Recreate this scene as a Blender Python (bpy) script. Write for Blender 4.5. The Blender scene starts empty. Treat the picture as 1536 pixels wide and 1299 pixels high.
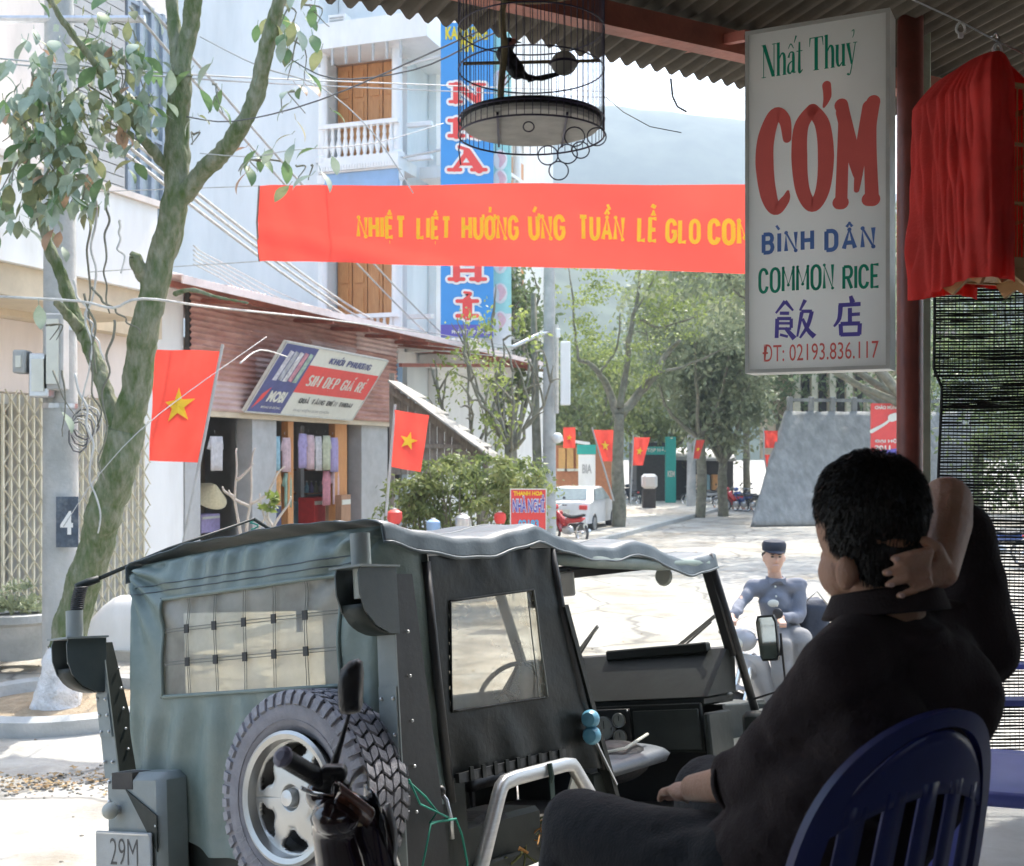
import bpy, bmesh, math, random
from math import sin, cos, pi, radians, sqrt
from mathutils import Vector, Matrix, noise
V = Vector
random.seed(7)
SC = bpy.context.scene
COL = SC.collection
# ------------------------------------------------------------------ camera, world, sun, exposure
F, CX, CY, EYE = 1750.0, 768.0, 685.0, 2.1
cam_d = bpy.data.cameras.new('camera')
cam = bpy.data.objects.new('camera', cam_d)
COL.objects.link(cam)
cam.location = (0, 0, EYE)
cam.rotation_euler = (pi / 2, 0, 0)
cam_d.sensor_width = 36
cam_d.lens = 36 * F / 1536
cam_d.shift_y = (CY - 649.5) / 1536
cam_d.clip_start = 0.05
cam_d.clip_end = 9000
cam_d.dof.use_dof = True
cam_d.dof.focus_distance = 4.1
cam_d.dof.aperture_fstop = 7.5
SC.camera = cam
HAZE = .0011
SUN_AZ, SUN_EL = radians(24), radians(54)
world = bpy.data.worlds.new('World')
SC.world = world
world.use_nodes = True
wn = world.node_tree
bg = wn.nodes['Background']
sky = wn.nodes.new('ShaderNodeTexSky')
sky.sky_type = 'NISHITA'
sky.sun_disc = False
sky.sun_elevation = SUN_EL
sky.sun_rotation = SUN_AZ
sky.air_density = 1.3
sky.dust_density = 3.0
wn.links.new(sky.outputs[0], bg.inputs[0])
bg.inputs[1].default_value = 0.15
sun_d = bpy.data.lights.new('sun', 'SUN')
sun_d.energy = 2.5
sun_d.angle = radians(0.6)
sun_d.color = (1.0, 0.95, 0.87)
sun = bpy.data.objects.new('sun', sun_d)
COL.objects.link(sun)
SUNV = V((sin(SUN_AZ) * cos(SUN_EL), cos(SUN_AZ) * cos(SUN_EL), sin(SUN_EL)))
sun.rotation_euler = SUNV.to_track_quat('Z', 'Y').to_euler()
sun.location = (0, 0, 30)
SC.view_settings.view_transform = 'Standard'
SC.view_settings.look = 'None'
SC.view_settings.exposure = 2.35
SC.view_settings.gamma = 1.0
SC.render.engine = 'CYCLES'
SC.cycles.use_denoising = True
SC.cycles.max_bounces = 7
SC.cycles.transparent_max_bounces = 14
SC.cycles.volume_bounces = 0
SC.cycles.sample_clamp_indirect = 6.0
SC.cycles.caustics_reflective = False
SC.cycles.caustics_refractive = False

# ------------------------------------------------------------------ measuring helpers
def at(px, py, d):
    return V(((px - CX) / F * d, d, EYE - (py - CY) / F * d))
def ray(px, py):
    return V(((px - CX) / F, 1.0, -(py - CY) / F))
U = V((0.33, 0.944, 0)).normalized()      # along the street
W_ = V((0.944, -0.33, 0)).normalized()    # from the far facades out into the street
Z = V((0, 0, 1))
FA = V((-3.885, 13.0, 0))
def fac(px, py, o=0.0):                   # a sight line met with the facade plane, pushed o metres into the street
    r = ray(px, py); c = V((0, 0, EYE))
    k = ((FA + W_ * o - c).dot(W_)) / r.dot(W_)
    return c + r * k
def sz(px, py, o=0.0):
    p = fac(px, py, o)
    return (p - FA).dot(U), p.z
def fp(s, o, z):
    return FA + U * s + W_ * o + Z * z
def gnd(px, py, z=-0.25):
    d = (EYE - z) * F / (py - CY)
    return at(px, py, d)

# ------------------------------------------------------------------ mesh builder
class MB:
    def __init__(s):
        s.v = []; s.f = []; s.mi = []; s.cm = 0
    def add(s, vs, fs):
        n = len(s.v)
        s.v += [tuple(p) for p in vs]
        s.f += [tuple(i + n for i in f) for f in fs]
        s.mi += [s.cm] * len(fs)
        return s
    def box(s, c, size, rot=None, bev=0.0):
        x, y, z = [a / 2 for a in size]
        c = V(c)
        if bev > 0:
            b = min(bev, x * .9, y * .9, z * .9)
            pts = []
            idx = {}
            for sx in (-1, 1):
                for sy in (-1, 1):
                    for sz_ in (-1, 1):
                        for k in range(3):
                            p = [sx * x, sy * y, sz_ * z]
                            q = [sx * (x - b), sy * (y - b), sz_ * (z - b)]
                            q[k] = p[k]
                            idx[(sx, sy, sz_, k)] = len(pts)
                            pts.append(V(q))
            fs = []
            for k in range(3):
                a, d = [i for i in range(3) if i != k]
                for sg in (-1, 1):
                    L = []
                    for (p_, q_) in ((-1, -1), (1, -1), (1, 1), (-1, 1)):
                        t = [0, 0, 0]; t[k] = sg; t[a] = p_; t[d] = q_
                        L.append(idx[(*t, k)])
                    fs.append(tuple(L))
            for k in range(3):
                a, d = [i for i in range(3) if i != k]
                for p_ in (-1, 1):
                    for q_ in (-1, 1):
                        t0 = [0, 0, 0]; t0[a] = p_; t0[d] = q_
                        t1 = list(t0); t0[k] = -1; t1[k] = 1
                        fs.append((idx[(*t0, a)], idx[(*t1, a)], idx[(*t1, d)], idx[(*t0, d)]))
            for sx in (-1, 1):
                for sy in (-1, 1):
                    for sz_ in (-1, 1):
                        fs.append(tuple(idx[(sx, sy, sz_, k)] for k in range(3)))
        else:
            pts = [V((a, b_, c_)) for a in (-x, x) for b_ in (-y, y) for c_ in (-z, z)]
            fs = [(0, 1, 3, 2), (4, 6, 7, 5), (0, 4, 5, 1), (2, 3, 7, 6), (0, 2, 6, 4), (1, 5, 7, 3)]
        if rot is not None:
            pts = [rot @ p for p in pts]
        return s.add([p + c for p in pts], fs)
    def abox(s, a, b, bev=0.0):            # axis aligned, from corner to corner
        a = V(a); b = V(b)
        return s.box((a + b) / 2, [abs(k) for k in (b - a)], bev=bev)
    def beam(s, p0, p1, w, h, up=Z, bev=0.0):
        p0 = V(p0); p1 = V(p1); d = (p1 - p0); L = d.length; d.normalize()
        sd = d.cross(up)
        if sd.length < 1e-4: sd = d.cross(V((1, 0, 0)))
        sd.normalize(); u = sd.cross(d)
        m = Matrix((d, sd, u)).transposed()
        return s.box((p0 + p1) / 2, (L, w, h), m, bev)
    def tube(s, pts, r, n=8, caps=True):
        pts = [V(p) for p in pts]
        if not hasattr(r, '__len__'): r = [r] * len(pts)
        ring = []; prev = None
        for i, p in enumerate(pts):
            if i == 0: t = pts[1] - p
            elif i == len(pts) - 1: t = p - pts[i - 1]
            else: t = pts[i + 1] - pts[i - 1]
            t.normalize()
            if prev is None:
                a = t.cross(Z)
                if a.length < .01: a = t.cross(V((1, 0, 0)))
            else:
                a = prev - t * prev.dot(t)
            a.normalize(); prev = a
            b = t.cross(a)
            ring.append([p + (a * cos(2 * pi * k / n) + b * sin(2 * pi * k / n)) * r[i] for k in range(n)])
        vs = [q for R in ring for q in R]
        fs = []
        for i in range(len(pts) - 1):
            for k in range(n):
                fs.append((i * n + k, i * n + (k + 1) % n, (i + 1) * n + (k + 1) % n, (i + 1) * n + k))
        if caps:
            fs.append(tuple(reversed(range(n)))); fs.append(tuple((len(pts) - 1) * n + k for k in range(n)))
        return s.add(vs, fs)
    def lathe(s, prof, o=(0, 0, 0), ax=Z, n=24, closed=False):
        o = V(o); ax = V(ax).normalized()
        a = ax.cross(V((0, 0, 1)))
        if a.length < .01: a = ax.cross(V((1, 0, 0)))
        a.normalize(); b = ax.cross(a)
        vs = []; fs = []
        for (r, h) in prof:
            for k in range(n):
                t = 2 * pi * k / n
                vs.append(o + ax * h + (a * cos(t) + b * sin(t)) * r)
        m = len(prof)
        for i in range(m if closed else m - 1):
            j = (i + 1) % m
            for k in range(n):
                fs.append((i * n + k, i * n + (k + 1) % n, j * n + (k + 1) % n, j * n + k))
        return s.add(vs, fs)
    def ball(s, c, r, n=12, m=8, rot=None):
        if not hasattr(r, '__len__'): r = (r, r, r)
        c = V(c); vs = []; fs = []
        for i in range(m + 1):
            t = pi * i / m
            for k in range(n):
                p = V((sin(t) * cos(2 * pi * k / n) * r[0], sin(t) * sin(2 * pi * k / n) * r[1], cos(t) * r[2]))
                if rot is not None: p = rot @ p
                vs.append(c + p)
        for i in range(m):
            for k in range(n):
                fs.append((i * n + k, (i + 1) * n + k, (i + 1) * n + (k + 1) % n, i * n + (k + 1) % n))
        return s.add(vs, fs)
    def caps(s, p0, r0, p1, r1, n=14, m=5):   # tapered capsule
        p0 = V(p0); p1 = V(p1); d = p1 - p0; L = max(d.length, 1e-5); d.normalize()
        prof = []
        for i in range(m + 1):
            t = pi / 2 * (1 - i / m)
            prof.append((max(cos(t) * r0, 1e-4), -sin(t) * r0))
        for i in range(m + 1):
            t = pi / 2 * i / m
            prof.append((max(cos(t) * r1, 1e-4), L + sin(t) * r1))
        n0 = len(s.v)
        s.lathe(prof, p0, d, n)
        k = len(prof)
        s.add([], [tuple(n0 - len(s.v) + q for q in range(n)), tuple(n0 - len(s.v) + (k - 1) * n + q for q in reversed(range(n)))])
        return s
    def quad(s, a, b, c, d):
        return s.add([a, b, c, d], [(0, 1, 2, 3)])
    def poly(s, pts):
        return s.add(pts, [tuple(range(len(pts)))])
    def prism(s, pts, ext):                 # polygon (3D points) pushed along ext
        pts = [V(p) for p in pts]; ext = V(ext); n = len(pts)
        fs = [tuple(range(n)), tuple(reversed(range(n, 2 * n)))]
        fs += [(i, i + n, (i + 1) % n + n, (i + 1) % n) for i in range(n)]
        return s.add(pts + [p + ext for p in pts], fs)
    def grid(s, fn, nu, nv, skip=None):
        n0 = [[None] * (nv + 1) for _ in range(nu + 1)]
        vs = []
        for i in range(nu + 1):
            for j in range(nv + 1):
                n0[i][j] = len(vs); vs.append(fn(i / nu, j / nv))
        fs = []
        for i in range(nu):
            for j in range(nv):
                if skip and skip((i + .5) / nu, (j + .5) / nv): continue
                fs.append((n0[i][j], n0[i + 1][j], n0[i + 1][j + 1], n0[i][j + 1]))
        return s.add(vs, fs)
    def mesh(s, name, mats, smooth=False, solid=0.0):
        me = bpy.data.meshes.new(name)
        me.from_pydata(s.v, [], s.f)
        if not isinstance(mats, (list, tuple)): mats = [mats]
        for m in mats: me.materials.append(m)
        if len(mats) > 1: me.polygons.foreach_set('material_index', s.mi)
        bm = bmesh.new(); bm.from_mesh(me)
        if s.f and not getattr(s, 'flat', False): bmesh.ops.recalc_face_normals(bm, faces=bm.faces)
        bm.to_mesh(me); bm.free()
        if smooth:
            me.polygons.foreach_set('use_smooth', [True] * len(me.polygons))
            if smooth == 'auto':
                try: me.set_sharp_from_angle(angle=radians(38))
                except Exception: pass
        me.update()
        return me
    def build(s, name, mats, parent=None, smooth=False, local=False, label=None, kind=None, solid=0.0):
        me = s.mesh(name, mats, smooth)
        o = bpy.data.objects.new(name, me)
        COL.objects.link(o)
        if parent is not None: attach(o, parent, local)
        if solid:
            md = o.modifiers.new('solid', 'SOLIDIFY'); md.thickness = solid; md.offset = 0
        if label: o['label'] = label
        if kind: o['kind'] = kind
        return o
def root_of(o):
    m = Matrix.Identity(4)
    ch = []
    while o is not None: ch.append(o); o = o.parent
    for q in reversed(ch): m = m @ q.matrix_parent_inverse @ q.matrix_basis
    return m
def attach(o, parent, local=False):
    o.parent = parent
    if not local: o.matrix_parent_inverse = root_of(parent).inverted()
def thing(name, label, cat, loc=(0, 0, 0), rotz=0, group=None, mat=None):
    o = bpy.data.objects.new(name, None); COL.objects.link(o)
    o.empty_display_size = .2
    if mat is not None: o.matrix_basis = mat
    else:
        o.location = loc; o.rotation_euler = (0, 0, rotz)
    o['label'] = label; o['category'] = cat
    if group: o['group'] = group
    return o
def tag(o, label, cat, group=None):
    o['label'] = label; o['category'] = cat
    if group: o['group'] = group
    return o
def struct(o):
    o['kind'] = 'structure'; return o
def inst(me, name, parent, M_, local=False, label=None):   # another part sharing mesh data
    o = bpy.data.objects.new(name, me); COL.objects.link(o)
    o.parent = parent
    if not local: o.matrix_parent_inverse = root_of(parent).inverted()
    o.matrix_basis = M_
    if label: o['label'] = label
    return o
def copy_tree(o, loc=None, rz=None, label=None, group=None, parent=None):
    c = o.copy(); COL.objects.link(c); c.parent = parent
    if loc is not None: c.location = loc
    if rz is not None: c.rotation_euler = (0, 0, rz)
    if label: c['label'] = label
    if group: c['group'] = group
    for ch in list(o.children): copy_tree(ch, parent=c)
    return c
def frame(o, x, y=None, z=None):
    x = V(x).normalized()
    if z is None: z = x.cross(V(y)).normalized(); y = z.cross(x)
    else:
        z = V(z).normalized(); y = z.cross(x).normalized(); z = x.cross(y)
    m = Matrix.Identity(4)
    for i, c in enumerate((x, y, z)):
        for k in range(3): m[k][i] = c[k]
    for k in range(3): m[k][3] = o[k]
    return m

# ------------------------------------------------------------------ materials
def mat(name, col, rough=.7, var=.12, scale=8, bump=.15, bscale=None, metal=0, spec=.5, trans=0, alpha=1, emit=0, col2=None, stretch=None, sss=0, coat=0, crack=0, dirt=0, dirtcol=(.2, .16, .11), translu=0):
    m = bpy.data.materials.new(name); m.use_nodes = True
    nt = m.node_tree; N = nt.nodes; Lk = nt.links
    b = N['Principled BSDF']
    b.inputs['Roughness'].default_value = rough
    b.inputs['Metallic'].default_value = metal
    b.inputs['Specular IOR Level'].default_value = spec
    if coat: b.inputs['Coat Weight'].default_value = coat; b.inputs['Coat Roughness'].default_value = .08
    if sss:
        b.inputs['Subsurface Weight'].default_value = sss; b.inputs['Subsurface Radius'].default_value = (.02, .008, .004)
        b.inputs['Subsurface Scale'].default_value = 1.0
    tc = N.new('ShaderNodeTexCoord'); mp = N.new('ShaderNodeMapping')
    if stretch: mp.inputs['Scale'].default_value = stretch
    Lk.new(tc.outputs['Object'], mp.inputs[0])
    n1 = N.new('ShaderNodeTexNoise'); n1.inputs['Scale'].default_value = scale; n1.inputs['Detail'].default_value = 5
    n1.inputs['Roughness'].default_value = .6
    Lk.new(mp.outputs[0], n1.inputs['Vector'])
    cr = N.new('ShaderNodeValToRGB')
    c2 = col2 or tuple(min(1, c * (1 + var)) for c in col)
    c1 = tuple(c * (1 - var) for c in col) if not col2 else col
    cr.color_ramp.elements[0].position = .32; cr.color_ramp.elements[1].position = .68
    cr.color_ramp.elements[0].color = (*c1, 1); cr.color_ramp.elements[1].color = (*c2, 1)
    Lk.new(n1.outputs[0], cr.inputs[0])
    out = cr.outputs[0]
    if dirt:
        n2 = N.new('ShaderNodeTexNoise'); n2.inputs['Scale'].default_value = scale * .35; n2.inputs['Detail'].default_value = 8
        n2.inputs['Roughness'].default_value = .72
        Lk.new(mp.outputs[0], n2.inputs['Vector'])
        r2 = N.new('ShaderNodeValToRGB'); r2.color_ramp.elements[0].position = .48; r2.color_ramp.elements[1].position = .72
        r2.color_ramp.elements[1].color = (dirt, dirt, dirt, 1)
        r2.color_ramp.elements[0].color = (0, 0, 0, 1)
        Lk.new(n2.outputs[0], r2.inputs[0])
        mx = N.new('ShaderNodeMix'); mx.data_type = 'RGBA'
        Lk.new(r2.outputs[0], mx.inputs[0]); Lk.new(out, mx.inputs[6]); mx.inputs[7].default_value = (*dirtcol, 1)
        out = mx.outputs[2]
    if crack:
        vo = N.new('ShaderNodeTexVoronoi'); vo.feature = 'DISTANCE_TO_EDGE'; vo.inputs['Scale'].default_value = crack
        dn = N.new('ShaderNodeTexNoise'); dn.inputs['Scale'].default_value = crack * 3; dn.inputs['Detail'].default_value = 6
        va = N.new('ShaderNodeVectorMath'); va.operation = 'MULTIPLY_ADD'; va.inputs[1].default_value = (.5, .5, .5)
        Lk.new(mp.outputs[0], dn.inputs['Vector']); Lk.new(dn.outputs['Color'], va.inputs[0]); Lk.new(mp.outputs[0], va.inputs[2]); Lk.new(va.outputs[0], vo.inputs['Vector'])
        cm = N.new('ShaderNodeMapRange'); cm.inputs[1].default_value = .0; cm.inputs[2].default_value = .022; cm.inputs[3].default_value = .75; cm.inputs[4].default_value = 0
        Lk.new(vo.outputs['Distance'], cm.inputs[0])
        mc_ = N.new('ShaderNodeMix'); mc_.data_type = 'RGBA'
        Lk.new(cm.outputs[0], mc_.inputs[0]); Lk.new(out, mc_.inputs[6]); mc_.inputs[7].default_value = (*[c * .35 for c in col], 1)
        out = mc_.outputs[2]
    Lk.new(out, b.inputs['Base Color'])
    if bump:
        bn = N.new('ShaderNodeBump'); bn.inputs['Strength'].default_value = bump; bn.inputs['Distance'].default_value = .02
        n3 = N.new('ShaderNodeTexNoise'); n3.inputs['Scale'].default_value = bscale or scale * 4; n3.inputs['Detail'].default_value = 4
        Lk.new(mp.outputs[0], n3.inputs['Vector']); Lk.new(n3.outputs[0], bn.inputs['Height'])
        Lk.new(bn.outputs[0], b.inputs['Normal'])
    if trans: b.inputs['Transmission Weight'].default_value = trans
    if alpha < 1: b.inputs['Alpha'].default_value = alpha
    if emit:
        Lk.new(out, b.inputs['Emission Color']); b.inputs['Emission Strength'].default_value = emit
    if translu:
        t = N.new('ShaderNodeBsdfTranslucent'); Lk.new(out, t.inputs[0])
        ms = N.new('ShaderNodeMixShader'); ms.inputs[0].default_value = translu
        Lk.new(b.outputs[0], ms.inputs[1]); Lk.new(t.outputs[0], ms.inputs[2])
        Lk.new(ms.outputs[0], N['Material Output'].inputs[0])
    return m
def clear_mat(name, tint, opac, rough=.15, dif=(.8, .78, .7)):
    m = bpy.data.materials.new(name); m.use_nodes = True
    nt = m.node_tree; N = nt.nodes; Lk = nt.links
    N.remove(N['Principled BSDF'])
    tr = N.new('ShaderNodeBsdfTransparent'); tr.inputs[0].default_value = (*tint, 1)
    df = N.new('ShaderNodeBsdfDiffuse'); df.inputs[0].default_value = (*dif, 1)
    tl = N.new('ShaderNodeBsdfTranslucent'); tl.inputs[0].default_value = (*dif, 1)
    gl = N.new('ShaderNodeBsdfGlossy'); gl.inputs['Roughness'].default_value = rough
    tc = N.new('ShaderNodeTexCoord'); n = N.new('ShaderNodeTexNoise'); n.inputs['Scale'].default_value = 5; n.inputs['Detail'].default_value = 6
    Lk.new(tc.outputs['Object'], n.inputs['Vector'])
    mr = N.new('ShaderNodeMapRange'); mr.inputs[1].default_value = .35; mr.inputs[2].default_value = .75
    mr.inputs[3].default_value = opac * .7; mr.inputs[4].default_value = min(1, opac * 1.4)
    Lk.new(n.outputs[0], mr.inputs[0])
    a = N.new('ShaderNodeMixShader'); a.inputs[0].default_value = .6
    Lk.new(df.outputs[0], a.inputs[1]); Lk.new(tl.outputs[0], a.inputs[2])
    b = N.new('ShaderNodeMixShader'); Lk.new(mr.outputs[0], b.inputs[0])
    Lk.new(tr.outputs[0], b.inputs[1]); Lk.new(a.outputs[0], b.inputs[2])
    c = N.new('ShaderNodeMixShader'); c.inputs[0].default_value = .06
    bn = N.new('ShaderNodeBump'); bn.inputs['Strength'].default_value = .3; bn.inputs['Distance'].default_value = .02
    Lk.new(n.outputs[0], bn.inputs['Height']); Lk.new(bn.outputs[0], gl.inputs['Normal'])
    Lk.new(b.outputs[0], c.inputs[1]); Lk.new(gl.outputs[0], c.inputs[2])
    Lk.new(c.outputs[0], N['Material Output'].inputs[0])
    return m
def leaf_mat(name, c1, c2, tl=.45, scale=1.5):
    return mat(name, c1, .55, col2=c2, scale=scale, bump=0, translu=tl)
m_road = mat('road_surface', (.27, .255, .225), .92, scale=1.6, col2=(.47, .45, .40), bump=.9, bscale=12, crack=.45, dirt=.85, dirtcol=(.22, .175, .11))
m_pave = mat('pavement_concrete', (.42, .40, .35), .9, scale=2.0, col2=(.56, .53, .46), bump=.4, bscale=18, crack=.8, dirt=.7, dirtcol=(.3, .25, .17))
m_floor = mat('terrace_concrete', (.40, .40, .38), .8, scale=3, col2=(.52, .52, .49), bump=.3, bscale=20, dirt=.4)
m_conc = mat('weathered_concrete', (.36, .37, .36), .9, scale=3, col2=(.5, .5, .48), bump=.4, bscale=22, dirt=.6, dirtcol=(.2, .21, .19))
m_wall_gb = mat('grey_blue_render', (.62, .66, .67), .85, scale=1.4, col2=(.72, .75, .755), bump=.12, bscale=9, dirt=.45, dirtcol=(.42, .45, .45), stretch=(1, 1, .22))
m_white = mat('white_paint', (.78, .78, .76), .75, var=.05, scale=2.2, bump=.1, dirt=.4, dirtcol=(.5, .46, .38), stretch=(1, 1, .3))
m_beige = mat('beige_render', (.62, .52, .38), .85, var=.1, scale=2, bump=.2, dirt=.3)
m_pink = mat('pale_pink_render', (.74, .66, .6), .85, var=.06, scale=2.4, bump=.1, stretch=(1, 1, .25), dirt=.55, dirtcol=(.5, .45, .38))
m_greycol = mat('grey_paint', (.42, .42, .41), .7, var=.08, scale=5, bump=.1, dirt=.3)
m_bluepaint = mat('blue_paint', (.27, .42, .62), .7, var=.08, scale=3, bump=.1, dirt=.2)
m_corr = mat('rusty_pink_sheet', (.40, .19, .15), .6, scale=2.0, col2=(.56, .33, .27), bump=.2, dirt=.8, dirtcol=(.24, .13, .09), stretch=(1, 1, 3))
m_corr2 = mat('faded_roof_sheet', (.52, .36, .33), .6, scale=2.0, col2=(.7, .55, .52), bump=.2, dirt=.5, dirtcol=(.35, .2, .16))
m_redbeam = mat('red_oxide_steel', (.33, .11, .075), .55, var=.2, scale=9, bump=.15, dirt=.5, dirtcol=(.14, .07, .05))
m_post = mat('brown_red_post', (.15, .032, .022), .38, var=.25, scale=7, bump=.1, dirt=.5, dirtcol=(.06, .03, .025))
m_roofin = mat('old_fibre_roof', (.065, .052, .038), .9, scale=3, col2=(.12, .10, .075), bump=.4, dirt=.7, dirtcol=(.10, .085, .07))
m_wood_o = mat('varnished_orange_wood', (.50, .21, .07), .45, scale=4, col2=(.62, .30, .11), bump=.15, stretch=(8, 8, 1))
m_wood_d = mat('old_grey_wood', (.16, .135, .11), .9, scale=4, col2=(.28, .24, .2), bump=.4, stretch=(8, 8, 1))
m_wood_b = mat('bare_brown_wood', (.33, .18, .10), .7, scale=5, col2=(.43, .25, .15), bump=.2, stretch=(6, 6, 1))
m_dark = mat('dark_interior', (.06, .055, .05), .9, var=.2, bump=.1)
m_bark = mat('mossy_bark', (.075, .11, .03), .95, scale=11, col2=(.26, .26, .19), bump=1, bscale=30, dirt=.9, dirtcol=(.05, .10, .02), stretch=(1.3, 1.3, .55))
m_bark2 = mat('grey_bark', (.12, .115, .085), .95, scale=6, col2=(.24, .23, .18), bump=.7, bscale=24, dirt=.5, dirtcol=(.12, .15, .07))
m_lime = mat('limewashed_bark', (.7, .71, .72), .9, scale=14, col2=(.8, .8, .8), bump=.9, bscale=40, dirt=.85, dirtcol=(.33, .32, .3))
m_red = mat('red_cloth', (.80, .09, .065), .8, var=.06, scale=6, bump=.12, bscale=120, translu=.42)
m_yel = mat('yellow_cloth', (.90, .72, .05), .8, var=.04, bump=0, translu=.3)
m_redpaint = mat('red_sign_paint', (.72, .07, .06), .5, var=.05, bump=0)
m_bluesign = mat('sky_blue_sign', (.05, .27, .62), .5, var=.06, scale=1, bump=0)
m_teal = mat('teal_paint', (.02, .36, .30), .5, var=.06, bump=0)
m_tealpale = mat('pale_teal_sign', (.35, .66, .62), .5, var=.06, bump=0)
m_purple = mat('violet_paint', (.12, .10, .40), .5, var=.06, bump=0)
m_navy = mat('navy_print', (.07, .08, .22), .5, var=.2, scale=5, bump=0)
m_black = mat('black_paint', (.015, .016, .017), .45, var=.2, bump=.08)
m_cream = mat('cream_sheet', (.66, .66, .58), .5, var=.04, bump=0)
m_steel = mat('galvanised_steel', (.55, .56, .57), .35, var=.1, scale=12, metal=.9, bump=.1)
m_cable = mat('cable_rubber', (.10, .10, .10), .6, var=.2, bump=0)
m_cablel = mat('pale_cable', (.5, .49, .46), .6, var=.2, bump=0)
m_hedge = leaf_mat('hedge_leaf', (.12, .17, .05), (.30, .34, .13))
m_leafy = leaf_mat('young_leaf', (.14, .20, .04), (.30, .36, .10), .45)
m_leafd = leaf_mat('far_leaf_dark', (.10, .15, .06), (.25, .31, .14), .35, .6)
m_leafg = leaf_mat('far_leaf_grey', (.15, .19, .11), (.33, .37, .23), .35, .6)

# ------------------------------------------------------------------ flat lettering
def text_pts(s, w=None, h=None, bold=.02, xs=1.0):
    c = bpy.data.curves.new('letters', 'FONT'); c.body = s; c.offset = bold; c.resolution_u = 3
    o = bpy.data.objects.new('letters', c); COL.objects.link(o)
    dg = bpy.context.evaluated_depsgraph_get()
    m = bpy.data.meshes.new_from_object(o.evaluated_get(dg))
    P = [v.co.copy() for v in m.vertices]; Fc = [tuple(p.vertices) for p in m.polygons]
    bpy.data.objects.remove(o); bpy.data.curves.remove(c); bpy.data.meshes.remove(m)
    if not P: return [], [], 0, 0
    x0 = min(p.x for p in P); x1 = max(p.x for p in P); y0 = min(p.y for p in P); y1 = max(p.y for p in P)
    if h is None: sy = w / (x1 - x0) / xs; h = sy * (y1 - y0)
    else: sy = h / (y1 - y0)
    sx = w / (x1 - x0) if w else sy * xs
    return [((p.x - x0) * sx, (p.y - y0) * sy) for p in P], Fc, sx * (x1 - x0), h
def lettering(s, fn, material, parent, w=None, h=None, bold=.02, name='lettering', centre=False, xs=1.0, label=None, local=False):
    P, Fc, ww, hh = text_pts(s, w, h, bold, xs)
    ox = -ww / 2 if centre else 0
    mb = MB(); mb.flat = True
    mb.add([fn(x + ox, y) for x, y in P], Fc)
    return mb.build(name, material, parent, label=label, local=local)
def plane_fn(o, x, y, off):
    o = V(o); x = V(x).normalized(); y = V(y).normalized(); n = x.cross(y).normalized()
    def fn(a, b, e=0.0): return o + x * a + y * b + n * (off + e)
    return fn
_sk = [0]
def stroke(mb, fn, pts, ws, round_=True, sub=4):
    # a brush stroke along 2D points with varying width, laid just above the last one
    if not hasattr(ws, '__len__'): ws = [ws] * len(pts)
    P = []; W = []
    n = len(pts)
    for i in range(n - 1):
        p0 = V((*pts[max(i - 1, 0)], 0)); p1 = V((*pts[i], 0)); p2 = V((*pts[i + 1], 0)); p3 = V((*pts[min(i + 2, n - 1)], 0))
        k = sub if n > 2 else 1
        for j in range(k):
            t = j / k
            q = .5 * ((2 * p1) + (p2 - p0) * t + (2 * p0 - 5 * p1 + 4 * p2 - p3) * t * t + (3 * p1 - p0 - 3 * p2 + p3) * t ** 3) if n > 2 else p1.lerp(p2, t)
            P.append(q); W.append(ws[i] + (ws[i + 1] - ws[i]) * t)
    P.append(V((*pts[-1], 0))); W.append(ws[-1])
    L = []; R = []
    for i, p in enumerate(P):
        t = (P[min(i + 1, len(P) - 1)] - P[max(i - 1, 0)]).normalized()
        nn = V((-t.y, t.x, 0)) * W[i] / 2
        L.append(p + nn); R.append(p - nn)
    _sk[0] = (_sk[0] + 1) % 40
    e = _sk[0] * .00004
    vs = []; fs = []
    for a, b in zip(L, R): vs += [a, b]
    for i in range(len(P) - 1): fs.append((2 * i, 2 * i + 1, 2 * i + 3, 2 * i + 2))
    if round_:
        for (p, w, d) in ((P[0], W[0], (P[0] - P[1])), (P[-1], W[-1], (P[-1] - P[-2]))):
            a0 = math.atan2(d.y, d.x); k0 = len(vs)
            m = 8
            for k in range(m + 1):
                a = a0 - pi / 2 + pi * k / m
                vs.append(p + V((cos(a), sin(a), 0)) * w / 2)
            fs.append(tuple(range(k0, k0 + m + 1)))
    mb.flat = True
    mb.add([fn(v.x, v.y, e) for v in vs], fs)
def star(fn, cx, cy, r, rot=0):
    return [fn(cx + sin(rot + pi * k / 5) * (r if k % 2 == 0 else r * .4), cy + cos(rot + pi * k / 5) * (r if k % 2 == 0 else r * .4)) for k in range(10)]
def remeshed(mb, name, mats, vox=.01, smooth=6, parent=None, disp=None, local=False):
    me = mb.mesh('raw', mats); o = bpy.data.objects.new('raw', me); COL.objects.link(o)
    r = o.modifiers.new('r', 'REMESH'); r.mode = 'VOXEL'; r.voxel_size = vox; r.use_smooth_shade = True
    s_ = o.modifiers.new('s', 'SMOOTH'); s_.factor = .5; s_.iterations = smooth
    dg = bpy.context.evaluated_depsgraph_get()
    m2 = bpy.data.meshes.new_from_object(o.evaluated_get(dg))
    bpy.data.objects.remove(o)
    m2.name = name
    if disp:
        nr = [v.normal.copy() for v in m2.vertices]
        for v, n in zip(m2.vertices, nr): v.co += n * disp(v.co, n)
    m2.polygons.foreach_set('use_smooth', [True] * len(m2.polygons))
    if not isinstance(mats, (list, tuple)): mats = [mats]
    m2.materials.clear()
    for m in mats: m2.materials.append(m)
    ob = bpy.data.objects.new(name, m2); COL.objects.link(ob)
    if parent is not None: attach(ob, parent, local)
    return ob
def nz(p, s=1.0, o=0.0):
    return noise.noise(V((p[0] * s + o, p[1] * s - o, p[2] * s + o * .5)))
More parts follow.
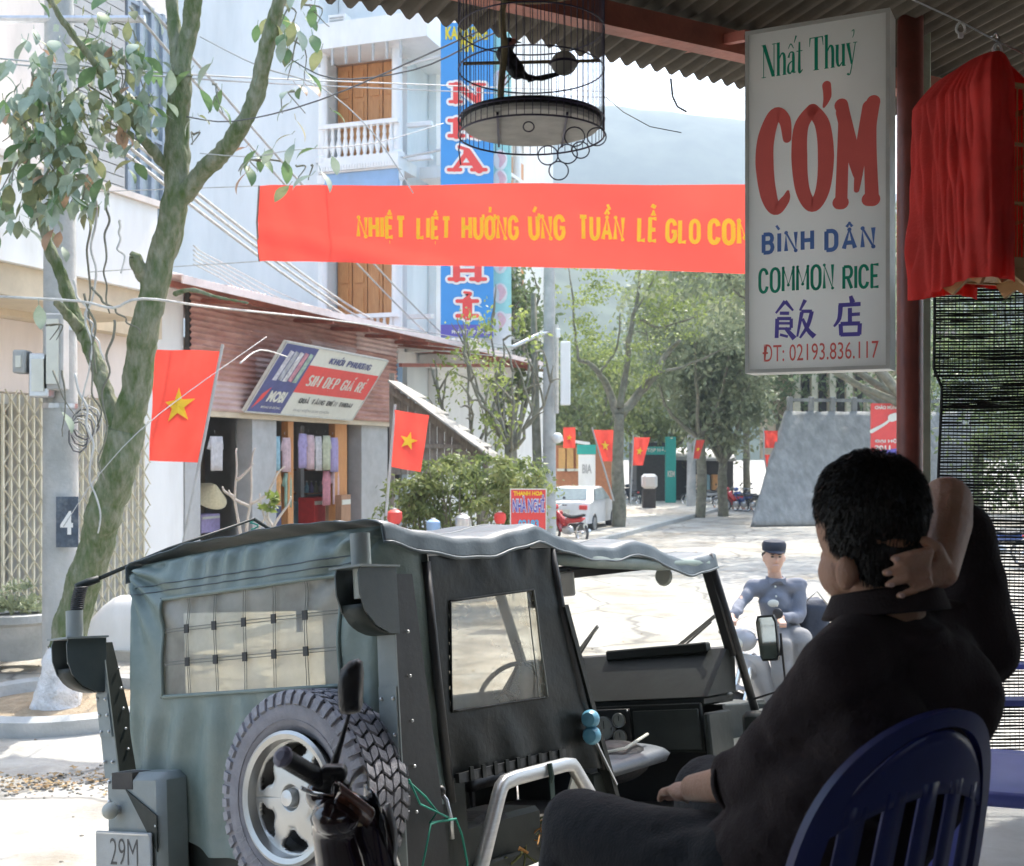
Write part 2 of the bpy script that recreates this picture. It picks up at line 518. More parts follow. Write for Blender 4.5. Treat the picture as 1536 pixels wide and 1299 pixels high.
# block capitals drawn with strokes, Vietnamese marks included
import unicodedata
def _arc(cx, cy, rx, ry, a0, a1, n=10):
    return [(cx + rx * cos(radians(a0 + (a1 - a0) * i / n)), cy + ry * sin(radians(a0 + (a1 - a0) * i / n))) for i in range(n + 1)]
def _oo(): return _arc(.5, .72, .5, .28, 0, 180, 8) + _arc(.5, .28, .5, .28, 180, 360, 8) + [(1, .72)]
CAPS = {
 'A': (.95, [[(0, 0), (.5, 1), (1, 0)], [(.2, .3), (.8, .3)]]),
 'B': (.85, [[(0, 0), (0, 1)], [(0, 1)] + _arc(.6, .77, .36, .23, 90, -90, 6) + [(0, .54)], [(0, .54)] + _arc(.6, .27, .4, .27, 90, -90, 6) + [(0, 0)]]),
 'C': (.85, [_arc(.5, .7, .5, .3, 10, 180, 8) + _arc(.5, .3, .5, .3, 180, 350, 8)]),
 'D': (.85, [[(0, 0), (0, 1)], [(0, 1), (.5, 1)] + _arc(.5, .7, .5, .3, 90, 0, 6) + _arc(.5, .3, .5, .3, 0, -90, 6) + [(0, 0)]]),
 'E': (.72, [[(1, 0), (0, 0), (0, 1), (1, 1)], [(0, .5), (.85, .5)]]),
 'G': (.9, [_arc(.5, .7, .5, .3, 10, 180, 8) + _arc(.5, .3, .5, .3, 180, 360, 8) + [(1, .48), (.55, .48)]]),
 'H': (.88, [[(0, 0), (0, 1)], [(1, 0), (1, 1)], [(0, .5), (1, .5)]]),
 'I': (.0, [[(0, 0), (0, 1)]]), 'J': (.6, [[(1, 1), (1, .25), (.5, 0), (0, .25)]]),
 'K': (.88, [[(0, 0), (0, 1)], [(1, 1), (.05, .42)], [(.35, .6), (1, 0)]]),
 'L': (.68, [[(0, 1), (0, 0), (1, 0)]]),
 'M': (1.15, [[(0, 0), (0, 1), (.5, .25), (1, 1), (1, 0)]]),
 'N': (.9, [[(0, 0), (0, 1), (1, 0), (1, 1)]]),
 'O': (.9, [_oo()]), 'Q': (.9, [_oo(), [(.6, .25), (1.05, -.05)]]),
 'P': (.82, [[(0, 0), (0, 1)], [(0, 1)] + _arc(.6, .74, .4, .26, 90, -90, 8) + [(0, .48)]]),
 'R': (.86, [[(0, 0), (0, 1)], [(0, 1)] + _arc(.6, .75, .4, .25, 90, -90, 8) + [(0, .5)], [(.5, .5), (1, 0)]]),
 'S': (.8, [_arc(.5, .75, .46, .25, 20, 270, 9) + _arc(.5, .25, .5, .25, 90, -160, 9)]),
 'T': (.82, [[(.5, 0), (.5, 1)], [(0, 1), (1, 1)]]),
 'U': (.88, [[(0, 1)] + _arc(.5, .3, .5, .3, 180, 360, 8) + [(1, 1)]]),
 'V': (.9, [[(0, 1), (.5, 0), (1, 1)]]), 'X': (.9, [[(0, 0), (1, 1)], [(0, 1), (1, 0)]]), 'Y': (.9, [[(0, 1), (.5, .5), (1, 1)], [(.5, .5), (.5, 0)]]),
 ' ': (.3, [])}
MARKS = {'\u0302': [[(.25, 1.14), (.5, 1.34), (.75, 1.14)]], '\u0301': [[(.5, 1.2), (.85, 1.44)]], '\u0300': [[(.5, 1.2), (.15, 1.44)]], '\u0303': [[(.2, 1.36), (.4, 1.46), (.6, 1.36), (.8, 1.46)]],
         '\u0309': [[(.4, 1.44), (.62, 1.44), (.5, 1.24)]], '\u0323': [[(.46, -.26), (.54, -.26)]], '\u031b': [[(.98, .86), (1.22, .92), (1.2, 1.14)]], '\u0306': [[(.25, 1.34), (.5, 1.18), (.75, 1.34)]]}
def caps_text(s, fn, m_, parent, w, h, t=.19, gap=.14, name='letter', local=False):
    # h is the height of a capital; marks rise above it
    items = []; x = 0; asp = .62
    for ch in s:
        D = unicodedata.normalize('NFD', ch if ch != 'Đ' else 'D')
        cw, st = CAPS[D[0]]
        items.append((x + t / 2, cw * asp, st, D[1:], ch)); x += cw * asp + t + gap
    tot = x - gap
    kx = w / tot; ky = h
    tx = t
    for (x0, cw, st, mk, ch) in items:
        if not st: continue
        mb = MB()
        def P(q, o=0):  return ((x0 + q[0] * cw) * kx, (t / 2 + q[1] * (1 - t)) * ky)
        def R(pts, tk=1.0):
            stroke(mb, fn, [P(q) for q in pts], t * min(kx, ky) * tk * (1.15 if kx < ky else 1), round_=False, sub=1)
            for q in pts[1:-1]:
                c = P(q); r = t * min(kx, ky) * tk * .5 * (1.15 if kx < ky else 1)
                if len(pts) < 6: mb.add([fn(c[0] + r * cos(a * pi / 4), c[1] + r * sin(a * pi / 4), .0) for a in range(8)], [tuple(range(8))])
        for pl_ in st: R(pl_)
        if ch == 'Đ': R([(-.22, .5), (.42, .5)], .8)
        up_ = 0
        for k in mk:
            for pl_ in MARKS[k]:
                if k in '\u0301\u0300\u0303\u0309' and '\u0302' in mk: pl_ = [(a + (.35 if k != '\u0303' else 0), b + .16) for a, b in pl_]
                if cw == 0: 
                    c0 = x0 * kx; q2 = [(c0 + (a - .5) * .5 * kx, (t / 2 + b * (1 - t)) * ky) for a, b in pl_]
                    stroke(mb, fn, q2, t * min(kx, ky) * .7, round_=False, sub=1)
                else: R(pl_, .7)
        mb.build(name, m_, parent, local=local)
# ================================================================== SETTING
G = -0.30                                  # street level
JYAW, JPITCH, JROLL = .64, -.09, .16       # how the jeep stands on the forecourt ramp
JT = V((-.36, 3.985, .047))
_f = V((sin(JYAW), cos(JYAW), 0)); _l = V((-cos(JYAW), sin(JYAW), 0))
_f2 = _f * cos(JPITCH) + Z * sin(JPITCH); _u2 = Z * cos(JPITCH) - _f * sin(JPITCH)
_l3 = _l * cos(JROLL) - _u2 * sin(JROLL); _u3 = _u2 * cos(JROLL) + _l * sin(JROLL)
JM = Matrix.Identity(4)
for i_, c_ in enumerate((_f2, _l3, _u3, JT)):
    for k_ in range(3): JM[k_][i_] = c_[k_]
def ramp_z(x, y):
    return JT.z - (_u3.x * (x - JT.x) + _u3.y * (y - JT.y)) / _u3.z
def ground_z(x, y):
    r = ramp_z(x, y)
    z = max(G, min(.42, r))
    if y > 60: z += (y - 60) * .012 if y < 200 else 1.68
    return z
FA = V((-5.23, 17.5, 0))

# -- road: one sheet out to the hills, the ramp by the terrace is part of it
mb = MB()
def gfn(u, v):
    x = 1.2 + 900 * (abs(2 * u - 1) ** 3.4) * (1 if u > .5 else -1)
    y = -12 + 1100 * v ** 3.2
    return (x, y, ground_z(x, y) + .012 * nz((x, y, 0), .6) + .006 * nz((x, y, 0), 3))
mb.grid(gfn, 120, 190)
o = struct(mb.build('road', m_road, smooth=True))
# -- pavement on the far side of the street, with its kerb stones
pv = MB()
def fbox(mb, s0, s1, o0, o1, z0, z1):
    P = [fp(s, o_, z) for s in (s0, s1) for o_ in (o0, o1) for z in (z0, z1)]
    return mb.add(P, [(0, 1, 3, 2), (4, 6, 7, 5), (0, 4, 5, 1), (2, 3, 7, 6), (0, 2, 6, 4), (1, 5, 7, 3)])
fbox(pv, -3.4, 46, -6, 2.2, G - .1, G + .12)
pav = struct(pv.build('pavement', m_pave))
kb = MB().box((0, 0, 0), (.97, .16, .17), bev=.015).mesh('kerb_stone', m_conc)
kang = math.atan2(U.y, U.x)
for i in range(49):
    p = fp(-3 + i, 2.29, G + .055)
    inst(kb, 'kerb_stone', pav, Matrix.Translation(p) @ Matrix.Rotation(kang + random.uniform(-.006, .006), 4, 'Z'))
# -- terrace the eating house stands on, and the lower step for the motorbikes
T = .87
tl = [V((-.14, 3.3, 0)), V((2.2, 5.85, 0)), V((7, 6.2, 0)), V((7, -3.4, 0)), V((-.14, -3.4, 0))]
mb = MB(); mb.prism([p + Z * T for p in tl], -Z * 1.3)
struct(mb.build('terrace_floor', m_floor))
mb = MB(); mb.prism([V(p) for p in ((-6, 3.0, .42), (-.143, 3.0, .42), (-.143, -3.4, .42), (-6, -3.4, .42))], -Z * .9)
struct(mb.build('motorbike_step', m_conc))

# -- distant wooded hills, real ridges of terrain
def hill(name, y0, y1, x0, x1, hfn, m, nu=150, nv=24, rough=1):
    mb = MB()
    def fn(u, v):
        x = x0 + (x1 - x0) * u; y = y0 + (y1 - y0) * v
        h = hfn(x) * (sin(pi * min(1, v * 1.02) * .5) ** .8 if v < .98 else 1)
        n = 0; a = 1; f_ = .004
        for k in range(6):
            n += a * noise.noise(V((x * f_, y * f_, k * 7.0))); a *= .55; f_ *= 2.1
        return (x, y, G - 2 + h * (1 + .07 * n * rough) + 3 * n * rough * v)
    mb.grid(fn, nu, nv)
    return struct(mb.build(name, m, smooth=True))
m_hill = mat('wooded_hill', (.03, .05, .035), .95, scale=.09, col2=(.085, .115, .075), bump=1, bscale=.2)
def h1(x):   # pixel ridge y from x at 900 m
    px = CX + F * x / 900
    pts = [(-600, 40), (300, 60), (700, 140), (880, 176), (1000, 190), (1120, 222), (1300, 300), (1700, 420), (2400, 480)]
    for (a, ya), (b, yb) in zip(pts, pts[1:]):
        if px <= b: y = ya + (yb - ya) * (px - a) / (b - a); break
    else: y = 480
    return 2.1 + (685 - y) / F * 900 + 2
hill('far_mountain', 620, 900, -760, 800, h1, m_hill)
def h2(x):
    px = CX + F * x / 420
    pts = [(-900, 300), (500, 330), (780, 380), (900, 430), (1000, 455), (1120, 400), (1300, 360), (2400, 340)]
    for (a, ya), (b, yb) in zip(pts, pts[1:]):
        if px <= b: y = ya + (yb - ya) * (px - a) / (b - a); break
    else: y = 340
    return 2.1 + (685 - y) / F * 420 + 2
hill('near_hill', 230, 420, -420, 420, h2, m_hill, 170, 24, 1.3)

# ================================================================== EATING HOUSE ON OUR SIDE
RZ = 3.65
E0 = at(500, 10, (RZ - EYE) * F / 675); E1 = at(1120, 135, (RZ - EYE) * F / 550)
ED = (E1 - E0); ED.z = 0; ED.normalize()
EN = V((ED.y, -ED.x, 0))                  # inward
def rp(a, b, z=0):                        # roof coordinates: along the eave, inward from it
    p = E0 + ED * a + EN * b; p.z = RZ + .13 * b + z
    return p
roof = thing('porch_roof', 'old corrugated porch roof with scalloped eave above the terrace', 'roof', loc=rp(0, 0))
SW = .88
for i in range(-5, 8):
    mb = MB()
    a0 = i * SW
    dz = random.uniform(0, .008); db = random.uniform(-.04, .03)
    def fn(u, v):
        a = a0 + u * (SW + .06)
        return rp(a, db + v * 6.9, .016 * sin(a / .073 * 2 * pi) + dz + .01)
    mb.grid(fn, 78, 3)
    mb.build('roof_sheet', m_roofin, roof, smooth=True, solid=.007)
for b, w in ((.42, .075), (1.7, .07), (3.2, .07), (5.0, .07)):
    mb = MB(); mb.beam(rp(-4.5, b, -.07), rp(7, b, -.07), w, .085)
    mb.build('purlin', m_redbeam, roof)
for a in (-2.9, 5.2):
    mb = MB(); mb.beam(rp(a, .12, -.155), rp(a, 6.4, -.155), .055, .08)
    mb.build('rafter', m_redbeam, roof)
m_dwall = mat('dark_plaster', (.16, .15, .13), .9, scale=3, bump=.2, dirt=.4)  # tone set dark so the walls bounce little light
hw = thing('eating_house_wall', 'plastered back and side walls of the eating house, the unseen left one added to block light', 'wall', loc=(0, -3.2, T))
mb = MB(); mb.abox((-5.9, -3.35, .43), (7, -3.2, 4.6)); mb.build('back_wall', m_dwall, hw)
mb = MB(); mb.abox((-3.9, -3.2, .43), (-3.75, 1.3, 4.4)); mb.build('side_wall', m_dwall, hw)  # unseen left wall, added to keep sky light off the seated man
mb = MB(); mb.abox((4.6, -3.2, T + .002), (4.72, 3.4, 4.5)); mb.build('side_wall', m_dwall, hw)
# red-brown steel post and the pale green batten beside it
p = at(1364, 685, 4.42)
sp = thing('steel_post', 'dark red-brown round steel post holding the porch roof beside the menu sign', 'post', loc=(p.x, p.y, T))
MB().tube([(p.x, p.y, T + .01), (p.x + .004, p.y, 4.02)], .048, 20).build('post_shaft', m_post, sp, smooth='auto')
MB().lathe([(.11, 0), (.11, .012), (.055, .013), (.055, .03)], (p.x, p.y, T + .001), Z, 16).build('base_plate', m_post, sp)
MB().box((p.x, p.y, 3.98), (.16, .16, .012)).build('cap_plate', m_redbeam, sp)
p = at(1386, 685, 4.55)
tag(MB().box((p.x, p.y, (T + 3.9) / 2), (.045, .03, 3.9 - T), bev=.004).build('green_batten', mat('pale_green_wood', (.42, .52, .40), .7, bump=.2, dirt=.5)),
    'narrow pale green batten upright between the red post and the black net', 'batten')

# -- shade net at the right: woven black strips with gaps, a denser folded layer on top
nm = mat('black_net_tape', (.012, .012, .012), .75, var=.3, bump=0)
N0 = at(1393, 685, 4.35); N1 = V((N0.x + 1.75, N0.y - .35, 0)); N0.z = 0; nd = (N1 - N0); nd.z = 0; NL = nd.length; nd.normalize(); nn = V((nd.y, -nd.x, 0))
zt = EYE + (685 - 425) / F * 4.35; zb = EYE - (1119 - 685) / F * 4.35
net = thing('shade_net', 'torn black shade net hanging beside the red post down to the terrace', 'net', loc=(N0.x, N0.y, zb))
def netp(a, z, off=0):
    ex = -.022 * sin((z - zb) * 2.2 + 1) * max(0, 1 - a * 1.3) - (.03 if z < zt - .35 else 0) * max(0, 1 - a * 2) * -1
    return N0 + nd * (a + ex) + Z * z + nn * (.03 * sin(a * 5 + z * 1.3) + .012 * nz((a, z, 0), 4) + off)
def weave(zl, zh, pitch, wmin, wmax, seed, off, miss=.0, zz=0):
    rnd = random.Random(seed)
    mb = MB(); mb.flat = True
    z = zl
    nu = 64
    while z < zh:
        w0 = rnd.uniform(wmin, wmax); ph = rnd.random() * 20
        vs = []; fs = []
        for i in range(nu + 1):
            a = NL * i / nu
            zc = z + .0025 * nz((a * 7, z * 30, ph), 1) + .012 * nz((a * 1.2, z * 2, seed), 1)
            w = w0 * (1 + .55 * nz((a * 9, z * 40, ph + 3), 1))
            vs += [netp(a, zc - w / 2, off), netp(a, zc + w / 2, off)]
            if i < nu and rnd.random() > miss: fs.append((2 * i, 2 * i + 2, 2 * i + 3, 2 * i + 1))
        mb.add(vs, fs); z += pitch * rnd.uniform(.85, 1.15)
    a = 0.0
    while a < NL:                           # the warp threads
        k = rnd.uniform(.0012, .0024)
        st = [zl + (zh - zl) * j / 22 for j in range(23)]
        vs = []; fs = []
        for j, zz_ in enumerate(st):
            aa = a + .004 * nz((a * 5, zz_ * 4, seed), 1)
            vs += [netp(aa, zz_, off + .002), netp(aa + k, zz_, off + .002)]
            if j < 22: fs.append((2 * j, 2 * j + 1, 2 * j + 3, 2 * j + 2))
        mb.add(vs, fs); a += rnd.uniform(.010, .02)
    return mb
weave(zb, zt - .42, .0118, .0055, .0088, 3, 0, .01).build('net_weave', nm, net, kind='stuff')
weave(zt - .47, zt, .0105, .0046, .0074, 5, .0, .015).build('net_weave', nm, net, kind='stuff', label='denser folded upper band of the net')
weave(zt - .43, zt + .55, .0125, .003, .006, 9, .018, .02).build('net_weave', nm, net, kind='stuff')
MB().tube([netp(0, zb + (zt + .5 - zb) * j / 30, .004) for j in range(31)], .006, 6).build('net_hem', nm, net)
for a in (.40, .98):
    MB().tube([netp(a + .006 * sin(j), zb + (zt - zb) * j / 30, .006) for j in range(31)], .0045, 5).build('net_seam', nm, net)
for z in (zb + .31, zb + .52):
    MB().tube([netp(NL * j / 40, z + .006 * sin(j * 1.3), .006) for j in range(41)], .004, 5).build('net_seam', nm, net)

# -- the light-box menu sign
a = at(1118, 48, 4.1); b = at(1335, 13, 3.88)
sx = V((b.x - a.x, b.y - a.y, 0)); SWD = sx.length; sx.normalize(); sh = 1.2
so = V((a.x, a.y, a.z - sh)); sn = V((sx.y, -sx.x, 0))
sign = thing('menu_sign', 'tall white hanging light box sign with big red and green lettering by the post', 'sign', loc=so)
m_signface = mat('acrylic_sign_face', (.84, .86, .84), .35, scale=2, col2=(.88, .90, .88), bump=.02, translu=.6, dirt=.12, dirtcol=(.3, .3, .27))
m_frame = mat('aluminium_frame', (.55, .56, .53), .4, var=.1, metal=.4, bump=.05)
fn = plane_fn(so, sx, Z, 0)
back = -sn * .11
mb = MB(); mb.prism([fn(.012, .012), fn(SWD - .012, .012), fn(SWD - .012, sh - .012), fn(.012, sh - .012)], back); mb.build('box_panel', m_signface, sign)
for (x0, y0, x1, y1) in ((0, 0, SWD, .013), (0, sh - .013, SWD, sh), (0, .013, .013, sh - .013), (SWD - .013, .013, SWD, sh - .013)):
    mb = MB(); mb.prism([fn(x0, y0, .004), fn(x1, y0, .004), fn(x1, y1, .004), fn(x0, y1, .004)], back * 1.08); mb.build('frame_bar', m_frame, sign)
m_sgreen = mat('green_vinyl', (.0, .27, .16), .4, var=.05, bump=0)
m_sred = mat('red_vinyl', (.72, .14, .12), .4, var=.05, bump=0)
m_sblue = mat('blue_vinyl', (.10, .20, .50), .4, var=.05, bump=0)
m_sviol = mat('violet_vinyl', (.11, .09, .40), .4, var=.05, bump=0)
def sp_(px, py):   # sign face coordinates of a photo point
    r = ray(px, py); k = (so - V((0, 0, EYE))).dot(sn) / r.dot(sn); q = V((0, 0, EYE)) + r * k - so
    return q.dot(sx), q.z
def sfn(off): return plane_fn(so, sx, Z, off)
S2 = sfn(.0012)
# serif line "Nhất Thuỷ" drawn with strokes, unit box per letter
GL = {
 'N': (1.0, [([(.12, 0), (.12, 1)], .06), ([(.14, .99), (.80, .02)], .24), ([(.84, 0), (.84, 1)], .06), ([(-.02, .02), (.28, .02)], .05), ([(-.02, .98), (.2, .98)], .05), ([(.70, .98), (.99, .98)], .05)]),
 'h': (.72, [([(.14, .02), (.14, 1.0)], .2), ([(.2, .50), (.38, .66), (.55, .56), (.56, .02)], [.05, .12, .2, .2]), ([(0, .02), (.28, .02)], .05), ([(.42, .02), (.70, .02)], .05), ([(0, .97), (.14, .97)], .06)]),
 'â': (.66, [([(.12, .5), (.22, .64), (.42, .64), (.45, .5), (.45, .04)], [.16, .08, .12, .2, .2]), ([(.42, .40), (.14, .30), (.10, .1), (.24, .03), (.42, .16)], [.06, .12, .18, .1, .06]), ([(.45, .03), (.62, .05)], .06),
       ([(.10, .76), (.27, .90), (.46, .76)], [.04, .09, .05]), ([(.50, .92), (.64, 1.12)], [.05, .12])]),
 't': (.45, [([(.2, .92), (.19, .1), (.28, .03), (.42, .10)], [.12, .2, .12, .04]), ([(0, .65), (.40, .65)], .06)]),
 'T': (1.0, [([(.46, .02), (.46, .98)], .24), ([(.02, .97), (.90, .97)], .07), ([(.05, .97), (.01, .72)], [.1, .03]), ([(.87, .97), (.92, .72)], [.1, .03]), ([(.28, .02), (.64, .02)], .05)]),
 'u': (.72, [([(.14, .66), (.14, .18), (.26, .03), (.46, .14)], [.2, .2, .12, .05]), ([(.54, .66), (.54, .02)], .2), ([(0, .65), (.16, .65)], .05), ([(.40, .65), (.54, .65)], .05), ([(.54, .02), (.70, .03)], .05)]),
 'ỷ': (.72, [([(.12, .64), (.36, .04)], [.22, .12]), ([(.60, .64), (.34, -.08), (.22, -.26), (.08, -.22)], [.06, .07, .08, .16]), ([(0, .65), (.28, .65)], .05), ([(.46, .65), (.72, .65)], .05),
       ([(.36, .98), (.50, 1.02), (.50, .90), (.42, .80)], [.05, .07, .06, .04])]),
 ' ': (.42, [])}
x0, y0 = sp_(1143, 118); x1, y1 = sp_(1286, 100); xh, yh = sp_(1143, 68)
hh = yh - y0; tot = sum(GL[c][0] for c in ('N', 'h', 'â', 't', ' ', 'T', 'h', 'u', 'ỷ')); kx = (x1 - x0) / tot
cur = x0
slope = 0
for c in ('N', 'h', 'â', 't', ' ', 'T', 'h', 'u', 'ỷ'):
    wd, st = GL[c]
    if st:
        mb = MB()
        cx0 = cur
        f2 = lambda a_, b_, e=0.0: S2(cx0 + a_ * kx, y0 + b_ * hh, e)
        # widths are given in units of letter width: draw in a uniform space
        for pts, w in st:
            ww = [q * kx * .95 for q in w] if hasattr(w, '__len__') else w * kx * .95
            stroke(mb, lambda a_, b_, e=0.0: S2(a_, b_, e), [(cx0 + q[0] * kx, y0 + q[1] * hh) for q in pts], ww, round_=False)
        mb.build('letter', m_sgreen, sign)
    cur += wd * kx
def sstroke(mb, pts, w, sub=6, rnd=True):   # points in photo pixels, widths in pixels
    k = 1.2 / 525
    ww = [q * k for q in w] if hasattr(w, '__len__') else w * k
    stroke(mb, S2, [sp_(*q) for q in pts], ww, rnd, sub)
mb = MB(); sstroke(mb, [(1181, 208), (1177, 180), (1163, 172), (1150, 205), (1147, 245), (1153, 292), (1164, 314), (1178, 300), (1182, 288)], [13, 18, 20, 26, 28, 25, 18, 14, 5], 8); mb.build('letter', m_sred, sign)
mb = MB(); sstroke(mb, [(1218, 165), (1202, 190), (1199, 235), (1204, 285), (1219, 309), (1234, 285), (1239, 235), (1234, 188), (1219, 165)], [18, 22, 24, 21, 18, 21, 24, 22, 18], 8)
sstroke(mb, [(1240, 128), (1241, 145), (1236, 160)], [13, 12, 4]); mb.build('letter', m_sred, sign)
mb = MB(); sstroke(mb, [(1262, 158), (1266, 178), (1264, 240), (1262, 300)], [20, 17, 17, 18]); sstroke(mb, [(1264, 168), (1278, 225), (1287, 262)], [20, 20, 14]); sstroke(mb, [(1304, 160), (1294, 215), (1285, 285)], [20, 18, 8])
sstroke(mb, [(1310, 153), (1306, 190), (1306, 240), (1308, 298)], [20, 17, 18, 20]); sstroke(mb, [(1259, 304), (1263, 304)], 20); sstroke(mb, [(1303, 299), (1310, 299)], 20); mb.build('letter', m_sred, sign)
def sline(s, pxl, pyb, pxr, pyt, m_, bold=.02):
    xa, ya = sp_(pxl, pyb); xb, _ = sp_(pxr, pyb); _, yc = sp_(pxl, pyt)
    f3 = lambda a_, b_, e=0.0: S2(xa + a_, ya + b_ , e)
    return lettering(s, f3, m_, sign, w=xb - xa, h=yc - ya, bold=bold)
def scaps(s, pxl, pyb, pxr, pyt, m_, t, gap=.14):
    xa, ya = sp_(pxl, pyb); xb, _ = sp_(pxr, pyb); _, yc = sp_(pxl, pyt)
    caps_text(s, lambda a_, b_, e=0.0: S2(xa + a_, ya + b_, e), m_, sign, w=xb - xa, h=yc - ya, t=t, gap=gap)
scaps('BÌNH', 1143, 383, 1221, 349, m_sblue, .2, .2); scaps('DÂN', 1237, 379, 1313, 344, m_sblue, .2, .2)
scaps('COMMON', 1138, 443, 1251, 401, m_sgreen, .18, .1); scaps('RICE', 1264, 437, 1320, 397, m_sgreen, .18, .1)
sline('ĐT: 02193.836.117', 1144, 543, 1318, 517, m_sred, .0)
for S in ([([(1178, 452), (1164, 470)], [6, 3]), ([(1178, 452), (1190, 466)], [6, 3]), ([(1170, 470), (1184, 470)], 5), ([(1166, 478), (1187, 478)], 5), ([(1166, 478), (1165, 507)], 6), ([(1187, 478), (1187, 492)], 5), ([(1166, 485), (1186, 485)], 4), ([(1167, 493), (1187, 493)], 4), ([(1170, 502), (1182, 505)], 4), ([(1178, 492), (1192, 508)], [5, 8]),
            ([(1208, 450), (1200, 466)], [6, 3]), ([(1202, 467), (1218, 467)], 5), ([(1203, 468), (1196, 505)], [6, 3]), ([(1218, 467), (1212, 488), (1200, 507)], [6, 6, 3]), ([(1204, 478), (1212, 495), (1222, 505)], [4, 6, 8])],
          [([(1276, 444), (1279, 454)], [5, 8]), ([(1258, 458), (1291, 456)], 6), ([(1261, 458), (1259, 478), (1251, 490)], [7, 6, 3]), ([(1275, 462), (1275, 484)], 6), ([(1276, 472), (1290, 471)], 5), ([(1261, 486), (1290, 485)], 6), ([(1261, 486), (1262, 503)], 6), ([(1290, 485), (1289, 502)], 6), ([(1261, 502), (1290, 501)], 6)]):
    mb = MB()
    for pts, w in S: sstroke(mb, pts, w, 4, False)
    mb.build('letter', m_sviol, sign)
# its bracket bar to the purlin and a few loose cobweb wires
p0 = at(1020, 73, 4.6); p1 = at(1122, 53, 4.16)
tag(MB().beam(p0, p1, .03, .035).build('bracket_bar', mat('bracket_red', (.42, .13, .10), .5, bump=.1, dirt=.4)), 'red steel bracket bar between the porch purlin and the menu sign', 'bar')
for pts, r, lab in (([(1006, 118), (1009, 145), (1016, 160), (1030, 168)], .004, 'short curved wire hanging below the scalloped eave'),
                    ([(1165, 0), (1135, 40), (1082, 66), (1046, 115)], .0012, 'thin cobweb thread crossing the red bracket bar'),
                    ([(908, 145), (935, 168), (975, 190), (1022, 199)], .0018, 'thin drooping wire right of the birdcage'),):
    tag(MB().tube([at(x, y, 4.5) for x, y in pts], r, 5).build('loose_wire', m_cable, smooth=True), lab, 'wire')
# ================================================================== FAR SIDE OF THE STREET
PZ = G + .12
def sP(px, py=685, o=0.0): return sz(px, py, o)[0]
def zP(px, py, o=0.0): return sz(px, py, o)[1]
# ---- left shop house with folding lattice gate
s0, s1, s2 = -9.0, sP(217), sP(274)
ztg = zP(40, 590)
lh = thing('shop_house', 'pale two storey shop house with white parapet and yellowish folding gate, behind the mossy tree', 'building', loc=fp(s0, 0, PZ))
mb = MB(); fbox(mb, s1, s2 + .02, -4, .0, PZ, zP(250, 405)); mb.build('side_wall', m_white, lh)
mb = MB(); fbox(mb, s0, sP(-2), -.3, .0, PZ, 7.5); mb.build('wall', m_pink, lh)
mb = MB(); fbox(mb, s0, s1 + .02, -.3, .05, ztg, zP(200, 508)); mb.build('beam', m_pink, lh)
mb = MB(); fbox(mb, s0, s1, -4, .3, zP(200, 508) + .003, zP(200, 470, .0)); mb.build('ceiling_band', m_beige, lh)
pz0, pz1 = zP(200, 432, 1.3), zP(200, 300, 1.3)
mb = MB(); fbox(mb, s0, sP(236, 300, 1.3), -.2, 1.3, pz0, pz1); mb.build('parapet', m_white, lh)
mb = MB(); fbox(mb, s0, sP(236, 300, 1.3), -.1, 1.2, pz0 - .35, pz0 - .003); mb.build('soffit', m_beige, lh)
mb = MB(); fbox(mb, s0, sP(240, 300, 1.3), 1.28, 1.36, pz1 + .003, pz1 + .08); mb.build('coping', m_pink, lh)
mb = MB(); fbox(mb, s0 + .01, s2, -4, -.2, pz1 - .2, 12.5); mb.build('upper_wall', m_pink, lh)
# upper window: louvred grey shutter and blue-framed glazing
m_shut = mat('grey_shutter', (.42, .42, .41), .8, var=.06, bump=.1)
m_glass = mat('sky_glass', (.30, .36, .38), .12, var=.1, bump=0, spec=.8)
wa, wb_ = sP(116), sP(193)
z0, z1 = zP(150, 300), zP(150, -40)
win = MB(); fbox(win, wa - .08, wb_ + .08, -.2, -.12, z0, z1); wf = win.build('window', m_greycol, lh)
ns = int((z1 - z0) / .14)
sl = MB(); fbox(sl, wa, wb_, -.12, -.07, 0, .125); slm = sl.mesh('louver_slat', m_shut)
for i in range(ns):
    inst(slm, 'louver_slat', wf, Matrix.Translation((0, 0, z0 + .04 + i * .14)))
wc = MB(); fbox(wc, sP(197), s2 - .05, -.2, -.14, z0, z1); wg = wc.build('window', m_glass, lh, label='glazed window with grey blue bars')
for k in range(5):
    s_ = sP(199) + k * (s2 - sP(203)) / 4.2
    w = MB(); fbox(w, s_, s_ + .07, -.138, -.08, z0, z1); w.build('glazing_bar', mat('blue_grey_bar', (.25, .30, .36), .6, bump=0) if k == 0 else bpy.data.materials['blue_grey_bar'], wg)
for k in range(7):
    z_ = z0 + .2 + k * .95
    w = MB(); fbox(w, sP(197), s2 - .05, -.136, -.085, z_, z_ + .05); w.build('glazing_bar', bpy.data.materials['blue_grey_bar'], wg)
# folding gate: uprights and scissor laths, each its own lath
gate = thing('folding_gate', 'cream steel folding lattice gate closed across the shop house, left of the tree', 'gate', loc=fp(sP(20), .1, PZ))
m_gate = mat('cream_gate_paint', (.68, .64, .50), .5, var=.1, bump=.05, dirt=.4, dirtcol=(.35, .28, .16))
gs0, gs1 = -3.35, s1 - .03
bar = MB(); fbox(bar, -.012, .012, .08, .115, PZ + .01, ztg - .03); barm = bar.mesh('gate_upright', m_gate)
n = int((gs1 - gs0) / .125)
for i in range(n):
    inst(barm, 'gate_upright', gate, Matrix.Translation(U * (gs0 + i * (gs1 - gs0) / n)))
dg = MB(); dg.beam(fp(0, .10, 0), fp(.25, .10, .30), .006, .022, W_); dgm = dg.mesh('gate_lath', m_gate)
dg2 = MB(); dg2.beam(fp(0, .13, .30), fp(.25, .13, 0), .006, .022, W_); dgm2 = dg2.mesh('gate_lath', m_gate)
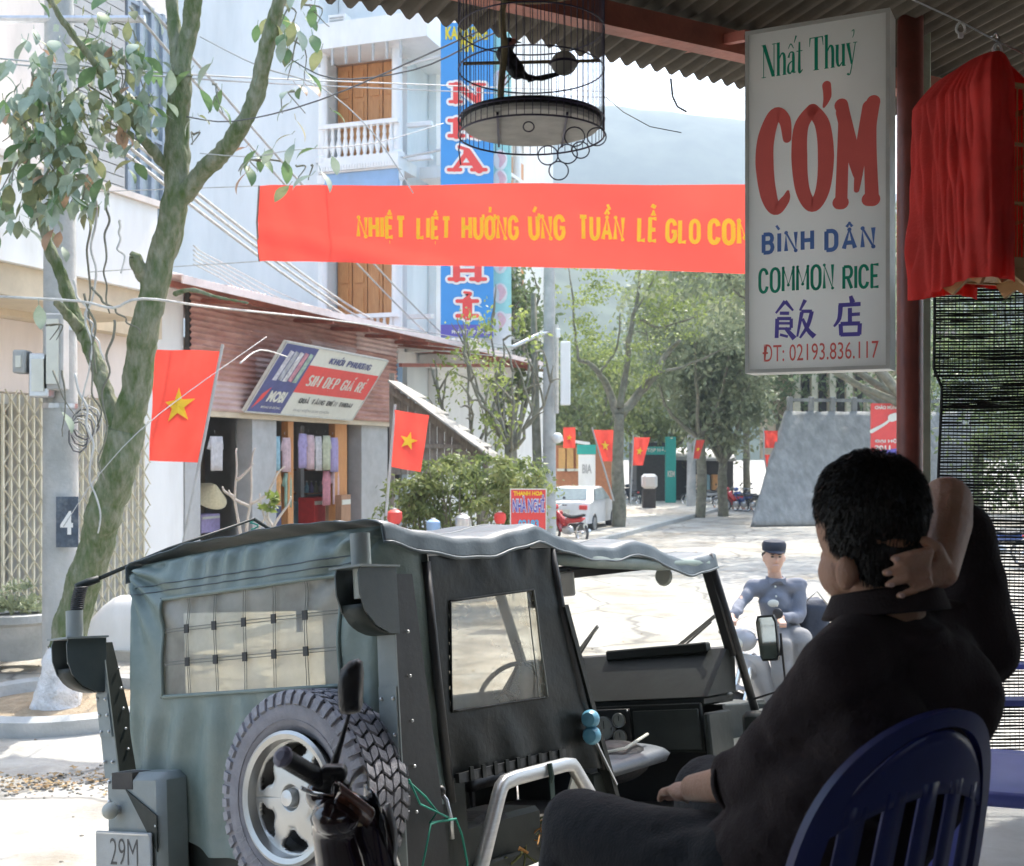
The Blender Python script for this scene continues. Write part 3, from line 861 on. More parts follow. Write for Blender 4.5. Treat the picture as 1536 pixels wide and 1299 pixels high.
for i in range(0, n - 1, 2):
    for k in range(10):
        T_ = Matrix.Translation(U * (gs0 + i * (gs1 - gs0) / n) + Z * (PZ + .02 + k * .31))
        if (i // 2) * 10 + k < 145:
            inst(dgm, 'gate_lath', gate, T_); inst(dgm2, 'gate_lath', gate, T_)
mb = MB(); fbox(mb, gs0 - .03, gs1, -2.6, -2.5, PZ, ztg); mb.build('inner_shutter', mat('tan_shutter', (.50, .46, .36), .8, bump=.1), lh)

# ---- the clothes shop with the corrugated fascia
e0, e1 = s2 + .03, sP(582)
zl = zP(330, 624)                       # lintel
zr = zP(300, 436)                       # foot of the roof
shop = thing('clothes_shop', 'open fronted clothes shop with rusty pink corrugated fascia and long lean-to roof', 'shop', loc=fp(e0, 0, PZ))
mb = MB(); fbox(mb, e0, e1, -4.6, -4.5, PZ, zr); mb.build('back_wall', m_beige, shop)
mb = MB(); fbox(mb, e0, e0 + .1, -4.49, -.15, PZ, zr); mb.build('side_wall', m_greycol, shop)
mb = MB(); fbox(mb, e1 - .1, e1, -4.49, -.15, PZ, zr); mb.build('side_wall', m_greycol, shop)
mb = MB(); fbox(mb, e0 + .101, e1 - .101, -4.49, -.3, zl + .25, zl + .33); mb.build('ceiling', m_beige, shop)
mb = MB(); fbox(mb, e0 + .101, e1 - .101, -4.49, -.01, PZ - .02, PZ + .03); mb.build('shop_floor', m_conc, shop)
mb = MB(); fbox(mb, e0 - .02, e1 + .05, -.08, .10, zl - .02, zl + .07); mb.build('lintel', m_beige, shop)
for a, b in ((276, 299), (377, 413), (541, 580)):
    mb = MB(); fbox(mb, sP(a), sP(b), -.28, .02, PZ, zl - .021); mb.build('column', m_greycol, shop)
for a, b in ((438, 446), (508, 526)):
    mb = MB(); fbox(mb, sP(a), sP(b), -.22, -.08, PZ, zl - .021); mb.build('wooden_post', m_wood_o, shop)
for a, b in ((350, 358), (448, 453), (557, 560)):
    mb = MB(); fbox(mb, sP(a, 685, -1.2), sP(b, 685, -1.2), -1.25, -1.15, PZ, zl - .03); mb.build('shelf_upright', m_greycol, shop)
# fascia sheets: waves running along the street, in overlapping runs
rnd = random.Random(4)
rows = 4; zz0 = zl + .07
rh = (zr - zz0) / rows
L = (e1 + .08 - e0 + .02)
for r in range(rows):
    for c in range(4):
        a0 = e0 - .02 + c * L / 4
        mb = MB()
        off = rnd.uniform(0, .012) + (c % 2) * .012
        def fn(u, v):
            z = zz0 + (r + v * 1.03) * rh
            return fp(a0 + u * (L / 4 + .05), .13 + off + .019 * sin(z / .095 * 2 * pi), z)
        mb.grid(fn, 2, 44)
        mb.build('fascia_sheet', m_corr if (r * 3 + c) % 4 else m_corr2, shop, smooth=True)
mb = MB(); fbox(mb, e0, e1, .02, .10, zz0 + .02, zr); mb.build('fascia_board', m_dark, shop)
# lean-to roof, corrugated sheets, pale edge towards the street
ro0, ro1 = .95, -4.4
eR = sP(828, 550, ro0)
zA, zB = zP(275, 414, ro0), zP(828, 548, ro0)
eA = sP(275, 414, ro0)
nr = 16
for i in range(nr):
    a0 = eA + (eR - eA) * i / nr; a1 = eA + (eR - eA) * (i + 1) / nr + .05
    if a0 > e1 + 3.0 and False: continue
    deep = ro1 if a0 < e1 else -2.6
    mb = MB()
    def fn(u, v):
        s_ = a0 + (a1 - a0) * u
        zz = zA + (zB - zA) * (s_ - eA) / (eR - eA)
        return fp(s_, ro0 + (deep - ro0) * v, zz + v * (ro0 - deep) * .09 + .02 * sin(s_ / .11 * 2 * pi) + (.01 if i % 2 else 0))
    mb.grid(fn, 40, 2)
    mb.build('roof_sheet', m_corr2, shop, smooth=True, solid=.006)
def rz_(s_, o_, dz=0): return fp(s_, o_, zA + (zB - zA) * (s_ - eA) / (eR - eA) + (ro0 - o_) * .09 + dz)
mb = MB(); mb.beam(rz_(eA - .05, ro0 + .02, -.05), rz_(eR, ro0 + .02, -.03), .03, .11); mb.build('eave_board', mat('pale_pink_board', (.72, .62, .60), .7, var=.05, bump=.1, dirt=.2), shop)
for o_ in (.55, -.1, -.8):
    mb = MB(); mb.beam(rz_(eA + .1, o_, -.09), rz_(eR - .05, o_, -.07), .07, .09); mb.build('purlin', m_redbeam, shop)
for k in range(12):
    s_ = e0 + .3 + k * (eR - e0 - .5) / 11
    mb = MB(); mb.beam(rz_(s_, ro0 - .02, -.17), rz_(s_, -.85, -.19), .05, .07); mb.build('rafter', m_redbeam, shop)
mb = MB(); mb.beam(fp(e1 - .02, .3, zP(586, 545, .3)), fp(eR, .3, zP(826, 556, .3)), .07, .08); mb.build('tie_beam', m_redbeam, shop)
tag(MB().tube([fp(eR - .05, .75, PZ), rz_(eR - .05, .75, -.05)], .05, 10).build('roof_post', m_steel, smooth='auto'), 'thin pale post holding up the street end of the long lean-to roof', 'post')

# ---- goods in the shop
goods = [('shirt', (.62, .60, .60)), ('shirt', (.35, .55, .62)), ('shirt', (.62, .28, .32)), ('shirt', (.50, .55, .18)), ('shirt', (.45, .38, .62)), ('shirt', (.65, .48, .5)), ('shirt', (.30, .45, .35)), ('shirt', (.6, .62, .45)), ('shirt', (.75, .40, .16)), ('shirt', (.15, .17, .3))]
gm = [mat('garment_cloth_%s' % w, c, .85, var=.15, scale=14, bump=.2, translu=.2) for w, (n_, c) in zip('abcdefghij', goods)]
cnames = ['white', 'sky blue', 'pink', 'lime', 'lilac', 'pale rose', 'sage green', 'cream', 'orange', 'navy']
def garment(ci, px, py, o, wpx, hpx, label):
    c = fac(px, py, o); r = (c.y / F)
    w = wpx * r; h = hpx * r
    t = thing('hanging_shirt', label, 'clothing', loc=c, group='clothes hanging in the open shop')
    mb = MB(); ph = px * .7
    P = [(-.5, -1), (-.46, -.3), (-.5, -.36), (-.62, -.42), (-.55, -.1), (-.2, 0), (0, -.04), (.2, 0), (.55, -.1), (.62, -.42), (.5, -.36), (.46, -.3), (.5, -1)]
    def f(x, y, e):
        return c + U * x * w + Z * y * h + W_ * (e + .02 * sin(x * 9 + ph) * (1 if y < -.2 else .3))
    pts = [(x, y) for x, y in P]
    top = [f(x, y, .03) for x, y in pts]
    mb.grid(lambda u, v: f((u - .5) * .96, -1 + v * .92, .03 + .03 * sin(pi * u)), 8, 4)
    mb.add([f(-.44, -.06, .03), f(-.64, -.42, .02), f(-.44, -.45, .03), f(.44, -.06, .03), f(.64, -.42, .02), f(.44, -.45, .03)], [(0, 1, 2), (3, 5, 4)])
    mb.build('cloth', gm[ci], t, smooth=True, solid=.006)
    MB().tube([c + Z * .0, c + Z * .05], .004, 5).build('hook', m_steel, t)
k = 0
spots = [(384, 663), (398, 665), (412, 662), (427, 664), (452, 658), (463, 660), (475, 662), (488, 661), (499, 664), (384, 712), (399, 716), (414, 714), (429, 717), (501, 712), (488, 714), (322, 662)]
cis = [3, 1, 1, 5, 4, 5, 0, 7, 4, 9, 2, 8, 6, 5, 2, 0]
pos = ['upper row by the grey middle column', 'upper row, second from the grey column', 'upper row, third from the grey column', 'upper row, next to the orange post', 'upper row, first right of the orange post', 'upper row, second right of the orange post', 'upper row, middle of the right bay', 'upper row, fourth right of the orange post', 'upper row by the right wooden post', 'lower row by the grey column', 'lower row, second from the grey column', 'lower row in the middle of its bay', 'lower row next to the orange post', 'lower row by the right wooden post', 'lower row, second from the right wooden post', 'left bay beside the flag']
for (px, py), ci, ps in zip(spots, cis, pos):
    garment(ci, px, py - 12, -.06 if py < 700 else -.14, 22 if px != 322 else 36, 56 if px != 322 else 56, '%s shirt hanging in the shop, %s' % (cnames[ci], ps))
# straw hat, boxes, shelves
c = fac(312, 735, -.4)
h = thing('straw_hat', 'conical straw hat hanging in the left bay of the clothes shop', 'hat', loc=c)
MB().lathe([(.01, .26), (.10, .20), (.30, .02), (.33, 0), (.30, .0), (.02, .24)], c - Z * .1, V((.5, -.4, .75)), 20).build('hat_cone', mat('straw', (.52, .44, .27), .9, scale=30, bump=.4), h, smooth='auto')
m_shred = mat('red_plastic', (.60, .05, .04), .45, bump=0)
def crate(px0, py0, px1, py1, o, m_, label, cat='box', grp=None):
    a = fac(px0, py1, o); b = fac(px1, py0, o)
    sa = (a - FA).dot(U); sb = (b - FA).dot(U)
    t = thing('display_box', label, cat, loc=a, group=grp)
    mb = MB(); fbox(mb, sa, sb, o - .35, o, a.z, b.z); mb.build('box_body', m_, t)
    mb = MB(); fbox(mb, sa + .02, sb - .02, o + .001, o + .012, b.z - (b.z - a.z) * .25, b.z - (b.z - a.z) * .12); mb.build('box_band', m_cream, t)
crate(471, 745, 497, 790, -.5, m_shred, 'bright red box at the foot of the right shop bay')
crate(452, 752, 468, 792, -.9, gm[1], 'pale blue box low in the right shop bay')
crate(385, 740, 408, 792, -.7, gm[8], 'orange box low beside the grey middle column')
crate(410, 748, 433, 792, -.8, gm[9], 'dark blue box left of the orange post')
crate(302, 770, 330, 800, -.6, gm[4], 'lilac box on the shop floor in the left bay')
crate(512, 742, 526, 800, .05, m_wood_b, 'tall brown wooden box before the right wooden post')
for k, (pa, pb, py) in enumerate(((455, 505, 706), (455, 505, 742), (380, 436, 742))):
    a = fac(pa, py, -1.3); b = fac(pb, py, -1.3)
    mb = MB(); fbox(mb, (a - FA).dot(U), (b - FA).dot(U), -1.7, -1.2, a.z, a.z + .03); mb.build('shelf', m_wood_b, shop)
    for j in range(6 if k < 2 else 5):
        px = pa + 5 + j * (pb - pa - 8) / 6
        c = fac(px, py, -1.35)
        t = thing('bottle', '%s bottle %s' % (cnames[(j * 3 + k) % 10], 'on the %s, %s' % (('upper shelf of the right bay', 'lower shelf of the right bay', 'shelf of the middle bay')[k], ('leftmost', 'second from the left', 'third from the left', 'fourth from the left', 'fifth from the left', 'rightmost')[j])), 'bottle', loc=c, group='bottles on the shop shelves')
        MB().lathe([(.001, .03), (.045, .032), (.045, .17), (.018, .21), (.018, .26), (.001, .262)], c + Z * .0, Z, 8).build('glass', gm[(j * 3 + k) % 10], t, smooth='auto')
        MB().lathe([(.02, .262), (.02, .29), (.001, .291)], c, Z, 8).build('cap', m_white, t)

# ---- the slanting shop sign under the roof
def slope_sign():
    bl, br = fac(366, 618, .2), fac(528, 631, .2)
    tl_, tr = fac(430, 512, .85), fac(583, 541, .85)
    t = thing('shop_signboard', 'slanted cream and red shop signboard with dark phone pictures at its left end', 'sign', loc=bl)
    def f(u, v, e=0.0):
        p = (bl * (1 - u) + br * u) * (1 - v) + (tl_ * (1 - u) + tr * u) * v
        n = (br - bl).cross(tl_ - bl).normalized()
        return p + n * e
    def pan(u0, v0, u1, v1, m_, nm_, e=.004, th=.0):
        mb = MB(); mb.flat = not th
        if th: mb.prism([f(u0, v0, e), f(u1, v0, e), f(u1, v1, e), f(u0, v1, e)], f(0, 0, -th) - f(0, 0, 0))
        else: mb.quad(f(u0, v0, e), f(u1, v0, e), f(u1, v1, e), f(u0, v1, e))
        return mb.build(nm_, m_, t)
    pan(0, 0, 1, 1, m_cream, 'board', 0, .06)
    for (a, b, c_, d) in ((0, 0, 1, .02), (0, .98, 1, 1), (0, .02, .008, .98), (.992, .02, 1, .98)):
        pan(a, b, c_, d, m_frame, 'frame_bar', .012, .02)
    pan(.008, .02, .29, .98, m_navy, 'picture_panel')
    pan(.29, .34, .992, .74, m_redpaint, 'red_band')
    cols = [(.5, .5, .55), (.35, .37, .42), (.6, .6, .62), (.45, .2, .25), (.3, .42, .35)]
    for k in range(5):
        mc = mat('phone_print_%s' % 'abcde'[k], cols[k], .4, scale=9, var=.4, bump=0)
        mb = MB(); mb.flat = True
        u0 = .06 + k * .042
        mb.quad(f(u0, .47 + .02 * (k % 2), .008 + k * .001), f(u0 + .035, .47, .008 + k * .001), f(u0 + .045, .88, .008 + k * .001), f(u0 + .01, .90, .008 + k * .001)); mb.build('phone_picture', mc, t)
    mb = MB(); mb.flat = True; mb.add([f(.03, .06, .008), f(.075, .2, .008), f(.095, .38, .008), f(.05, .27, .008)], [(0, 1, 2, 3)]); mb.build('red_lozenge', m_redpaint, t)
    gl = lambda u0, v0, su, sv: (lambda a_, b_, e=0.0: f(u0 + a_ * su, v0 + b_ * sv, .009 + e))
    caps_text('KHỞI PHƯƠNG', gl(.44, .79, 1, 1), m_navy, t, w=.42, h=.11, t=.24)
    caps_text('SIM ĐẸP GIÁ RẺ', gl(.35, .43, 1, 1), m_cream, t, w=.57, h=.20, t=.24)
    caps_text('QUÀ TẶNG ĐIỆN THOẠI', gl(.38, .19, 1, 1), m_black, t, w=.52, h=.085, t=.22)
    lettering('PHỤ KIỆN SỬA CHỮA', gl(.38, .06, 1, 1), m_greycol, t, w=.34, h=.06, bold=.01)
    lettering('MOBI', gl(.11, .17, 1, 1), m_cream, t, w=.14, h=.16, bold=.05)
    lettering('MẠNG DI ĐỘNG', gl(.10, .07, 1, 1), m_cream, t, w=.16, h=.05, bold=.01)
slope_sign()

# ---- the tall pale building with balconies behind
D3 = 27.0
C0 = at(600, 685, D3); C0.z = 0
def tp(a, b, z): return C0 + W_ * a + U * b + Z * z
def thit(px, py, b=0.0):
    c = V((0, 0, EYE)); r = ray(px, py); k = (C0 + U * b - c).dot(U) / r.dot(U); q = c + r * k
    return (q - C0).dot(W_), q.z
def tbox(mb, a0, a1, b0, b1, z0, z1):
    P = [tp(a, b, z) for a in (a0, a1) for b in (b0, b1) for z in (z0, z1)]
    return mb.add(P, [(0, 1, 3, 2), (4, 6, 7, 5), (0, 4, 5, 1), (2, 3, 7, 6), (0, 2, 6, 4), (1, 5, 7, 3)])
tb = thing('balcony_building', 'tall pale grey building with orange wooden doors and white balconies', 'building', loc=tp(-2, 0, G))
aL = thit(480, 400)[0]; zf3 = thit(540, 240)[1]; zf2 = thit(540, 528)[1]; zc = thit(540, 42)[1]
mb = MB(); tbox(mb, -9.5, aL - .02, 0, 12, G, 16); mb.build('wall', m_wall_gb, tb)
mb = MB(); tbox(mb, aL, -.25, .95, 12, G, 16); mb.build('wall', m_wall_gb, tb, label='recessed pale wall behind the balconies')
mb = MB(); tbox(mb, -.24, -.02, 2.2, 12, G, 16); mb.build('wall', m_white, tb, label='white street wall')
for zf, zt_ in ((zf2, zf3), (zf3, zc)):
    mb = MB(); tbox(mb, aL, .0, -.1, .945, zf - .28, zf); mb.build('balcony_floor', m_white, tb)
    mb = MB(); tbox(mb, .003, .75, 1.1, 9, zf - .28, zf); mb.build('balcony_floor', m_white, tb)
    mb = MB(); tbox(mb, aL - .001, -.03, -.06, .2, zf - .75, zf - .285); mb.build('blue_beam', m_bluepaint, tb)
    for k in range(30):
        a = aL + .03 + k * (-aL) / 30
        mb = MB(); tbox(mb, a, a + .06, -.16, -.101, zf - .24, zf - .12); mb.build('dentil', m_white, tb)
    # door leaves
    d0, d1 = aL + .02, -.42
    nleaf = 4
    for k in range(nleaf):
        a0 = d0 + (d1 - d0) * k / nleaf; a1 = d0 + (d1 - d0) * (k + 1) / nleaf - .03
        mb = MB(); tbox(mb, a0, a1, 0.86, 0.94, zf + .02, zf + 2.55); dl = mb.build('door_leaf', m_wood_o, tb)
        for j in range(3):
            mb = MB(); zz = zf + .2 + j * .78
            tbox(mb, a0 + .08, a1 - .08, 0.83, 0.859, zz, zz + .66); mb.build('door_panel', m_wood_o, dl)
    mb = MB(); tbox(mb, d0 - .05, d1 + .05, 0.84, 0.945, zf + 2.56, zf + 2.72); mb.build('door_head', m_wood_b, tb)
    # columns
    for a, b, r in ((-.13, .12, .13), (.62, 3.6, .12), (.62, 6.5, .12), (aL + .05, .05, .12)):
        MB().lathe([(r * 1.35, 0), (r * 1.35, .12), (r, .16), (r * .92, zt_ - zf - .55), (r * 1.3, zt_ - zf - .5), (r * 1.3, zt_ - zf - .3)], tp(a, b, zf), Z, 16).build('column', m_white, tb, smooth='auto')
    # balustrade: turned balusters front and side
    rail = []
    rh_ = thit(540, 178)[1] - thit(540, 232)[1]
    bal = MB().lathe([(.03, 0), (.06, .04), (.06, .1), (.035, .14), (.085, .34), (.035, .54), (.05, .6), (.03, rh_ - .1), (.05, rh_ - .06)], (0, 0, 0), Z, 8).mesh('baluster', m_white, True)
    for k in range(11):
        inst(bal, 'baluster', tb, Matrix.Translation(tp(aL + .18 + k * (-aL - .4) / 10, -.02, zf)))
    for k in range(20):
        inst(bal, 'baluster', tb, Matrix.Translation(tp(.66, 1.2 + k * .38, zf)))
    for (a0, a1, b0, b1) in ((aL, -.02, -.09, .05), (.59, .73, 1.1, 9), (-.02, .6, .4, .55)):
        mb = MB(); tbox(mb, a0, a1, b0, b1, zf + rh_ - .06, zf + rh_ + .04); mb.build('hand_rail', m_white, tb)
        mb = MB(); tbox(mb, a0, a1, b0, b1, zf + .001, zf + .09); mb.build('foot_rail', m_white, tb)
    for k in range(3):
        mb = MB(); tbox(mb, -.27, -.242, 2.4 + k * 2.6, 3.8 + k * 2.6, zf + .1, zt_ - 1.2)
    for k in range(3):
        mb = MB(); tbox(mb, -.018, .01, 2.6 + k * 2.6, 3.7 + k * 2.6, zf + .05, zt_ - 1.2); mb.build('side_door', m_wood_o, tb)
mb = MB(); tbox(mb, aL, .8, -.3, 9, zc - .5, zc + .1); mb.build('ceiling_slab', m_white, tb)
for k in range(7):
    mb = MB(); a = aL + .1 + k * .35; tbox(mb, a, a + .05, -.29, -.25, zc - .9, zc - .51); mb.build('fringe', m_greycol, tb)
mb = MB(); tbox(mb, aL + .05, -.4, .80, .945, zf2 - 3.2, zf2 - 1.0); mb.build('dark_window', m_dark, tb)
# air conditioner on the wall top
c = tp(*[thit(508, 45)[0], -.15, thit(508, 45)[1]])
ac = thing('air_conditioner', 'white air conditioner box on the upper balcony, top of the orange doors', 'air conditioner', loc=c)
a_, z_ = thit(508, 62); mb = MB(); tbox(mb, a_ - .22, a_ + .22, -.1, .2, z_, z_ + .6); mb.build('casing', m_white, ac)
for k in range(8):
    mb = MB(); tbox(mb, a_ - .18, a_ + .18, -.12, -.101, z_ + .05 + k * .065, z_ + .08 + k * .065); mb.build('grille_slat', m_greycol, ac)

# ---- vertical guest house sign
def vsign():
    D = 26.0
    tl_ = at(661, 34, D); br = at(740, 505, D)
    t = thing('guest_house_sign', 'tall sky blue vertical sign with red letters on the balcony building', 'sign', loc=(tl_.x, D, br.z))
    w = br.x - tl_.x; h = tl_.z - br.z
    f = plane_fn((tl_.x, D, br.z), (1, 0, 0), (0, 0, 1), 0)
    mb = MB(); mb.prism([f(0, 0), f(w, 0), f(w, h), f(0, h)], (0, .25, 0)); mb.build('panel', m_bluesign, t)
    q = lambda px, py: ((px - 661) / 79 * w, (505 - py) / 471 * h)
    mb = MB(); mb.flat = True; a, b = q(661, 505), q(740, 487); mb.quad(f(0, 0, .01), f(w, 0, .01), f(w, b[1], .01), f(0, b[1], .01)); mb.build('violet_band', m_purple, t)
    def let(ch, px, py0, py1, hw):
        x0, y0 = q(px - hw, py1); x1, y1 = q(px + hw, py0)
        W2 = x1 - x0; H2 = y1 - y0
        S = {'N': [([(.18, .05), (.18, .95)], .17), ([(.2, .93), (.8, .07)], .2), ([(.82, .05), (.82, .95)], .15), ([(.02, .04), (.34, .04)], .1), ([(.02, .96), (.3, .96)], .1), ([(.66, .96), (.98, .96)], .1)],
             'H': [([(.2, .05), (.2, .95)], .22), ([(.8, .05), (.8, .95)], .22), ([(.2, .5), (.8, .5)], .12), ([(.0, .04), (.4, .04)], .12), ([(.6, .04), (1, .04)], .12), ([(0, .96), (.4, .96)], .12), ([(.6, .96), (1, .96)], .12)],
             'A': [([(.5, .95), (.16, .05)], .14), ([(.5, .95), (.82, .05)], .24), ([(.3, .33), (.7, .33)], .09), ([(0, .04), (.32, .04)], .11), ([(.62, .04), (1, .04)], .11)],
             'I': [([(.5, .05), (.5, .78)], .3), ([(.22, .04), (.78, .04)], .12), ([(.22, .80), (.78, .80)], .12)]}[{'À': 'A', 'Ỉ': 'I'}.get(ch, ch)]
        for m_, gr, e in ((m_white, .14, .012), (m_redpaint, 0, .02)):
            mb = MB()
            for pts, w_ in S:
                stroke(mb, lambda a_, b_, ee=0.0: f(a_, b_, e + ee * 2), [(x0 + p_[0] * W2, y0 + p_[1] * H2) for p_ in pts], (w_ + gr) * W2 * .9, round_=True)
            if ch == 'À': stroke(mb, lambda a_, b_, ee=0.0: f(a_, b_, e + ee * 2), [(x0 + .28 * W2, y0 + 1.22 * H2), (x0 + .5 * W2, y0 + 1.08 * H2)], (.1 + gr) * W2 * .9)
            if ch == 'Ỉ': stroke(mb, lambda a_, b_, ee=0.0: f(a_, b_, e + ee * 2), [(x0 + .42 * W2, y0 + 1.25 * H2), (x0 + .6 * W2, y0 + 1.2 * H2), (x0 + .5 * W2, y0 + 1.0 * H2)], (.09 + gr) * W2 * .8)
            mb.build('letter', m_, t)
    for ch, px, y0, y1, hw in (('N', 701, 126, 154, 27), ('H', 701, 180, 205, 27), ('À', 701, 227, 256, 28), ('N', 701, 300, 328, 27), ('G', 701, 340, 368, 26), ('H', 701, 392, 420, 27), ('Ỉ', 701, 446, 475, 27)):
        if ch == 'G':
            x0, y0_ = q(px - hw, y1); x1, y1_ = q(px + hw, y0)
            for m_, gr, e in ((m_white, .12, .012), (m_redpaint, 0, .02)):
                mb = MB(); W2 = x1 - x0; H2 = y1_ - y0_
                stroke(mb, lambda a_, b_, ee=0.0: f(a_, b_, e + ee * 2), [(x0 + p_[0] * W2, y0_ + p_[1] * H2) for p_ in ((.85, .8), (.5, .97), (.15, .5), (.5, .03), (.85, .15), (.85, .45), (.6, .45))], (.2 + gr) * W2 * .8)
                mb.build('letter', m_, t)
            continue
        let(ch, px, y0, y1, hw)
    x, y = q(690, 78)
    lettering('HÀ', lambda a_, b_, e=0.0: f(x + a_, y + b_, .012), m_yel, t, w=.32, h=.55, bold=.05)
    x2, y2 = q(668, 36)
    lettering('KARAOKE', lambda a_, b_, e=0.0: f(x2 + a_, q(0, 60)[1] + b_, .012), m_yel, t, w=.95, h=.3, bold=.04)
    lettering('PHÒNG ĐẸP GIÁ RẺ', lambda a_, b_, e=0.0: f(.25 + a_, -.06 + .1 + b_, .016), m_cream, t, w=.85, h=.13, bold=.04)
    for zz in (.3, .6, .9):
        MB().tube([(tl_.x + .02, D + .12, br.z + h * zz), (tl_.x - .9, D + .8, br.z + h * zz)], .03, 6).build('bracket', m_steel, t)
    # second, pale sign just behind it
    D2 = 26.4
    a = at(741, 34, D2); b = at(767, 520, D2)
    t2 = thing('narrow_sign', 'narrow pale teal sign behind the right edge of the sky blue sign', 'sign', loc=(a.x, D2, b.z))
    g = plane_fn((a.x, D2, b.z), (1, 0, 0), (0, 0, 1), 0); w2 = b.x - a.x; h2_ = a.z - b.z
    mb = MB(); mb.prism([g(-.3, 0), g(w2, 0), g(w2, h2_), g(-.3, h2_)], (0, .2, 0)); mb.build('panel', m_tealpale, t2)
    mb = MB(); mb.flat = True; mb.quad(g(-.3, 0, .008), g(w2, 0, .008), g(w2, .75, .008), g(-.3, .75, .008)); mb.build('white_foot', m_white, t2)
    for py in (120, 190, 240, 270, 330, 395, 440, 482):
        mb = MB(); cy = (520 - py) / 486 * h2_
        mb.flat = True
        mb.add([g(w2 * .36 + cos(k * pi / 6) * w2 * .42, cy + sin(k * pi / 6) * .24, .012) for k in range(12)], [tuple(range(12))]); mb.build('white_spot', m_white, t2)
        mb = MB(); stroke(mb, lambda a_, b_, e=0.0: g(a_, b_, .018 + e), [(w2 * .35, cy + .14), (w2 * .5, cy + .02), (w2 * .35, cy - .15)], [.12, .16, .05]); mb.build('pink_mark', mat('faded_pink_print', (.72, .45, .47), .5, bump=0) if py == 120 else bpy.data.materials['faded_pink_print'], t2)
vsign()
# ================================================================== VEGETATION
def leafcloud(mb, c, r, n, size, rnd, flat=.75, clumps=None, narrow=.5, droop=.3):
    # leaves in clumps spread through an ellipsoid
    cl = []
    for _ in range(clumps or max(4, n // 45)):
        while True:
            p = V((rnd.uniform(-1, 1), rnd.uniform(-1, 1), rnd.uniform(-1, 1)))
            if .25 < p.length < 1: break
        cl.append((V((p.x * r[0], p.y * r[1], p.z * r[2])), rnd.uniform(.16, .38)))
    vs = []; fs = []
    for _ in range(n):
        q, cr = cl[rnd.randrange(len(cl))]
        p = c + q + V((rnd.gauss(0, 1) * r[0], rnd.gauss(0, 1) * r[1], rnd.gauss(0, 1) * r[2] * flat)) * cr * .55
        d = V((rnd.uniform(-1, 1), rnd.uniform(-1, 1), rnd.uniform(-1, .4) - droop)).normalized()
        s_ = d.cross(V((rnd.uniform(-1, 1), rnd.uniform(-1, 1), rnd.uniform(-1, 1)))).normalized()
        L = size * rnd.uniform(.6, 1.3); w = L * narrow * .5
        k = len(vs)
        vs += [p, p + d * L * .45 + s_ * w, p + d * L, p + d * L * .45 - s_ * w]
        fs.append((k, k + 1, k + 2, k + 3))
    mb.flat = True
    mb.add(vs, fs); return mb
LSUB = 4
def limb(mb, pts, r0, r1, n=8, wob=.03, rnd=random, bark=0):
    if bark: k0 = len(mb.v)
    P = [V(p) for p in pts]; out = []; R = []
    m = len(P)
    for i in range(m - 1):
        p0 = P[max(i - 1, 0)]; p1 = P[i]; p2 = P[i + 1]; p3 = P[min(i + 2, m - 1)]
        for j in range(16 if bark else LSUB):
            t = j / (16 if bark else LSUB)
            q = .5 * ((2 * p1) + (p2 - p0) * t + (2 * p0 - 5 * p1 + 4 * p2 - p3) * t * t + (3 * p1 - p0 - 3 * p2 + p3) * t ** 3)
            f_ = (i + t) / (m - 1)
            r = r0 + (r1 - r0) * f_
            out.append(q + V((nz(q, 3, 5), nz(q, 3, 9), nz(q, 3, 2))) * wob * (0 if f_ < .01 else 1)); R.append(r * (1 + .14 * nz(q, 5, 1)))
    out.append(P[-1]); R.append(r1)
    mb.tube(out, R, n)
    if bark:
        m = len(out)
        for i in range(m):
            for k in range(n):
                p = V(mb.v[k0 + i * n + k]); d = p - out[i]; L_ = d.length
                if L_ > 1e-4: mb.v[k0 + i * n + k] = tuple(p + d / L_ * bark * (nz((p.x * 2.6, p.y * 2.6, p.z * .8), 9) + .8 * nz((p.x, p.y, p.z * .35), 30) + .5 * max(0, nz(p, 6, 3)) * 2))
    return out
def tree(name, label, base, H, spread, seed, n_leaf, leafsize, lm, tr=.16, group=None, cat='tree', fork=.35, crown_c=None, crown_r=None, bm_=None, limbs=6, label2=None):
    rnd = random.Random(seed)
    t = thing(name, label, cat, loc=base, group=group)
    base = V(base)
    mb = MB()
    fk = base + V((rnd.uniform(-.1, .1) * H * .1, 0, H * fork))
    limb(mb, [base - Z * .2, base + Z * H * fork * .5 + V((rnd.uniform(-.1, .1), rnd.uniform(-.1, .1), 0)), fk], tr * 1.25, tr, 12, .04)
    mb.build('trunk', bm_ or m_bark2, t, smooth=True)
    cc = V(crown_c) if crown_c is not None else base + Z * H * .68
    cr_ = crown_r or (spread, spread, H * .33)
    lb = MB(); cb = MB()
    for k in range(limbs):
        a = 2 * pi * k / limbs + rnd.uniform(-.4, .4); q = rnd.uniform(.55, .95)
        tip = cc + V((cos(a) * cr_[0] * q, sin(a) * cr_[1] * q, rnd.uniform(-.1, .8) * cr_[2]))
        mid = fk.lerp(tip, .5) + V((0, 0, -.1 * H * rnd.random())) + V((cos(a), sin(a), 0)) * .1 * spread
        ps = limb(lb, [fk - Z * .1, mid, tip], tr * .6, .015, 7, .12)
        for j in range(4):
            p = ps[rnd.randrange(len(ps) // 2, len(ps))]
            e = p + V((rnd.uniform(-1, 1) * cr_[0] * .4, rnd.uniform(-1, 1) * cr_[1] * .4, rnd.uniform(0, .5) * cr_[2]))
            limb(lb, [p, p.lerp(e, .5) + Z * .05, e], .03, .008, 5, .05)
    lb.build('limbs', bm_ or m_bark2, t, smooth=True)
    leafcloud(cb, cc, cr_, n_leaf, leafsize, rnd)
    cb.build('crown', lm, t)
    return t

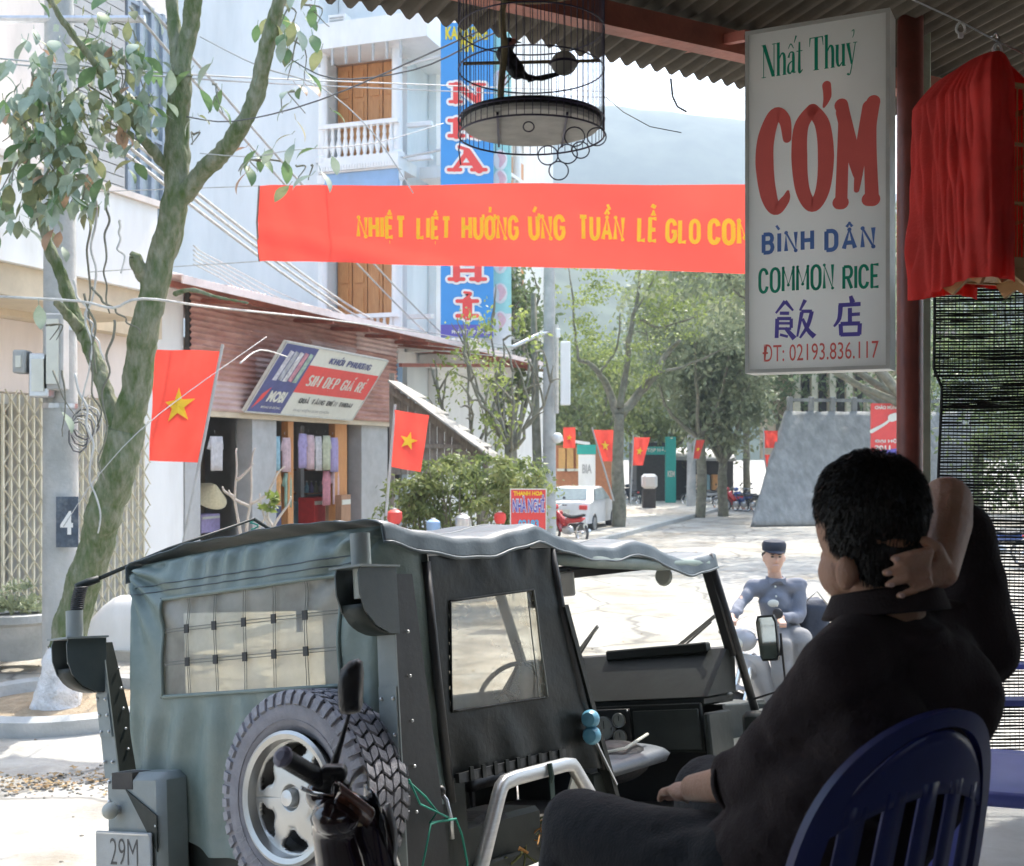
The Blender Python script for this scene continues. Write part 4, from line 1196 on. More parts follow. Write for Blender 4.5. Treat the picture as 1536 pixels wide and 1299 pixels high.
# ---- the big mossy tree at the left, drawn limb by limb with its own large leaves
TD = 10.9
tb0 = V((at(76, 685, TD).x, TD, G))
bt = thing('mossy_tree', 'mossy forked tree with limewashed foot and large drooping leaves at the left', 'tree', loc=tb0)
mb = MB()
P = [at(78, 1078, 10.9), at(92, 990, 10.9), at(118, 900, 10.9), at(150, 800, 10.8), at(172, 720, 10.7), at(190, 640, 10.7)]
P[0].z = G - .1
n_ = len(P)
limb(mb, P[1:], .145, .165, 40, .03, bark=.016); mb.build('trunk', m_bark, bt, smooth=True)
mb = MB(); limb(mb, [P[0], at(82, 1050, 10.9), P[1].lerp(P[2], .25)], .24, .155, 40, .04, bark=.022); mb.build('limewashed_foot', m_lime, bt, smooth=True)
def tlimb(pts, r0, r1, n=14, wob=.02, m_=m_bark, nm_='limb'):
    mb = MB(); o = limb(mb, pts, r0, r1, max(n * 2, 16), wob, bark=.013 if r0 > .04 else .005); mb.build(nm_, m_, bt, smooth=True); return o
pp = at
main = tlimb([pp(183, 670, 10.7), pp(208, 560, 10.6), pp(226, 450, 10.5), pp(252, 350, 10.45), pp(266, 280, 10.4), pp(266, 190, 10.4), pp(272, 110, 10.3)], .135, .095, 18)
tlimb([pp(271, 120, 10.3), pp(282, 50, 10.3), pp(298, -40, 10.2), pp(320, -160, 10.1)], .082, .05)
tlimb([pp(269, 118, 10.3), pp(262, 50, 10.35), pp(250, -60, 10.4), pp(225, -170, 10.3)], .062, .04)
tlimb([pp(268, 300, 10.4), pp(300, 262, 10.3), pp(345, 215, 10.1), pp(385, 140, 10.0), pp(402, 70, 9.9), pp(420, -10, 9.8), pp(452, -120, 9.7)], .085, .05)
tlimb([pp(178, 650, 10.7), pp(150, 560, 10.8), pp(118, 480, 10.9), pp(85, 400, 10.9), pp(62, 330, 10.9), pp(42, 260, 10.8), pp(35, 160, 10.6)], .075, .03)
tlimb([pp(122, 495, 10.85), pp(100, 470, 10.7), pp(82, 452, 10.6)], .05, .03, 8)
tlimb([pp(222, 420, 10.5), pp(208, 402, 10.4), pp(202, 384, 10.35)], .075, .05, 8)
tlimb([pp(255, 255, 10.4), pp(222, 215, 10.2), pp(170, 130, 9.8), pp(110, 55, 9.5), pp(70, -10, 9.3)], .045, .02, 8)
tlimb([pp(262, 440, 10.4), pp(290, 436, 10.1), pp(330, 447, 9.9), pp(372, 455, 9.8)], .022, .008, 6)
# hanging vine roots
rnd = random.Random(11)
for k, (x0, y0, x1, y1) in enumerate(((128, 280, 140, 560), (150, 300, 122, 620), (168, 290, 160, 470), (180, 330, 178, 410), (140, 430, 205, 500), (120, 560, 150, 800), (132, 440, 150, 640), (110, 420, 160, 540), (165, 480, 150, 720))):
    pts = [pp(x0 + (x1 - x0) * j / 9 + rnd.uniform(-7, 7), y0 + (y1 - y0) * j / 9, 10.2) for j in range(10)]
    mb = MB(); limb(mb, pts, .012, .007, 5, .02); mb.build('vine', m_cablel if k % 2 else m_bark2, bt, smooth=True)
# leaves
def leafmesh(L, w, bend, m_):
    mb = MB(); mb.flat = True
    prof = [(0, .02), (.15, .55), (.35, .95), (.55, 1.0), (.75, .75), (.9, .38), (1, .02)]
    vs = []; fs = []
    for i, (t, q) in enumerate(prof):
        zb_ = bend * sin(t * 2.2) * L
        vs += [V((-w / 2 * q, t * L, zb_ + .10 * w * q)), V((0, t * L, zb_)), V((w / 2 * q, t * L, zb_ + .10 * w * q))]
        if i: fs += [(3 * i - 3, 3 * i - 2, 3 * i + 1, 3 * i), (3 * i - 2, 3 * i - 1, 3 * i + 2, 3 * i + 1)]
    mb.add(vs, fs)
    mb.tube([(0, -.05, 0), (0, 0, 0)], .003, 4)
    return mb.mesh('leaf', m_, True)
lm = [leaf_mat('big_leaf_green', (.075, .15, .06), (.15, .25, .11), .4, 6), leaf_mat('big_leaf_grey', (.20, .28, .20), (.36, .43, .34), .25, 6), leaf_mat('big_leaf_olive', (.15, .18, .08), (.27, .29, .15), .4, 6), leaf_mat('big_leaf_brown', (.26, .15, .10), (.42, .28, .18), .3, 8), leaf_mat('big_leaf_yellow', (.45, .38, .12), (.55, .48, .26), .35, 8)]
LM = [leafmesh(.205, .10, .25, m_) for m_ in lm]
rnd = random.Random(12)
clusters = [((60, 150), (45, 70), 30), ((90, 190), (70, 45), 44), ((60, 260), (50, 60), 36), ((130, 170), (60, 70), 42), ((190, 120), (50, 60), 26), ((205, 170), (35, 40), 18), ((120, 290), (40, 40), 20), ((45, 320), (30, 40), 16), ((150, 60), (60, 40), 14), ((320, 150), (12, 40), 4), ((290, 210), (8, 14), 3), ((440, 90), (30, 60), 16), ((400, 250), (40, 14), 10), ((460, 260), (30, 20), 6), ((425, 30), (25, 40), 14), ((440, 155), (20, 30), 5), ((85, 610), (25, 90), 5), ((75, 500), (12, 20), 3), ((470, 25), (30, 30), 8)]
cnt = 0
def put_leaf(px, py, d, k=None, rot=None, sc=1):
    me = LM[k if k is not None else rnd.choices(range(5), (34, 34, 20, 9, 4))[0]]
    p = pp(px, py, d)
    yaw = rnd.uniform(0, 2 * pi); tilt = rnd.uniform(-1.5, -.75)
    M_ = Matrix.Translation(p) @ Matrix.Rotation(yaw, 4, 'Z') @ Matrix.Rotation(tilt if rot is None else rot, 4, 'X') @ Matrix.Rotation(rnd.uniform(-.9, .9), 4, 'Y') @ Matrix.Scale(rnd.uniform(.7, 1.15) * sc, 4)
    inst(me, 'leaf', bt, M_)
for (cx_, cy_), (rx, ry), n in clusters:
    for _ in range(n):
        px = rnd.gauss(cx_, rx * .85); py = rnd.gauss(cy_, ry * .85)
        if 205 < px < 262 and 180 < py < 600: continue
        put_leaf(px, py - 15, rnd.uniform(9.6, 10.5)); cnt += 1
        if cnt >= 296: break
mm = MB(); mm.flat = True
for (cx_, cy_), (rx, ry), n in clusters[:9] * 1:
    leafcloud(mm, pp(cx_, cy_, 10.0), (rx * 10 / F, .4, ry * 10 / F), int(n * .5), .17, rnd, clumps=14, narrow=.55, droop=.8)
mm.build('leaf_mass', lm[2], bt, kind='stuff')
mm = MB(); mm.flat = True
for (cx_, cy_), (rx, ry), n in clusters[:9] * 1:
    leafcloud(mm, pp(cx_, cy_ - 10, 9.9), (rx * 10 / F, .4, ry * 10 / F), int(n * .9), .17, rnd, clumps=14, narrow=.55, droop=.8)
mm.build('leaf_mass', lm[1], bt, kind='stuff', label='greyer leaves among the others')
# twigs carrying them
tw = MB()
for (cx_, cy_), (rx, ry), n in clusters:
    for _ in range(max(2, n // 8)):
        a = pp(cx_ + rnd.gauss(0, rx * .3), cy_ - ry * .6, 10.1); b = pp(cx_ + rnd.gauss(0, rx * .7), cy_ + ry * .5, 10.0)
        limb(tw, [a, a.lerp(b, .5) + V((rnd.uniform(-.1, .1), 0, .06)), b], .010, .004, 4, .03)
tw.build('twigs', m_bark2, bt, smooth=True, kind='stuff')

# ring kerb, pot and low white bench round the tree
rk = thing('tree_ring', 'low round concrete ring kerb with earth around the mossy tree', 'kerb', loc=(tb0.x + .1, TD + .35, G))
MB().lathe([(1.05, 0), (1.07, .15), (1.0, .19), (.90, .17), (.88, .02)], (tb0.x + .1, TD + .1, G - .02), Z, 48).build('ring', m_conc, rk, smooth='auto')
MB().lathe([(.0001, .06), (.4, .075), (.89, .05)], (tb0.x + .1, TD + .1, G), Z, 32).build('earth', mat('dry_earth', (.26, .2, .13), .95, col2=(.38, .31, .22), scale=9, bump=.8), rk, smooth=True)
c = gnd(28, 1048, G + .1); c = at(28, 1048, 13.2)
pt = thing('plant_pot', 'wide pale stone plant pot with low greenery at the left edge', 'plant pot', loc=(c.x, c.y, G + .12))
MB().lathe([(.12, 0), (.34, .02), (.45, .25), (.52, .42), (.60, .46), (.60, .54), (.54, .55), (.50, .46)], (c.x, c.y, PZ), Z, 28).build('bowl', m_conc, pt, smooth='auto')
mb = MB(); leafcloud(mb, V((c.x, c.y, PZ + .66)), (.5, .45, .16), 900, .09, rnd, clumps=16, narrow=.3, droop=-.7); mb.build('greenery', m_leafg, pt, kind='stuff')
c = at(215, 960, 14.0)
wb = thing('plaster_bench', 'low rounded white plaster bench between the tree and the jeep cover', 'bench', loc=(c.x, c.y, PZ))
mb = MB()
mb.grid(lambda u, v: V((c.x - .75 + 1.9 * u, c.y + .25 * cos(pi * v), PZ + .62 * (sin(pi * min(1, u * 3.2 + .12) * .5) if u < .3 else 1) * sin(pi * v) ** .5)), 20, 10)
mb.build('bench_body', m_white, wb, smooth=True)

# ================================================================== POLES, FLAGS, BANNER, CABLES
# concrete utility pole with number plate and meter boxes
pb = at(92, 685, 12.1)
up = thing('utility_pole', 'concrete utility pole with dark number plate, close behind the mossy tree', 'utility pole', loc=(pb.x, pb.y, PZ))
MB().tube([(pb.x, pb.y, PZ - .1), (pb.x - .03, pb.y, 8.6)], [.19, .13], 20).build('pole_shaft', m_conc, up, smooth='auto')
f = plane_fn(at(84, 821, 11.88), (1, 0, 0), (0, 0, 1), 0)
k = 11.88 / F
mb = MB(); mb.prism([f(0, 0), f(33 * k, 0), f(33 * k, 76 * k), f(0, 76 * k)], (0, .02, 0)); mb.build('number_plate', mat('dark_plate', (.06, .08, .11), .6, scale=14, var=.3, bump=0, dirt=.5, dirtcol=(.35, .37, .38)), up)
lettering('4', lambda a_, b_, e=0: f(.045 + a_, .13 + b_, .006), m_white, up, w=.13, h=.24, bold=.03)
for (px0, py0, px1, py1, m_) in ((44, 530, 74, 596, m_steel), (66, 470, 96, 585, m_greycol), (20, 525, 40, 560, m_conc)):
    a = at(px0, py1, 11.75); b = at(px1, py0, 11.75)
    mb = MB(); mb.abox((a.x, 11.72, a.z), (b.x, 11.9, b.z), bev=.015); bx = mb.build('meter_box', m_, up)
    mb = MB(); mb.abox((a.x + .04, 11.70, a.z + .06), (b.x - .04, 11.719, b.z - .06)); mb.build('box_lid', m_cream, bx)
for z in (2.6, 3.4, 4.7):
    MB().lathe([(.172, 0), (.178, 0), (.178, .05), (.172, .05)], (pb.x - .01, pb.y, z), Z, 20, closed=True).build('band', m_steel, up)
MB().tube([(pb.x - .8, pb.y - .1, 6.6), (pb.x + .9, pb.y - .1, 6.6)], .04, 8).build('crossarm', m_steel, up)
MB().tube([(pb.x - .6, pb.y - .1, 5.6), (pb.x + .6, pb.y - .1, 5.6)], .035, 8).build('crossarm', m_steel, up)
# coil of cables hanging at the pole
for j in range(6):
    pts = [(pb.x + .28 + .10 * cos(a_ * .7 + j) * (1 + .1 * j), pb.y - .28 + .05 * j, 2.3 + .17 * j * .2 + .16 * sin(a_ * .7 + j)) for a_ in range(10)]
    MB().tube(pts, .009, 5).build('cable_coil', m_cablel if j % 2 else m_cable, up, smooth=True)

def flag(name_label, px_t, py_t, px_b, py_b, D, hoist_px, fly_px, skew=0, pole=True, side=-1, star_=True, ph=0, pole_px=None, taper=.0, grp='red flags with a yellow star'):
    # hoist edge runs down the pole from (px_t,py_t); the cloth hangs to one side
    a = at(px_t, py_t, D); b = at(px_b, py_b, D); k = D / F
    h = (a - b).length; w = fly_px * k
    t = thing('national_flag', name_label, 'flag', loc=b, group=grp)
    up_ = (a - b).normalized()
    def f(u, v, e=0.0):     # u along the fly, v up the hoist
        p = b + (a - b) * v + V((side, 0, 0)) * w * u * (1 - taper * (1 - v)) + Z * (skew * k * u)
        return p + V((0, 1, 0)) * (.085 * w * sin(u * 7 + v * 2.5 + ph) + .035 * w * sin(v * 9 + ph + u * 3) - e)
    mb = MB(); mb.grid(lambda u, v: f(u, v), 18, 20); mb.build('flag_cloth', m_red, t, smooth=True)
    if star_:
        mb = MB(); mb.flat = True
        cu, cv = .5, .5; rs = min(w, h) * .27
        pts = star(lambda x, y: (x, y), 0, 0, rs, .12 * side)
        vs = [f(cu + 0, cv, .03)] + [f(cu + side * x / w, cv + y / h, .02) for x, y in pts]
        mb.add(vs, [(0, i + 1, (i + 1) % 10 + 1) for i in range(10)]); mb.build('star', m_yel, t)
        mb = MB(); mb.flat = True
        vs = [f(cu, cv, -.03)] + [f(cu + side * x / w, cv + y / h, -.02) for x, y in pts]
        mb.add(vs, [(0, i + 1, (i + 1) % 10 + 1) for i in range(10)]); mb.build('star', m_yel, t, label='yellow star on the back')
    if pole:
        e_ = b + (b - a).normalized() * (pole * (1.0 if pole is not True else .6))
        MB().tube([a + up_ * .08, e_], .013 + .0004 * D, 8).build('flag_pole', m_greycol, t, smooth='auto')
    return t
flag('large red flag with yellow star hanging just right of the mossy tree', 332, 527, 299, 694, 13.0, 167, 104, skew=3, side=-1, pole=.95, taper=.26)
flag('red flag with yellow star in front of the wooden shed', 592, 615, 585, 700, 16.5, 85, 52, skew=-8, side=1, pole=.7, ph=1, taper=.12)
flag('small red flag with yellow star just right of the far concrete pole', 845, 641, 845, 672, 33, 31, 18, side=1, pole=False, ph=2)
flag('red flag drooping to a point beside the green topped signboard', 889, 645, 903, 692, 34, 48, 31, side=1, skew=0, pole=1.2, taper=.5, ph=.5)
flag('pinkish red flag on a pole right of the second tree', 950, 656, 948, 698, 38, 40, 25, side=1, skew=0, pole=1.3, taper=.35, ph=.9)
flag('small orange red flag on the far lamp pole', 1043, 660, 1039, 688, 44, 28, 14, side=1, skew=0, pole=.5, ph=.2, taper=.3)
flag('faded red flag beside the grey embankment', 1146, 646, 1146, 672, 42, 26, 20, side=1, pole=.4, ph=1.5, star_=False)
flag('faded red flag lower down beside the grey embankment', 1146, 682, 1150, 706, 42, 24, 14, side=1, pole=.6, ph=.5, star_=False)

# the banner across the street
BL = at(389, 279, 12.4); bdir = W_.copy(); bh = .80
def bp(a, v, e=0.0):     # a metres along, v 0 bottom .. 1 top
    z = BL.z - .075 * a + .020 * a * (a - 6) * .35 * -.2
    p = BL + bdir * a; p.z = z - bh * (1 - v) * (1 + .004 * a)
    k = min(1, a / 1.2)
    wv = .012 * nz((a * 2.2, v * 2.5, 0), 1.4) + .035 * sin(a * 2.1 + v * 1.5) + (.02 * (1 - k) * sin(a * 14 + v * 5)) + .012 * sin(v * 5 + a * 3.1)
    return p - U * (e + wv)
BLEN = 6.25
bn = thing('banner', 'long red cloth banner with yellow lettering strung across the street', 'banner', loc=BL)
def bfn(u, v):
    a = u * BLEN
    q = bp(a, v)
    cr = -.034 * sin(max(0, 1 - abs((v - .42 + a * .25)) * 6) * 1.6) if a < 2.2 else 0
    return q - U * cr
mb = MB(); mb.grid(bfn, 130, 16); mb.build('banner_cloth', mat('banner_red_cloth', (.82, .085, .06), .75, var=.05, scale=2, bump=.08, bscale=60, translu=.45), bn, smooth=True)
def pa(px):
    r = ray(px, 350); c0 = V((0, 0, EYE)); k = (BL - c0).dot(U) / r.dot(U); return (c0 + r * k - BL).dot(bdir)
for s, a, b, h_ in (('NHIỆT', 536, 608, .26), ('LIỆT', 624, 676, .26), ('HƯỞNG', 692, 779, .27), ('ỨNG', 794, 850, .275), ('TUẦN', 870, 938, .275), ('LỄ', 957, 987, .275), ('GLO', 998, 1050, .265), ('COM CHO', 1061, 1210, .27)):
    a0 = pa(a)
    caps_text(s, lambda x, y, e=0.0: bp(a0 + x, .30 + y / bh, .012 + e * 2), m_yel, bn, w=pa(b) - a0, h=h_, t=.25, gap=.10)
for v in (1, 0):
    a = bp(0, v); b = bp(BLEN, v)
    tag(MB().tube([a + (-bdir) * (2.2) + Z * (.1 if v else -.0), a], .006, 5).build('banner_rope', m_cablel), 'thin rope tying the %s left corner of the banner' % ('upper' if v else 'lower'), 'rope')
    MB().tube([bp(0, 0), bp(0, .5), bp(0, 1)], .012, 6).build('batten', m_wood_d, bn) if v else None

# overhead cables
def cable(pts, r, lab, m_=None, sag=0, nn_=14, grp='overhead cables'):
    P = [at(*p) for p in pts]
    if len(P) == 2:
        P = [P[0].lerp(P[1], j / nn_) - Z * sag * 4 * (j / nn_) * (1 - j / nn_) for j in range(nn_ + 1)]
    else:
        q = MB(); P = limb(MB(), P, .01, .01, 4, 0)
    o = MB().tube(P, r, 5, caps=True).build('cable', m_ or m_cable, smooth=True)
    return tag(o, lab, 'cable', grp)
for i, (x0, y0, d0, x1, y1, d1, r, lab) in enumerate((
    (195, 10, 11, 640, 500, 27, .016, 'upper of the dark cables sloping down behind the tree to the balconies'),
    (215, 0, 11, 668, 505, 27, .016, 'second dark cable sloping down behind the tree to the balconies'),
    (150, 170, 11, 560, 480, 25, .02, 'upper pale cable sloping behind the trunk to the balcony rail'),
    (150, 185, 11, 566, 492, 25, .02, 'middle pale cable sloping behind the trunk to the balcony rail'),
    (150, 200, 11, 572, 505, 25, .02, 'lower pale cable sloping behind the trunk to the balcony rail'))):
    cable([(x0, y0, d0), (x1, y1, d1)], r, lab, m_greycol if i < 2 else m_cablel, .12)
cable([(0, 88, 10), (290, 112, 10.4), (560, 124, 13), (1000, 140, 20), (1400, 150, 30)], .008, 'pale cable crossing the whole view level with the birdcage', m_greycol)
cable([(0, 95, 10), (290, 118, 10.4), (560, 132, 13), (1000, 149, 20), (1400, 158, 30)], .008, 'second pale cable just below the level one', m_greycol)
cable([(280, 175, 10.3), (350, 182, 9.9), (480, 150, 9), (700, 55, 7.5), (800, 10, 7)], .006, 'dark cable rising right past the balcony to the roof', m_cable)
cable([(430, 85, 10), (500, 118, 9.5), (620, 105, 8.6), (720, 60, 8), (800, 20, 7.5)], .006, 'cable curving below the balcony column to the roof', m_cable)
cable([(300, 55, 10), (390, 100, 10), (480, 130, 10), (560, 200, 10), (620, 290, 10)], .006, 'thin cable dipping from the tree towards the banner', m_greycol)
cable([(300, 230, 10), (380, 235, 10), (440, 225, 10), (560, 215, 11), (665, 185, 12)], .005, 'thin cable slack between tree limb and blue sign', m_greycol)
cable([(0, 445, 10), (120, 452, 10), (170, 462, 9.9), (215, 448, 9.9), (330, 462, 11), (500, 480, 17), (640, 500, 24)], .012, 'pale cable passing in front of the trunk above the flag', m_cablel)
cable([(400, 505, 13), (240, 620, 10.2), (150, 710, 9.9), (95, 790, 9.8)], .004, 'thin wire crossing the large flag', m_greycol)
cable([(360, 545, 13), (390, 525, 14.5), (430, 535, 16)], .01, 'short pale conduit beside the slanted signboard', m_cablel)
for j in range(5):
    cable([(770, 520 + j * 4, 26), (500, 470 + j * 9, 24), (330, 392 + j * 6, 18), (290, 368 + j * 7, 14)], .010, 'one of the bunched cables running behind the banner, number %s from the top' % ['one', 'two', 'three', 'four', 'five'][j], m_cablel)

# small star hooks: far concrete pole with bracket arms beside the leafy trunk
def farpole(px, D, ytop, r, label, arm=None):
    b = at(px, 685, D); z = at(px, ytop, D).z
    t = thing('street_pole', label, 'pole', loc=(b.x, b.y, G))
    MB().tube([(b.x, b.y, G), (b.x, b.y, z)], [r, r * .75], 14).build('pole_shaft', m_conc, t, smooth='auto')
    return t, b
t, b = farpole(824, 27.8, 300, .17, 'far grey concrete pole with a pale arm and lamp, right of the lean-to roof end')
MB().tube([at(826, 500, 27.6), at(812, 500, 27.5), at(770, 520, 27), at(745, 522, 27)], [.05, .05, .05, .04], 8).build('arm', m_steel, t, smooth=True)
a = at(835, 487, 27.6); MB().tube([a, at(835, 620, 27.6)], .05, 8).build('conduit', m_cablel, t)
a = at(837, 500, 27.4); mb = MB(); mb.box(a, (.10, .1, .22), bev=.02); mb.build('lamp', m_white, t)
a = at(848, 560, 27.4); mb = MB(); mb.box(a, (.24, .1, 1.5), bev=.02); mb.build('hanging_plate', m_white, t)
a = at(836, 657, 27.5); MB().ball(a, .13, 12, 8).build('lamp_ball', m_white, t, smooth=True)
MB().tube([at(800, 440, 28), at(803, 600, 28), at(806, 700, 27.9), at(808, 795, 27.9)], [.07, .1, .12, .14], 10).build('timber_prop', m_bark2, t, smooth=True)
t, b = farpole(1037, 54, 582, .22, 'far lamp pole before the dark stall with an arm to the left')
MB().tube([at(1038, 592, 54), at(1022, 594, 54), at(1005, 602, 53.5)], [.06, .06, .05], 8).build('arm', m_steel, t, smooth=True)
MB().ball(at(1003, 603, 53.5), (.35, .2, .1), 12, 6).build('lamp_head', m_steel, t, smooth=True)

# ---- wooden shed with sloping tin roof
SD = 21.0
sh_ = thing('wooden_shed', 'old plank shed with a tin roof sloping down to the right behind the hedge', 'shed', loc=at(640, 700, SD))
gx = [at(x, y, SD) for x, y in ((586, 572), (592, 700), (700, 702), (700, 655))]
for k in range(12):
    x0 = 590 + k * 11; x1 = x0 + 10.3
    yt = 583 + (x0 - 590) * .66
    a = at(x0, 712, SD); b = at(x1, min(yt, 705), SD)
    mb = MB(); mb.abox((a.x, SD, a.z), (b.x, SD + .03, b.z), bev=.004); mb.build('plank', m_wood_d, sh_)
for k in range(6):
    p0 = at(582 + k * 33, 570 + k * 24.5, SD - .35); p1 = at(582 + (k + 1) * 33.6, 570 + (k + 1) * 25, SD - .35)
    mb = MB(); mb.prism([p0, p1, p1 + U * .75 + Z * .02, p0 + U * .45], -Z * .04); mb.build('roof_sheet', mat('pale_tin', (.30, .28, .24), .6, scale=3, bump=.2, dirt=.6) if k == 0 else bpy.data.materials['pale_tin'], sh_)
mb = MB(); mb.beam(at(586, 585, SD - .1), at(735, 690, SD - .1), .08, .12); mb.build('barge_board', m_wood_d, sh_)
mb = MB(); mb.beam(at(592, 668, SD - .05), at(700, 670, SD - .05), .06, .08); mb.build('cross_rail', m_wood_d, sh_)
mb = MB(); mb.beam(at(588, 560, SD), at(588, 760, SD), .09, .09); mb.build('corner_post', m_wood_d, sh_)
mb = MB(); mb.beam(at(728, 670, SD), at(728, 790, SD), .12, .12); mb.build('corner_post', m_wood_d, sh_)
# low grey building end between lean-to and shed
lb_ = thing('low_building', 'low pale grey building with small white windows under the lean-to roof', 'building', loc=at(650, 700, 36))
a = at(560, 745, 36); b = at(760, 548, 36); mb = MB(); mb.abox((a.x, 36, G), (b.x, 42, b.z)); mb.build('wall', m_greycol, lb_)
a = at(560, 548, 35.5); b = at(770, 536, 36); mb = MB(); mb.abox((a.x, 35.5, a.z + .01), (b.x, 42, b.z)); mb.build('roof', m_white, lb_)
for x in (598, 628, 662, 716):
    a = at(x, 577, 35.95); b = at(x + 34, 555, 35.95); mb = MB(); mb.abox((a.x, 35.9, a.z), (b.x, 35.99, b.z)); w_ = mb.build('window', m_white, lb_)
    mb = MB(); mb.abox((a.x + .1, 35.87, a.z + .06), (b.x - .1, 35.895, b.z - .06)); mb.build('pane', m_glass, w_)

# litter and grit on the road by the jeep
rnd = random.Random(77); lt = MB(); lt.flat = True; gt = MB()
for k in range(1500):
    if k % 3: x = rnd.uniform(-4.6, -1.6); y = 8.6 + .10 * (x + 3) + rnd.gauss(0, .16)
    else: x = rnd.uniform(-6, 5); y = rnd.uniform(6.5, 16)
    z = ground_z(x, y) + .014; a = rnd.random() * 6.3; L_ = rnd.uniform(.012, .045)
    if k % 2: lt.add([(x, y, z), (x + cos(a) * L_, y + sin(a) * L_, z + .012), (x + cos(a + .6) * L_ * 1.5, y + sin(a + .6) * L_ * 1.5, z + .004), (x + cos(a + 1.2) * L_, y + sin(a + 1.2) * L_, z + .01)], [(0, 1, 2, 3)])
    else: gt.ball((x, y, z - .012), (L_ * .4, L_ * .3, L_ * .25), 6, 4)
o = lt.build('fallen_leaves', mat('dead_leaf', (.24, .15, .07), .9, col2=(.36, .26, .13), bump=0), kind='stuff'); o['label'] = 'dead leaves scattered over the road by the jeep and tree'
o = gt.build('road_grit', mat('grit_stone', (.28, .25, .2), .95, bump=.2), kind='stuff'); o['label'] = 'small stones and grit along the street edge'
# ---- hedge, small garden things, guest house board
rnd = random.Random(5)
hd = thing('hedge', 'pale green overgrown hedge in front of the wooden shed', 'hedge', loc=at(690, 800, 18.5))
mb = MB()
for px, py, rx, rz in ((610, 755, .6, .55), (640, 735, .55, .5), (665, 715, .5, .4), (690, 740, .65, .6), (720, 712, .5, .5), (745, 735, .6, .6), (770, 705, .45, .5), (790, 740, .5, .6), (600, 790, .6, .5), (700, 790, .9, .5), (780, 790, .6, .5)):
    leafcloud(mb, at(px, py, rnd.uniform(18.2, 19.2)), (rx, .5, rz), 900, .11, rnd, narrow=.42)
mb.build('hedge_leaves', m_hedge, hd, kind='stuff')
mb = MB()
for k in range(26):
    a = at(590 + k * 8.5, 830, 18.8); b = at(590 + k * 8.5 + rnd.uniform(-15, 15), rnd.uniform(690, 750), 18.6)
    limb(mb, [a, a.lerp(b, .5) + V((rnd.uniform(-.1, .1), 0, 0)), b], .02, .006, 5, .04)
mb.build('stems', m_bark2, hd, smooth=True, kind='stuff')
br_ = leaf_mat('young_branch_leaf', (.16, .22, .05), (.36, .42, .13), .45)
for (x, y, D, H, seed, n, lab) in ((765, 560, 22, 4.2, 3, 620, 'slender young tree with sparse yellow green leaves above the shed roof'), (715, 600, 24, 3.6, 8, 420, 'thin branching sapling just over the tin shed roof')):
    b = at(x, 685, D); b.z = G
    tree('young_tree', lab, b, H + 1.6, 1.2, seed, n, .11, br_, tr=.07, fork=.45, crown_c=at(x, y, D), crown_r=(1.0, .8, 1.6), limbs=7)
b = at(770, 685, 33); b.z = G
tree('dark_tree', 'dense dark green tree between the blue sign and the far pole', b, 8, 1.5, 21, 3500, .2, m_leafd, tr=.14, crown_c=at(768, 500, 33), crown_r=(1.2, 1.2, 2.0))
bd = thing('guest_house_board', 'red standing board lettered NHÀ NGHỈ beside the far pole', 'sign', loc=at(792, 795, 17))
o_ = at(765, 798, 17); k = 17 / F
f = plane_fn(o_, (1, 0, 0), (0, 0, 1), 0)
mb = MB(); mb.prism([f(0, 0), f(55 * k, 0), f(55 * k, 65 * k), f(0, 65 * k)], (0, .04, 0)); mb.build('board', m_redpaint, bd)
for (x0, y0, x1, y1) in ((0, 0, 1.5, 65), (53.5, 0, 55, 65), (1.5, 63.5, 53.5, 65)):
    mb = MB(); mb.prism([f(x0 * k, y0 * k, .01), f(x1 * k, y0 * k, .01), f(x1 * k, y1 * k, .01), f(x0 * k, y1 * k, .01)], (0, .06, 0)); mb.build('frame_bar', m_cream, bd)
lettering('NHÀ NGHỈ', lambda a_, b_, e=0: f(.035 + a_, .28 + b_, .012), m_white, bd, w=.47, h=.27, bold=.085)
lettering('NHÀ NGHỈ', lambda a_, b_, e=0: f(.04 + a_, .285 + b_, .016), m_purple, bd, w=.46, h=.255, bold=.02)
lettering('THANH HOA', lambda a_, b_, e=0: f(.05 + a_, .53 + b_, .012), m_yel, bd, w=.43, h=.065, bold=.04)
lettering('02193', lambda a_, b_, e=0: f(.12 + a_, .06 + b_, .012), mat('light_blue_print', (.1, .4, .6), .5, bump=0), bd, w=.3, h=.12, bold=.04)
MB().tube([f(.05, -1.0, -.03), f(.05, .0, -.03)], .02, 6).build('leg', m_steel, bd); MB().tube([f(.5, -1.0, -.03), f(.5, .0, -.03)], .02, 6).build('leg', m_steel, bd)
c = at(650, 780, 18); c2 = at(690, 778, 18)
def lump(nm_, lab, cat, px, py, D, r, m_):
    t = thing(nm_, lab, cat, loc=at(px, py, D))
    a = at(px, py + 6, D); r *= .68; MB().lathe([(r * .7, -r), (r, -r * .3), (r * .95, r * .5), (r * .5, r * .8), (.001, r * .82)], a, Z, 14).build('body', m_, t, smooth='auto')
    MB().lathe([(r * .3, r * .8), (r * .3, r * 1.0), (.001, r * 1.02)], a, Z, 10).build('knob', m_white, t, smooth='auto'); return t
lump('water_jar', 'small blue lidded jar before the hedge, left of the board', 'jar', 650, 782, 17.5, .16, m_bluepaint)
lump('water_jar', 'pale grey lidded jar before the hedge, nearest the red board', 'jar', 694, 776, 17.5, .18, m_steel)
lump('water_jar', 'dark red lidded jar at the left end of the hedge', 'jar', 592, 768, 17.5, .17, m_redpaint)
lump('water_jar', 'red lidded jar half hidden in the hedge', 'jar', 750, 770, 17.8, .14, m_redpaint)

